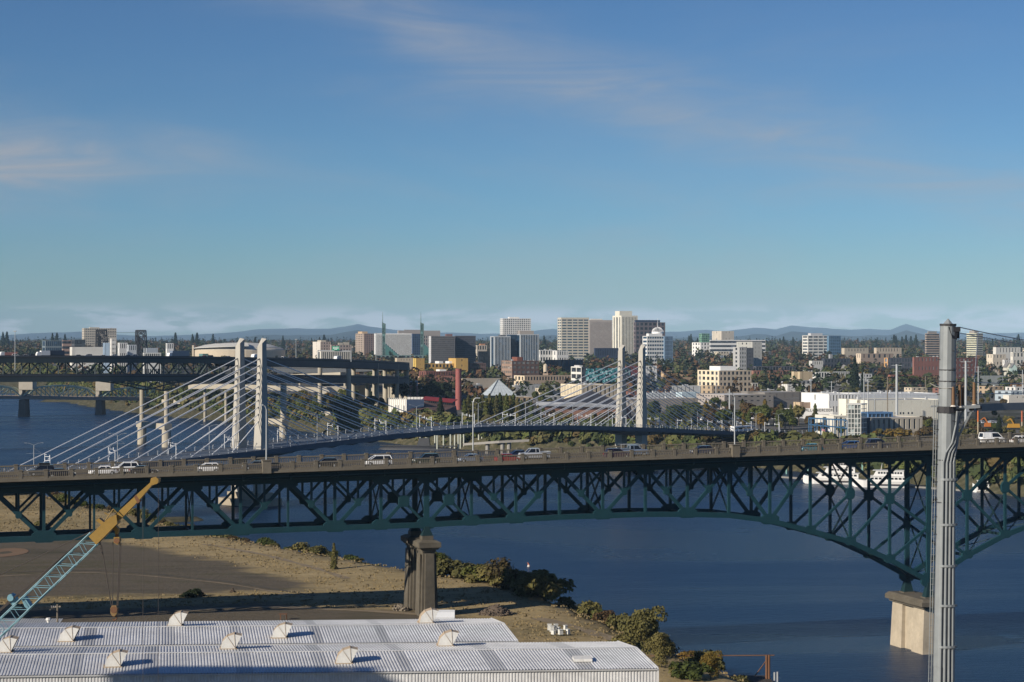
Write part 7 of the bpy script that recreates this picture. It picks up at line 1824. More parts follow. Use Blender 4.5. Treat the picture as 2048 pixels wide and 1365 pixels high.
# trucks and cars on the freeway's upper deck
def box_truck(label, x, n, Lb, Hb, boxc, cabc, hd):
    s = float(np.interp(x, [F * p[0] / p[1] + 1024 for p in MP[:100]], MS[:100])); p = mq(s, n, 0.0); q = mq(s + 4, n, 0); a = math.atan2(q.y - p.y, q.x - p.x)
    T = thing('truck', label, 'truck', p, a + (0 if hd > 0 else math.pi), 'traffic on the freeway bridge')
    mb = MB(); mb.box(-Lb / 2, Lb / 2, -1.25, 1.25, 1.1, Hb); mb.build('cargo_box', boxc, T)
    mb = MB(); x0 = Lb / 2 + .15; mb.add([(x0, -1.15, .6), (x0 + 2.3, -1.15, .6), (x0 + 2.3, -1.15, 1.7), (x0 + 1.7, -1.15, 2.9), (x0, -1.15, 3.0), (x0, 1.15, .6), (x0 + 2.3, 1.15, .6), (x0 + 2.3, 1.15, 1.7), (x0 + 1.7, 1.15, 2.9), (x0, 1.15, 3.0)], [(0, 1, 2, 3, 4), (9, 8, 7, 6, 5), (1, 6, 7, 2), (2, 7, 8, 3), (3, 8, 9, 4), (0, 4, 9, 5)]); mb.build('cab', cabc, T)
    mb = MB(); mb.box(-Lb / 2, x0, -.6, .6, .65, 1.09); mb.build('chassis', TYRE, T)
    for xx in (-Lb * .38, -Lb * .28, Lb * .4, x0 + 1.4):
        for sd in (-1, 1):
            mb = MB(); mb.cyl((xx, sd * .9, .5), (xx, sd * 1.2, .5), .5, n=10); mb.build('wheel', TYRE, T)
box_truck('white motorhome-like truck on the freeway at the left', 84, -5, 5.0, 3.6, WHT, WHT, -1); box_truck('navy trailer truck with white front box on the freeway', 110, -2, 8.5, 3.8, DBL, WHT, -1); box_truck('long grey-blue semi trailer with white cab on the freeway', 348, -5, 12.5, 4.1, BGY, WHT, -1)
box_truck('white and blue box truck below the sign gantry', 665, -4, 5.4, 3.3, BGY, WHT, -1); box_truck('pale red flatbed truck at the left end of the freeway', 18, -2, 6.5, 2.6, paint('paint_coral', (0.5, 0.2, 0.16)), WHT, -1); box_truck('small white van-like truck before the pale towers', 503, -4, 4.0, 3.1, WHT, WHT, -1)
for q, (x, pm, lab) in enumerate(((28, WHT, 'white car behind the pale red flatbed on the freeway'), (43, SIL, 'silver car left of the motorhome on the freeway'), (60, BLK2, 'black car close left of the motorhome on the freeway'), (150, GRY, 'grey car right of the navy trailer on the freeway'), (172, SIL, 'silver car below the white shed on the freeway'), (196, WHT, 'white car under the left lift tower on the freeway'), (226, WHT, 'white car between the lift towers on the freeway'), (245, GRY, 'dark car between the lift towers on the freeway'), (262, SIL, 'silver car left of the right lift tower on the freeway'), (395, REDP, 'red car before the arena entrance on the freeway'), (412, BLK2, 'black car right of the red one on the freeway'), (440, SIL, 'silver car before the arena wall on the freeway'), (560, WHT, 'white car right of the pale towers on the freeway'))):
    T = car('sedan' if q % 2 else 'suv', pm, lab, 'traffic on the freeway bridge'); s = float(np.interp(x, [F * p[0] / p[1] + 1024 for p in MP[:100]], MS[:100])); n = -6 if q % 2 else -3; p = mq(s, n, .01); qq = mq(s + 4, n, 0); T.location = p; T.rotation_euler = (0, 0, math.atan2(qq.y - p.y, qq.x - p.x) + (math.pi if q % 3 else 0))
T = car('hatch', WHT, 'tiny white car on the green truss bridge', None); p = hp(53, 792.3, 6); T.location = p; T.rotation_euler = (0, 0, .3)
# a tram-bus crossing the right end of the cable-stayed bridge
T = thing('bus', 'long white bus near the right end of the cable-stayed bridge', 'bus', tp(345, 4, dk(345)), ADIR); mb = MB(); mb.box(-9, 9, -1.25, 1.25, .5, 3.1); mb.build('body', WHT, T); mb = MB(); mb.box(-8.7, 8.7, -1.27, 1.27, 1.5, 2.4); mb.build('windows', CGL, T)
for xx in (-6, 0, 6):
    for s in (-1, 1): mb = MB(); mb.cyl((xx, s * .9, .5), (xx, s * 1.26, .5), .5, n=10); mb.build('wheel', TYRE, T)
# ---------------------------------------------------------------- boats, submarine, dock piles
def yacht(label, x, y, Lm, hd, decks, seed):
    d = F * H / (y - HY); T = thing('yacht', label, 'boat', (PX(x, d), d, 0), R(hd), 'white excursion boats at the far dock')
    BW = paint('boat_white', (0.74, 0.73, 0.70)); mb = MB(); rings = []; W = Lm * .12
    for f_, w, zk, zt_ in ((-.5, .8, .0, 2.4), (-.46, 1, -.4, 2.4), (0, 1, -.5, 2.5), (.3, .85, -.5, 2.9), (.44, .42, -.3, 3.3), (.5, .04, .6, 3.6)):
        rings.append([Vector((f_ * Lm, -W * w * .7, zk)), Vector((f_ * Lm, W * w * .7, zk)), Vector((f_ * Lm, W * w, zt_)), Vector((f_ * Lm, -W * w, zt_))])
    mb.loft(rings); mb.build('hull', BW, T)
    mb = MB(); mb.box(-.485 * Lm, .2 * Lm, -W * 1.005, W * 1.005, 1.0, 1.5); mb.build('hull_stripe', flat('boat_stripe', (0.06, .05, .05)), T)
    z = 2.5; l0, l1 = -.46, .26
    for k in range(decks):
        mb = MB(); mb.add([(l0 * Lm, -W * .88, z), (l1 * Lm, -W * .88, z), ((l1 - .05) * Lm, -W * .85, z + 2.1), (l0 * Lm, -W * .85, z + 2.1), (l0 * Lm, W * .88, z), (l1 * Lm, W * .88, z), ((l1 - .05) * Lm, W * .85, z + 2.1), (l0 * Lm, W * .85, z + 2.1)], [(0, 1, 2, 3), (7, 6, 5, 4), (1, 5, 6, 2), (3, 2, 6, 7), (0, 3, 7, 4)]); mb.build('deck_house', BW, T)
        for s in (-1, 1):
            n_ = 9
            for i in range(n_):
                a = l0 + .03 + (l1 - l0 - .1) * i / n_; mb = MB(); mb.box(a * Lm, (a + (l1 - l0 - .1) / n_ * .7) * Lm, s * W * .885 - .03, s * W * .885 + .03, z + .85, z + 1.6); mb.build('window', CGL, T)
        mb = MB(); mb.box((l0 - .02) * Lm, (l1 + .01) * Lm, -W * .98, W * .98, z + 2.12, z + 2.3); mb.build('deck_roof', BW, T)
        z += 2.31; l0 += .06; l1 -= .13
    mb = MB(); mb.cyl((0, 0, z), (-.02 * Lm, 0, z + 2.6), .12, .06, 6); mb.build('mast', BW, T)
yacht('larger white three-deck excursion boat under the truss bridge', 1664, 968, 24, 166, 3, 1)
yacht('lower white motor yacht right of the excursion boat', 1762, 975, 23, 166, 2, 2)
yacht('small white cabin boat at the far dock right of the steel pole', 1962, 985, 6.5, 170, 1, 3)
T = thing('floating_dock', 'low grey floating dock along the far bank', 'dock', (PX(1600, 880), 880, 0)); mb = MB(); a = Vector(P(1560, 955, 860)); b = Vector(P(2040, 1000, 760)); mb.beam((a.x, a.y, .3), (b.x, b.y, .3), 2.6, .6); o = mb.build('float', mat('dock_grey', (0.22, .21, .19)), T); o.location = -Vector(T.location)
PILM = mat('pile_teal', (0.22, 0.40, 0.36), .8); PILW = mat('pile_pale', (0.50, .52, .44), .8)
for q, (x, yt_, yb) in enumerate(((1573, 918, 950), (1616, 924, 952), (1725, 915, 958), (1760, 916, 958), (1797, 926, 962), (1836, 931, 968), (1920, 930, 978), (1963, 936, 985))):
    d = F * H / (yb - HY) + 6; T = thing('mooring_pile', 'teal mooring pile %s behind the truss' % ('first from the left', 'second from the left', 'third from the left', 'fourth from the left', 'fifth from the left', 'left of the steel pole', 'just right of the steel pole', 'last to the right')[q], 'pile', (PX(x, d), d, 0), 0, 'teal mooring piles at the far dock'); mb = MB(); mb.cyl((0, 0, -2), (0, 0, PZ(yt_, d)), .38, n=8); mb.build('shaft', PILM, T); mb = MB(); mb.cyl((0, 0, PZ(yt_, d)), (0, 0, PZ(yt_, d) + .5), .42, .05, 8); mb.build('cap', PILW, T)
PX_ = [(840.5, 868, 900), (852.5, 870, 897), (856.5, 873, 899), (870, 867, 899), (874.5, 868, 901), (887, 867, 899), (901, 868, 899), (909.5, 871, 898), (916.5, 870, 889), (921, 869, 899), (927.5, 868, 890), (957.5, 870, 896), (964, 870, 889), (969.5, 870, 897), (975.5, 870, 887), (1016, 876, 889), (1022.5, 876, 888)]
ORD2 = 'first second third fourth fifth sixth seventh eighth ninth tenth eleventh twelfth thirteenth fourteenth fifteenth sixteenth seventeenth'.split()
for q, (x, yt_, yb) in enumerate(PX_):
    d = min(1085, F * H / (yb - HY)); T = thing('dolphin_pile', '%s tall pale pile from the left below the cable-stayed deck' % ORD2[q], 'pile', (PX(x, d), d, 0), 0, 'pale dock piles below the cable-stayed bridge'); mb = MB(); mb.cyl((0, 0, -2), (0, 0, PZ(yt_, d)), .40, n=8); mb.build('shaft', PILW, T); mb = MB(); mb.cyl((0, 0, PZ(yt_, d)), (0, 0, PZ(yt_, d) + .4), .42, .1, 8); mb.build('cap', GALV, T)
d = 1082; T = thing('submarine', 'black submarine moored low in the water beside the pale piles', 'submarine', (PX(815, d), d, 0), R(-14)); SUB = mat('sub_black', (0.035, .037, .042), .55); Lm = 31
mb = MB(); rings = [[Vector((f_ * Lm, r_ * math.cos(a), -.6 + r_ * .95 * math.sin(a))) for a in np.linspace(0, 6.283, 13)[:-1]] for f_, r_ in ((-.55, .6), (-.5, 1.9), (-.38, 2.7), (0, 3.0), (.4, 2.7), (.8, 1.9), (1.1, .5))]; mb.loft(rings); smooth(mb.build('hull', SUB, T)); mb = MB(); mb.box(-.5 * Lm, .9 * Lm, -1.2, 1.2, 2.0, 2.5); mb.build('deck_casing', SUB, T)
mb = MB(); mb.frustum((.18 * Lm, .42 * Lm, -1.0, 1.0, 2.51), (.22 * Lm, .40 * Lm, -.8, .8, 6.5)); mb.build('sail', SUB, T)
# thin utility poles and masts of the far bank
WPL = mat('far_pole_grey', (0.40, .42, .43), .6)
FP = [(1793.5, 729, 1120, 0.75, 1, 'thick grey line pole with T arms before the brick block'), (1931.5, 722, 1150, .7, 1, 'thick grey line pole right of the steel pole'), (1728, 745, 1160, .3, 0, 'thin grey pole first left of the thick line pole'), (1736, 758, 1160, .3, 1, 'thin pole with wires second left of the thick line pole'), (1775, 754, 1150, .32, 0, 'brown wooden pole next to the thick line pole'), (1697, 784, 1100, .25, 0, 'thin dark pole above the glass stair tower'), (1749, 787, 1100, .22, 0, 'short pole before the cream warehouse'), (1459, 778, 1150, .45, 0, 'tall pale pole beside the right bridge lamp'), (1622, 757, 1500, .3, 0, 'thin floodlight pole left of the tall conifer'), (1663, 763, 1450, .3, 1, 'floodlight pole with white heads before the tall conifer'), (1898, 745, 1180, .3, 0, 'thin pole right behind the steel pole'), (1851, 752, 1500, .35, 0, 'brown pole before the low brick front'), (1400, 748, 1450, .25, 0, 'thin pole before the ivory office wing'), (1432, 750, 1450, .25, 0, 'second thin pole before the ivory office wing'), (1298, 815, 1200, .2, 0, 'dark thin pole right of the far stay tower'), (1956.5, 733, 1400, .4, 1, 'white E-shaped pole frame beside the dark red wing'), (2045, 740, 1400, .3, 0, 'thin pole at the right picture edge')]
for x, yt_, d, r_, arms, lab in FP:
    X_ = PX(x, d); g0 = gz(X_, d) - .5; T = thing('utility_pole', lab, 'utility pole', (X_, d, g0), 0, 'poles on the far bank'); zt_ = PZ(yt_, d) - g0; mb = MB(); mb.cyl((0, 0, 0), (0, 0, zt_), r_ * 1.15, r_ * .8, 8); mb.build('pole', WPL if 'brown' not in lab else WOOD, T)
    if arms:
        mb = MB(); mb.beam((-3, 0, zt_ - .6), (3, 0, zt_ - .6), .25, .25); mb.beam((-2.2, 0, zt_ - 4), (2.2, 0, zt_ - 4), .2, .2); mb.build('crossarm', WPL, T)
T = thing('power_line', 'four thin pale wires strung between poles across the far bank', 'power line', (PX(1793, 1120), 1120, 40))
for k in range(4): part(T, 'wire', WIRE, lambda mb, k=k: sagwire(mb, P(1736, 765 + k * 7, 1150), P(1898, 770 + k * 7, 1165), 0.6, 0.05))
for k in range(2): part(T, 'wire', WIRE, lambda mb, k=k: sagwire(mb, P(1460, 802 + k * 3, 1150), P(1600, 795 + k * 2, 1190), 0.7, 0.05))
for q, (x, d, c_, lab) in enumerate(((1956, 1010, (0.5, .14, .03), 'orange post left of the small conifer at right'), (2044, 1010, (.4, .12, .05), 'orange-red post at the right picture edge'))):
    T = thing('marker_post', lab, 'post', (PX(x, d), d, gz(PX(x, d), d))); mb = MB(); mb.cyl((0, 0, 0), (0, 0, 8), .4, n=8); mb.build('shaft', mat('post_tan', (.35, .3, .2)), T); mb = MB(); mb.cyl((0, 0, 8), (0, 0, PZ(822, d) - gz(PX(x, d), d)), .42, n=8); mb.build('painted_top', flat('post_orange%d' % q, c_), T)
for q, (x, y, d, L_, lab) in enumerate(((1975, 849, 1000, 3.2, 'orange digger by the small conifer'), (2027, 851, 1000, 6.5, 'long orange dredge barge load at right'))):
    T = thing('excavator', lab, 'machine', P(x, y, d)); m_ = flat('digger_orange%d' % q, (0.40, .13 + .08 * q, .025)); mb = MB(); mb.frustum((-L_ / 2, L_ / 2, -1, 1, -1.2), (-L_ / 2 * .8, L_ / 2 * .9, -.8, .8, .8)); mb.build('body', m_, T); mb = MB(); mb.beam((0, 0, .8), (-1.6, 0, 3.4), .5, .6); mb.beam((-1.6, 0, 3.4), (-3.4, 0, 2.2), .4, .45); mb.build('arm', m_, T); mb = MB(); mb.box(-L_ / 2, L_ / 2, -1.2, 1.2, -2.2, -1.21); mb.build('tracks', TYRE, T)
# ================================================================ small low buildings filling the far bank
rf = random.Random(21); FB = []
def overlaps(x, y, W, L, a):
    for q in range(4):
        for k in range(3):
            px_ = x + W * q / 3 * math.cos(a) - L * k / 2 * math.sin(a); py_ = y + W * q / 3 * math.sin(a) + L * k / 2 * math.cos(a)
            for (cx_, cy_, ca, sa, W2_, L2_) in FOOT:
                dx, dy = px_ - cx_, py_ - cy_; aa = dx * ca + dy * sa; bb = -dx * sa + dy * ca
                if -2 < aa < W2_ + 2 and -2 < bb < L2_ + 2: return True
            if np.min(np.hypot(MP[:, 0] - px_, MP[:, 1] - py_)) < 14: return True
    return float(shore_dist([x], [y])[0]) < 24
TONES = [('white', (0.62, .61, .58)), ('cream', (0.55, .48, .37)), ('grey', (0.27, .275, .28)), ('brick-red', (0.22, .10, .075)), ('tan', (0.40, .31, .21)), ('dark', (0.075, .08, .09)), ('pale blue', (0.36, .42, .46))]
n_ = 0; tries = 0
yb_d0 = np.geomspace(1150, 6000, 300); yb_y0 = HY + (H - np.interp(yb_d0, E_Y, E_Z)) * F / yb_d0
while n_ < 95 and tries < 1500:
    tries += 1; yb = rf.uniform(722, 812) if n_ < 60 else rf.uniform(700, 730); d = float(np.interp(-yb, -yb_y0, yb_d0)); x = rf.uniform(800, 2060) if n_ < 60 else rf.uniform(330, 2060); X_ = PX(x, d)
    big = n_ < 60; W = rf.uniform(12, 34) if big else rf.uniform(9, 20); L = rf.uniform(10, 22); a = R(20); h = rf.uniform(4, 8) if big else rf.uniform(5, 10)
    if overlaps(X_, d, W, L, a): continue
    tn_, col = rf.choice(TONES); z = PZ(0, d); g0 = gz(X_, d); yt_ = HY + (H - (g0 + h)) * F / d
    x1 = 1024 + F * (X_ + W * math.cos(a)) / (d + W * math.sin(a)); x0 = 1024 + F * (X_ - L * math.sin(a)) / (d + L * math.cos(a))
    dist = 'among the yards beyond the cable-stayed bridge' if yb > 770 else 'in the mid-distance streets' if yb > 730 else 'among the far trees under the skyline'
    bld('small %s low building %s' % (tn_, dist), x0, x, x1, yt_, d, col, 1 if h < 5.5 else 2, 2, max(2, int(W / 4)), .5, .5, rf.choice((GLD, GLG)), L=L, roof=rf.choice((ROOFG, ROOFW, ROOFD, ROOFG)), units=rf.choice((0, 1, 2)) if big else 0, group='small low buildings of the far bank', top=.6); n_ += 1
# parked cars in yards and streets
PC = []
for label, x0, x1, y0, y1, cnt in (('parked car in the yard before the grey warehouse', 1400, 1600, 838, 846, 12), ('parked car along the street behind the far stay tower', 1250, 1400, 836, 846, 14), ('parked car in the lot by the tan wall', 1330, 1400, 776, 782, 8), ('parked car in the rail yard right of the stair tower', 1850, 2040, 846, 862, 10), ('parked car under the curved freeway deck', 740, 800, 800, 850, 8)):
    for k in range(cnt):
        d = float(np.interp(-rf.uniform(y0, y1), -yb_y0, yb_d0)); X_ = PX(rf.uniform(x0, x1), d)
        if overlaps(X_, d, 1, 1, 0): continue
        pm = rf.choice((WHT, WHT, SIL, GRY, BLK2, REDP, BGY)); cn = {WHT: 'white', SIL: 'silver', GRY: 'grey', BLK2: 'black', REDP: 'red', BGY: 'blue-grey'}[pm]
        if pm not in [q[0] for q in PC]: PC.append((pm, car('suv', pm, 'x', None)))
        src = [q for q in PC if q[0] == pm][0][1]
        o = src if 'used' not in src else copy_tree(src); src['used'] = 1
        if 'used' in o: pass
        o.location = (X_, d, gz(X_, d)); o.rotation_euler = (0, 0, R(20 + rf.choice((0, 90)))); tag(o, cn + ' ' + label, 'car', 'cars parked on the far bank')
# ================================================================ vegetation
def leafm(name, cols, rough=0.9):
    """foliage: colour differs from plant to plant and from clump to clump"""
    m = bpy.data.materials.new(name); t, b = nodes_of(m); b.inputs['Roughness'].default_value = rough; b.inputs['Specular IOR Level'].default_value = 0.15
    oi = t.nodes.new('ShaderNodeObjectInfo'); tcn = t.nodes.new('ShaderNodeTexCoord'); g = t.nodes.new('ShaderNodeNewGeometry')
    n = t.nodes.new('ShaderNodeTexNoise'); n.inputs['Scale'].default_value = 0.55; n.inputs['Detail'].default_value = 3; t.links.new(g.outputs['Position'], n.inputs['Vector'])
    a = t.nodes.new('ShaderNodeMath'); a.operation = 'MULTIPLY_ADD'; t.links.new(oi.outputs['Random'], a.inputs[0]); a.inputs[1].default_value = 0.62; a.inputs[2].default_value = -0.12
    c = t.nodes.new('ShaderNodeMath'); c.operation = 'MULTIPLY_ADD'; t.links.new(n.outputs['Fac'], c.inputs[0]); c.inputs[1].default_value = 0.62; t.links.new(a.outputs[0], c.inputs[2])
    r = t.nodes.new('ShaderNodeValToRGB')
    while len(r.color_ramp.elements) < len(cols): r.color_ramp.elements.new(0.5)
    for i, (e, k) in enumerate(zip(r.color_ramp.elements, cols)): e.position = i / (len(cols) - 1); e.color = (*k, 1)
    t.links.new(c.outputs[0], r.inputs[0]); t.links.new(r.outputs[0], b.inputs['Base Color'])
    tr = t.nodes.new('ShaderNodeBsdfTranslucent'); t.links.new(r.outputs[0], tr.inputs['Color']); mx = t.nodes.new('ShaderNodeMixShader'); mx.inputs[0].default_value = 0.22
    out = [q for q in t.nodes if q.type == 'OUTPUT_MATERIAL'][0]; t.links.new(b.outputs[0], mx.inputs[1]); t.links.new(tr.outputs[0], mx.inputs[2]); t.links.new(mx.outputs[0], out.inputs['Surface'])
    return m
LG = leafm('leaf_green', [(0.042, 0.056, 0.018), (0.084, 0.102, 0.027), (0.13, 0.130, 0.034)]); LO = leafm('leaf_olive', [(0.068, 0.068, 0.028), (0.128, 0.118, 0.042), (0.19, 0.158, 0.056)])
LA = leafm('leaf_autumn', [(0.055, 0.044, 0.024), (0.100, 0.062, 0.030), (0.080, 0.066, 0.030), (0.145, 0.078, 0.032)]); LY = leafm('leaf_gold', [(0.09, 0.080, 0.022), (0.165, 0.120, 0.028), (0.20, 0.115, 0.028)]); LD = leafm('leaf_dark', [(0.012, 0.019, 0.011), (0.022, 0.033, 0.016), (0.036, 0.046, 0.020)])
LB = leafm('leaf_bluegreen', [(0.024, 0.040, 0.030), (0.034, 0.052, 0.032), (0.045, 0.058, 0.026)])
BARK = mat('bark', (0.085, 0.066, 0.05), 0.95)
NPR = np.random.RandomState(11)
def quads(cen, nrm, size, asp=1.0):
    """numpy leaf quads: centres, facing, sizes"""
    n = len(cen); ref = NPR.normal(size=(n, 3)); u = np.cross(nrm, ref); u /= np.linalg.norm(u, axis=1, keepdims=True) + 1e-9; v = np.cross(nrm, u); v /= np.linalg.norm(v, axis=1, keepdims=True) + 1e-9
    s = size[:, None]; k1 = NPR.uniform(.6, 1.1, (n, 1)); u = u * s * asp; v = v * s
    return np.stack([cen - u - v * k1, cen + u - v, cen + u * k1 + v, cen - u + v * .8], 1)
def lobes_cloud(lobes, n, size, fill=0.72, up=0.35):
    L = np.array(lobes, float); vol = (L[:, 3] * L[:, 4] + L[:, 4] * L[:, 5] + L[:, 3] * L[:, 5]); idx = NPR.choice(len(L), n, p=vol / vol.sum())
    d = NPR.normal(size=(n, 3)); d /= np.linalg.norm(d, axis=1, keepdims=True); d[:, 2] = np.where(d[:, 2] < -.55, -d[:, 2], d[:, 2])
    r = NPR.uniform(fill, 1.04, (n, 1)) ; c = L[idx, :3] + d * L[idx, 3:6] * r; nr = d + NPR.normal(scale=.55, size=(n, 3)); nr[:, 2] += up; nr /= np.linalg.norm(nr, axis=1, keepdims=True)
    return quads(c, nr, NPR.uniform(.6, 1.25, n) * size)
def mesh_q(name, Q, mats, extra=None):
    """leaf quads plus optional solid wood (slot 1)"""
    v = Q.reshape(-1, 3); f = np.arange(len(v)).reshape(-1, 4); vs = v.tolist(); fs = f.tolist(); mi = [0] * len(fs)
    if extra is not None:
        b = len(vs); vs += [tuple(p) for p in extra.v]; fs += [tuple(b + i for i in q) for q in extra.f]; mi += [1] * len(extra.f)
    me = bpy.data.meshes.new(name); me.from_pydata(vs, [], fs)
    for m in mats: me.materials.append(m)
    if extra is not None: me.polygons.foreach_set('material_index', mi)
    me.update(); return me
def rnd_lobes(seed, h, w, n, zlo=.35):
    r = random.Random(seed); out = [(0, 0, h * .66, w * .36, w * .36, h * .30)]
    for k in range(n):
        a = r.uniform(0, 6.28); q = r.uniform(.12, .34) * w; z = h * r.uniform(zlo + .08, .84); s = r.uniform(.15, .26) * w; out.append((q * math.cos(a), q * math.sin(a), z, s, s, s * r.uniform(.8, 1.15)))
    return out
def trunk(h, r, limbs=4, seed=0):
    mb = MB(); rr = random.Random(seed); mb.cyl((0, 0, -1), (0, 0, h * .38), r, r * .7, 7); mb.cyl((0, 0, h * .38), (rr.uniform(-.3, .3), 0, h * .75), r * .7, r * .2, 6)
    for k in range(limbs):
        a = 6.28 * k / limbs + rr.random(); mb.cyl((0, 0, h * rr.uniform(.28, .42)), (h * .2 * math.cos(a), h * .2 * math.sin(a), h * rr.uniform(.55, .72)), r * .42, r * .12, 5)
    return mb
def conifer_q(h, w, n, size, droop=.35):
    z = NPR.power(.85, n); z = 1 - z; zz = .08 + .92 * (1 - NPR.uniform(0, 1, n) ** .62); tier = (zz * 13 + NPR.uniform(0, .25, n)); rad = (1 - zz) ** .8 * w * .5 * (.62 + .38 * (1 - (tier % 1))) + .12
    a = NPR.uniform(0, 6.283, n); rr = rad * NPR.uniform(.55, 1.05, n); c = np.stack([rr * np.cos(a), rr * np.sin(a), zz * h - rr * droop * .5], 1)
    nr = np.stack([np.cos(a) * .7, np.sin(a) * .7, np.full(n, .8)], 1) + NPR.normal(scale=.35, size=(n, 3)); nr /= np.linalg.norm(nr, axis=1, keepdims=True); return quads(c, nr, NPR.uniform(.6, 1.2, n) * size)
# prototypes (heights in metres; instances are scaled)
PROTO = {}
for k in range(4):
    PROTO['decid%d' % k] = (mesh_q('crown', lobes_cloud(rnd_lobes(k + 1, 10, 8.2 - k * .5, 9 + k), 720, .42), [LG]), trunk(10, .24, 4, k).mesh('trunk', BARK), 10.0)
for k in range(2):
    PROTO['conif%d' % k] = (mesh_q('crown', conifer_q(20, 7 - k * 1.6, 800, .5), [LD]), (lambda mb: (mb.cyl((0, 0, -1), (0, 0, 18), .34, .06, 7), mb)[1])(MB()).mesh('trunk', BARK), 20.0)
    def popq(n=900):
        zz = NPR.uniform(.04, 1, n); lob = 1 + .3 * np.sin(zz * 37 + 9 * k); rad = np.sin(np.clip(zz * .93 + .07, 0, 1) * math.pi) ** .6 * 1.75 * lob; a = NPR.uniform(0, 6.283, n); rr = rad * NPR.uniform(.6, 1.05, n)
        c = np.stack([rr * np.cos(a), rr * np.sin(a), zz * 15], 1); nr = np.stack([np.cos(a), np.sin(a), np.full(n, .5)], 1) + NPR.normal(scale=.5, size=(n, 3)); nr /= np.linalg.norm(nr, axis=1, keepdims=True); return quads(c, nr, NPR.uniform(.6, 1.2, n) * .36)
    PROTO['poplar%d' % k] = (mesh_q('crown', popq(), [LG]), (lambda mb: (mb.cyl((0, 0, -1), (0, 0, 12), .2, .05, 6), mb)[1])(MB()).mesh('trunk', BARK), 15.0)
for k in range(3):
    L_ = [(0, 0, 1.2, 1.5, 1.5, 1.2)] + [(1.7 * math.cos(a) * f_, 1.5 * math.sin(a) * f_, 1.0 + .6 * math.sin(3 * a + k), .85, .85, .8) for a, f_ in ((.3 + k, 1), (1.7, .8), (2.9 + k * .5, 1), (4.1, .9), (5.3, 1.1))]
    PROTO['shrub%d' % k] = (mesh_q('foliage', lobes_cloud(L_, 900, .17, .55, .5), [LO]), trunk(2.2, .07, 5, k).mesh('stems', BARK), 2.6)
def bare(h, seed):
    mb = MB(); rr = random.Random(seed)
    for k in range(26):
        a = rr.uniform(0, 6.28); r_ = rr.uniform(.1, 1.5); z = h * rr.uniform(.6, 1.0); b = Vector((r_ * math.cos(a), r_ * math.sin(a), z)); mb.cyl((r_ * .2 * math.cos(a), r_ * .2 * math.sin(a), -.2), b, .035, .012, 4, False)
        for j in range(2): mb.cyl(b * .6, b * .6 + Vector((rr.uniform(-.6, .6), rr.uniform(-.6, .6), rr.uniform(.3, .9))), .02, .008, 4, False)
    return mb
PROTO['shrub3'] = (mesh_q('foliage', lobes_cloud([(0, 0, 1.4, 1.5, 1.5, 1.1), (.5, .3, 2.0, .8, .8, .7)], 330, .13, .3, .5), [LO]), bare(2.6, 3).mesh('stems', BARK), 2.6)
PROTO['willow'] = (mesh_q('crown', lobes_cloud(rnd_lobes(31, 10, 9.5, 17, .12), 5200, .20, .6), [LO]), trunk(10, .22, 7, 5).mesh('trunk', BARK), 10.0)
PROTO['twiggy'] = (mesh_q('crown', lobes_cloud(rnd_lobes(41, 10, 4.0, 12, .3), 1500, .17, .2), [LG]), trunk(10, .16, 7, 6).mesh('trunk', BARK), 10.0)
NM = {'decid': 'broadleaf_tree', 'conif': 'conifer_tree', 'poplar': 'poplar_tree', 'shrub': 'shrub', 'willow': 'willow_tree', 'twiggy': 'young_tree'}
def plant(kind, x, y, h, m, label, group, wid=1.0, z=None):
    cm, tm, hh = PROTO[kind]; base = kind.rstrip('0123456789'); s = h / hh
    T = thing(NM[base], label, 'shrub' if base == 'shrub' else 'tree', (x, y, (gz(x, y) if z is None else z) - .15), NPR.uniform(0, 6.28), group); T.scale = (s * wid, s * wid, s)
    o = obj('foliage' if base == 'shrub' else 'crown', cm, T); o.material_slots[0].link = 'OBJECT'; o.material_slots[0].material = m
    obj('stems' if base == 'shrub' else 'trunk', tm, T); return T
yb_d = np.geomspace(760, 9000, 400); yb_y = HY + (H - np.interp(yb_d, E_Y, E_Z)) * F / yb_d
def d_of(yb): return float(np.interp(-yb, -yb_y, yb_d))
FA = np.array(FOOT)
def clear(x, y, pad=2.5):
    dx, dy = x - FA[:, 0], y - FA[:, 1]; a = dx * FA[:, 2] + dy * FA[:, 3]; b = -dx * FA[:, 3] + dy * FA[:, 2]
    return not np.any((a > -pad) & (a < FA[:, 4] + pad) & (b > -pad) & (b < FA[:, 5] + pad))
def off_decks(x, y):
    if np.min(np.hypot(MP[:, 0] - x, MP[:, 1] - y)) < 13: return False
    t = (x - TWX) * AX.x + (y - TWY) * AX.y; n = (x - TWX) * AN.x + (y - TWY) * AN.y
    return not (-160 < t < 400 and abs(n) < 13)
def pick(w):
    return random.choices([q[0] for q in w], [q[1] for q in w])[0]
MIXG = [(LG, 5), (LO, 3), (LD, 2), (LY, 1)]; MIXA = [(LA, 5), (LO, 3), (LG, 2), (LD, 3), (LY, .6)]; MIXB = [(LO, 4), (LG, 3), (LA, 2), (LY, 1.4)]
TONE = {'leaf_green': 'fresh-green', 'leaf_olive': 'olive', 'leaf_autumn': 'rust-brown', 'leaf_gold': 'golden', 'leaf_dark': 'dark'}
def zone(x0, x1, y0, y1, n, kinds, mix, h0, h1, label, group, wid=(0.85, 1.2), pad=2.5):
    k = 0; tries = 0
    while k < n and tries < n * 12:
        tries += 1; px_ = random.uniform(x0, x1); d = d_of(random.uniform(y0, y1)); X_ = PX(px_, d)
        if not clear(X_, d, pad) or not off_decks(X_, d): continue
        if float(shore_dist([X_], [d])[0]) < 4: continue
        m_ = pick(mix); plant(pick(kinds), X_, d, random.uniform(h0, h1), m_, TONE[m_.name] + ' ' + label, group, random.uniform(*wid)); k += 1
DEC = [('decid%d' % k, 1) for k in range(4)]
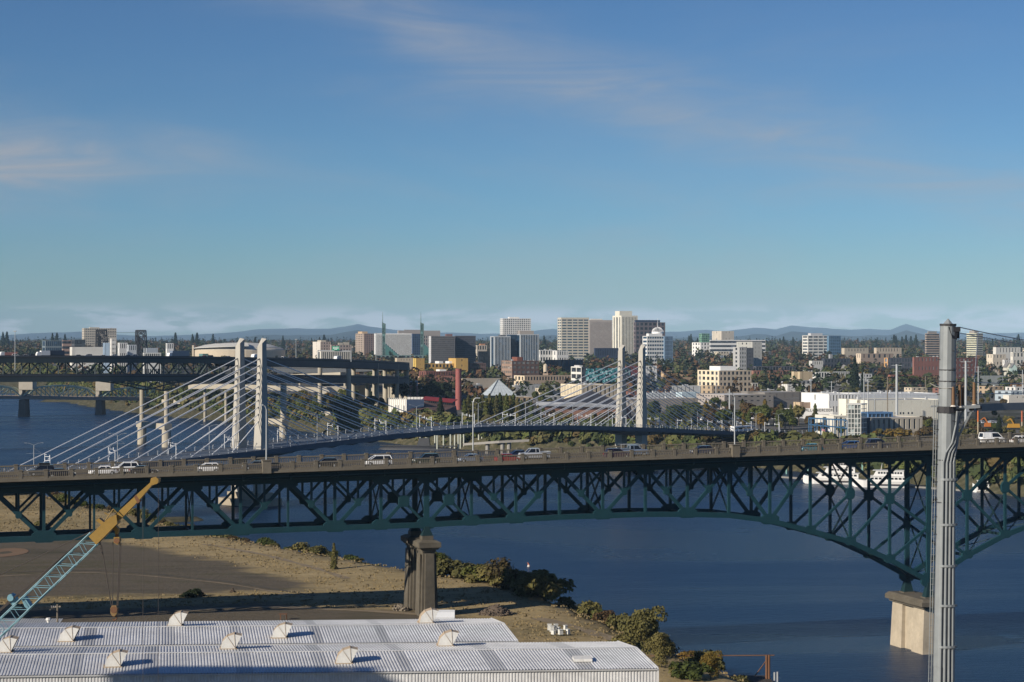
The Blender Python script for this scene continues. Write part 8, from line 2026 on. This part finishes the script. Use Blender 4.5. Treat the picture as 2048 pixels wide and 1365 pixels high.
# rows that can be made out one by one
pq = [(929, 798), (937, 790), (944, 795), (951, 786), (959, 792), (966, 789), (972, 796), (979, 788), (986, 794), (993, 790), (1000, 786), (1006, 793), (1013, 788), (1020, 791), (1027, 787), (1035, 795), (1043, 800), (1052, 806), (1063, 803), (1076, 810), (1087, 812)]
for q, (x, yt_) in enumerate(pq):
    d = 1145 + (q % 3) * 9; X_ = PX(x, d); plant('poplar%d' % (q % 2), X_, d, PZ(yt_, d) - gz(X_, d), [LG, LO, LG, LO][q % 4], 'slim green-gold poplar in the row before the glass pyramid', 'poplars before the glass pyramid', 0.95)
plant('conif0', PX(881, 1150), 1150, PZ(793, 1150) - gz(PX(881, 1150), 1150), LD, 'dark bushy conifer in front of the brown-roofed science hall', None, 1.55)
plant('conif0', PX(1710, 1600), 1600, PZ(713, 1600) - gz(PX(1710, 1600), 1600), LD, 'tallest dark conifer above the white warehouse', None, 1.0); plant('conif1', PX(1726, 1620), 1620, PZ(733, 1620) - gz(PX(1726, 1620), 1620), LD, 'slimmer conifer right of the tallest one', None, .9)
for x, yt_, d, lab in ((797, 762, 1420, 'dark tree first right of the freeway columns'), (806, 770, 1420, 'dark tree second right of the freeway columns'), (828, 757, 1480, 'dark pointed tree left of the brick building'), (858, 768, 1400, 'dark round tree below the brick building'), (872, 762, 1410, 'taller dark tree below the brick building'), (888, 764, 1405, 'dark tree third below the brick building'), (848, 776, 1390, 'low dark tree below the brick building'), (899, 782, 1390, 'dark tree left of the red chimney foot')):
    X_ = PX(x, d); plant('conif0' if 'pointed' in lab else 'decid%d' % (int(x) % 4), X_, d, PZ(yt_, d) - gz(X_, d), LD, lab, 'dark trees below the brick building', 1.0)
zone(1300, 1640, 846, 866, 46, DEC + [('poplar0', 1.5)], [(LG, 6), (LO, 4), (LY, 1.5), (LA, 1)], 8, 15, 'street tree behind the right end of the cable-stayed bridge', 'street trees behind the cable-stayed bridge')
zone(1085, 1300, 846, 862, 16, DEC, [(LA, 3), (LY, 2), (LO, 2), (LG, 1)], 6, 10, 'street tree before the brown brick hall', 'autumn trees before the brick hall')
zone(1640, 2060, 852, 882, 34, DEC + [('shrub0', 2)], MIXB, 4, 8, 'bush-like tree above the right end of the truss bridge', 'bushy trees beyond the right bridge end')
plant('conif0', PX(1998, 1010), 1010, 12, LD, 'dark conifer beside the orange digger', None, 1.3)
zone(480, 720, 812, 850, 44, DEC, [(LG, 5), (LO, 3), (LY, 2)], 7, 13, 'bank tree under the freeway viaducts', 'trees under the freeway viaducts')
zone(370, 500, 800, 832, 24, DEC, [(LG, 4), (LD, 4), (LO, 2)], 9, 15, 'bank tree left of the near stay tower', 'trees on the bank left of the near stay tower')
zone(700, 800, 780, 850, 14, DEC, [(LD, 4), (LG, 3)], 6, 11, 'tree between the freeway columns', 'trees between the freeway columns')
zone(1030, 1110, 795, 845, 14, DEC, MIXB, 6, 10, 'mixed tree right of the glass pyramid', 'trees right of the glass pyramid')
zone(1300, 2060, 775, 842, 46, DEC, MIXB, 5, 10, 'yard tree between the sheds of the far bank', 'yard trees of the far bank', pad=4)
zone(900, 2060, 742, 775, 60, DEC, MIXB, 6, 11, 'street tree among the mid-distance buildings', 'street trees among the mid-distance buildings', pad=3)
zone(1640, 1740, 752, 775, 14, DEC, [(LG, 4), (LO, 3), (LD, 2)], 9, 14, 'park tree around the tallest conifer', 'park trees around the tallest conifer')
zone(1790, 1880, 762, 790, 16, DEC, [(LA, 4), (LO, 3), (LG, 1)], 8, 12, 'tree before the low brick front', 'autumn trees before the low brick front')
# near bank: bushes following the shore
NBK = 0
for (ax, ay), (bx, by) in zip(W_SHORE[4:20], W_SHORE[5:21]):
    L_ = math.hypot(bx - ax, by - ay); nx_, ny_ = (by - ay) / L_, -(bx - ax) / L_
    if 640 < ay < 660 and bx > -150 and ax > -152: continue
    for q in range(int(L_ / 1.45)):
        t = (q + random.random()) / (L_ / 1.45); o_ = random.uniform(2.0, 10.5); X_, Y_ = ax + (bx - ax) * t + nx_ * o_, ay + (by - ay) * t + ny_ * o_
        px_ = 1024 + F * X_ / Y_
        if float(shore_dist([X_], [Y_])[0]) < 1.2 or px_ < -60 or px_ > 1500: continue
        hh = random.uniform(1.3, 2.9)
        if 870 < px_ < 1120: hh = random.uniform(3.0, 5.6); X_ -= 1.5; Y_ -= 1.5
        elif px_ >= 1120: hh = random.uniform(1.8, 3.6)
        elif px_ < 340: hh = random.uniform(1.6, 3.6)
        where = 'behind the left truss panels' if px_ < 340 else 'left of the field pier' if px_ < 860 else 'right of the field pier' if px_ < 1130 else 'beside the sheds'
        tone = pick([('olive', 5), ('green', 3), ('rust-brown', 1.6), ('gold', .5)]); m_ = {'olive': LO, 'green': LG, 'rust-brown': LA, 'gold': LY}[tone]
        plant(('shrub%d' % random.randrange(4)) if hh < 4.6 or random.random() < .5 else 'willow', X_, Y_, hh, m_, '%s bush in the near bank thicket %s' % (tone, where), 'near bank thicket bushes', random.uniform(.75, 1.3)); NBK += 1
for x, y, yt_, kind, m, lab, wd in ((1290, 1322, 1212, 'willow', LO, 'big grey-green willow at the water right of the sheds', .80), (1318, 1338, 1262, 'willow', LO, 'lower willow leaning over the water right of the big one', .9), (1250, 1300, 1262, 'shrub1', LO, 'broad olive bush left of the big willow', 1.3), (1422, 1362, 1300, 'willow', LY, 'round gold-leaved bush behind the rusty pipe frame', .8), (1380, 1362, 1318, 'shrub0', LG, 'green bush left of the gold-leaved one', 1.2), (1360, 1358, 1325, 'shrub2', LO, 'low olive bush behind the shed corner', 1.3), (668, 1140, 1084, 'conif1', LO, 'upright dark cedar on the near bank left of the pier', 1.3), (392, 1196, 1174, 'shrub1', LD, 'dark bare bush in the field above the bridge shadow', 1.1), (372, 1198, 1182, 'shrub2', LD, 'smaller dark bush left of the bare field bush', 1.2), (80, 1058, 1040, 'shrub0', LO, 'grey bush in the dry grass at the left', 1.2), (855, 1240, 1225, 'shrub0', LA, 'brown weeds at the foot of the field pier', 1.0), (103, 992, 960, 'conif1', LD, 'dark young tree on the left bank behind the truss', 1.4)):
    p = gpos(x, y); plant(kind, p.x, p.y, max(1.0, PZ(yt_, p.y) - p.z), m, lab, None, wd)
# crowns rising into the bottom edge from below
for x, yt_, d, lab, wd in ((30, 1350, 118, 'leafy treetop poking up at the bottom left corner', .5), (96, 1344, 122, 'second leafy treetop at the bottom left', .5), (132, 1338, 125, 'tallest leafy treetop at the bottom left', .42), (1680, 1336, 118, 'leafy treetop poking up at the bottom right', .5)):
    plant('twiggy', PX(x, d), d, PZ(yt_, d) - 11, LG, lab, None, wd, 11)
# ---------------------------------------------------------------- far woods: one mass of crowns
Qs = []; CL = []
def far_tree(X_, Y_, h, w, con, col, n, z=None):
    z = float(np.interp(Y_, E_Y, E_Z)) - 1.5 if z is None else z
    if con:
        zz = NPR.uniform(.1, 1, n); rad = (1 - zz) * w * .5 + .2; a = NPR.uniform(0, 6.283, n); c = np.stack([rad * np.cos(a), rad * np.sin(a), zz * h], 1)
    else:
        d_ = NPR.normal(size=(n, 3)); d_ /= np.linalg.norm(d_, axis=1, keepdims=True); c = d_ * np.array([w * .5, w * .5, h * .36]) * NPR.uniform(.7, 1.08, (n, 1)) + np.array([0, 0, h * .6])
    nr = c - np.array([0, 0, h * .45]); nr = nr / (np.linalg.norm(nr, axis=1, keepdims=True) + 1e-6) + NPR.normal(scale=.45, size=(n, 3)); nr[:, 2] += .3; nr /= np.linalg.norm(nr, axis=1, keepdims=True)
    Qs.append(quads(c + np.array([X_, Y_, z]), nr, NPR.uniform(.6, 1.2, n) * w * (.17 if not con else .15))); CL.append(np.repeat(np.array([col]) * NPR.uniform(.95, 1.7), n, 0))
PALD = [(0.028, 0.040, 0.018), (0.040, 0.050, 0.020), (0.055, 0.058, 0.024), (0.062, 0.052, 0.026), (0.078, 0.052, 0.028), (0.092, 0.052, 0.028), (0.022, 0.032, 0.018), (0.02, 0.03, 0.02)]
cnt = 0; tries = 0
while cnt < 5600 and tries < 26000:
    tries += 1; Y_ = 1500 * math.exp(random.random() ** .9 * math.log(8200 / 1500)); u = random.uniform(-.29, .29); X_ = u * Y_
    if Y_ < 2600 and u < -.055: continue
    if Y_ < 1900 and random.random() < .45: continue
    if not clear(X_, Y_, 3) or (Y_ < 2300 and not off_decks(X_, Y_)) or (Y_ < 3300 and float(shore_dist([X_], [Y_])[0]) < 10): continue
    dens = .5 + .5 * float(noise2(np.array([X_]), np.array([Y_]), 90.0, 4)[0])
    if random.random() > .38 + .62 * dens: continue
    con = random.random() < (.14 if Y_ < 3500 else .22); h = random.uniform(11, 18) if not con else random.uniform(15, 27 if Y_ > 4000 else 21); col = random.choice(PALD[:6]) if not con else random.choice(PALD[6:])
    far_tree(X_, Y_, h, random.uniform(7, 12) if not con else random.uniform(7.5, 10.5), con, col, 34 if Y_ < 3500 else 24); cnt += 1
# left shore woods behind the freeway
for k in range(420):
    Y_ = random.uniform(1900, 3600); u = random.uniform(-.27, -.05); X_ = u * Y_
    if not clear(X_, Y_, 3) or float(shore_dist([X_], [Y_])[0]) < 8: continue
    far_tree(X_, Y_, random.uniform(9, 17), random.uniform(7, 11), random.random() < .15, random.choice(PALD), 34)
PALB = [(0.065, 0.076, 0.024), (0.080, 0.082, 0.030), (0.050, 0.062, 0.020), (0.085, 0.076, 0.032), (0.092, 0.068, 0.028), (0.038, 0.048, 0.020), (0.055, 0.066, 0.024)]
for (ax, ay), (bx, by) in zip(E_SHORE[3:16], E_SHORE[4:17]):
    L_ = math.hypot(bx - ax, by - ay); nx_, ny_ = (by - ay) / L_, -(bx - ax) / L_
    for q in range(int(L_ / 0.55)):
        t = (q + random.random()) / (L_ / 0.55); o_ = random.uniform(3.5, 30) if random.random() < .8 else random.uniform(2, 8); X_, Y_ = ax + (bx - ax) * t + nx_ * o_, ay + (by - ay) * t + ny_ * o_
        if not clear(X_, Y_, 1.5) or abs(X_ / Y_) > .3 or not off_decks(X_, Y_): continue
        hh = random.uniform(2.2, 5.2) if random.random() < .75 else random.uniform(5, 8)
        if noise2(np.array([X_]), np.array([Y_]), 17.0, 3)[0] > .7: continue
        far_tree(X_, Y_, hh, hh * random.uniform(.9, 1.4), False, random.choice(PALB), 70, gz(X_, Y_) - .4)
Q = np.concatenate(Qs); C4 = np.concatenate(CL); me = mesh_q('distant_trees', Q, [])
ca_ = me.color_attributes.new('tone', 'FLOAT_COLOR', 'CORNER'); cc = np.ones((len(Q) * 4, 4)); cc[:, :3] = np.repeat(C4, 4, 0); ca_.data.foreach_set('color', cc.ravel())
fm = bpy.data.materials.new('far_foliage'); t, b = nodes_of(fm); b.inputs['Roughness'].default_value = .95; b.inputs['Specular IOR Level'].default_value = .1; an = t.nodes.new('ShaderNodeAttribute'); an.attribute_name = 'tone'; t.links.new(an.outputs['Color'], b.inputs['Base Color']); me.materials.append(fm); me.update()
tag(obj('distant_trees', me), 'far wooded neighbourhoods of dark firs and autumn trees below the hills', 'trees', kind='stuff')
# tall firs that stand out on the skyline
for q, (x, yt_, d) in enumerate(((6, 664, 4600), (14, 663, 4600), (105, 666, 4500), (114, 665, 4500), (130, 668, 4500), (351, 665, 4400), (385, 668, 4400), (394, 665, 4300), (426, 668, 4300), (648, 669, 4300), (566, 671, 4400), (1378, 671, 4600), (1382, 668, 4600), (1395, 676, 4300), (1088, 671, 4000), (1567, 673, 4500), (1586, 674, 4400), (1788, 669, 4300), (1792, 671, 4300), (1804, 673, 4300), (1812, 670, 4250), (1822, 672, 4300), (1832, 669, 4300), (2037, 668, 4300), (2028, 676, 4300), (1985, 677, 4200), (1752, 678, 4200), (1560, 676, 4400), (1900, 676, 4300), (510, 674, 4400), (1700, 680, 4300))):
    X_ = PX(x, d); plant('conif%d' % (q % 2), X_, d, PZ(yt_, d) - gz(X_, d), LB, 'tall dark fir standing above the far tree line', 'tall firs on the far skyline', 1.7 if q % 2 else 1.45)
# dry grass tufts on the near field
tq = []
for k in range(15000):
    X_ = random.uniform(-170, 45); Y_ = random.uniform(285, 640); sd = float(0)
    tq.append((X_, Y_))
tq = np.array(tq); sd = shore_dist(tq[:, 0], tq[:, 1]); lot = polysd(tq[:, 0], tq[:, 1], LOT); yrd = polysd(tq[:, 0], tq[:, 1], YARD); ok = (sd > 3) & (lot < NPR.uniform(-6, 2, len(tq))) & (yrd < 0) & (tq[:, 0] < np.interp(tq[:, 1], M_Y, M_X)); tq = tq[ok]
gzv = elev(tq[:, 0], tq[:, 1]); Qs = []
for j in range(4):
    a = NPR.uniform(0, 6.283, len(tq)); h = NPR.uniform(.08, .30, len(tq)); w = NPR.uniform(.08, .28, len(tq)); ox, oy = NPR.uniform(-.7, .7, len(tq)), NPR.uniform(-.7, .7, len(tq)); dx, dy = np.cos(a) * w, np.sin(a) * w
    bx_, by_ = tq[:, 0] + ox, tq[:, 1] + oy
    Qs.append(np.stack([np.stack([bx_ - dx, by_ - dy, gzv - .05], 1), np.stack([bx_ + dx, by_ + dy, gzv - .05], 1), np.stack([bx_ + dx * .6, by_ + dy * .6 + .1, gzv + h], 1), np.stack([bx_ - dx * .8, by_ - dy * .8 + .1, gzv + h * .8], 1)], 1))
tag(obj('dry_grass', mesh_q('dry_grass', np.concatenate(Qs), [leafm('leaf_straw', [(0.13, 0.105, 0.05), (0.25, 0.19, 0.10), (0.34, 0.27, 0.15)])])), 'dry straw-coloured grass tufts over the near field', 'grass', kind='stuff')
for o in SC.objects:
    for k_ in ('_dim', 'used'):
        if k_ in o: del o[k_]
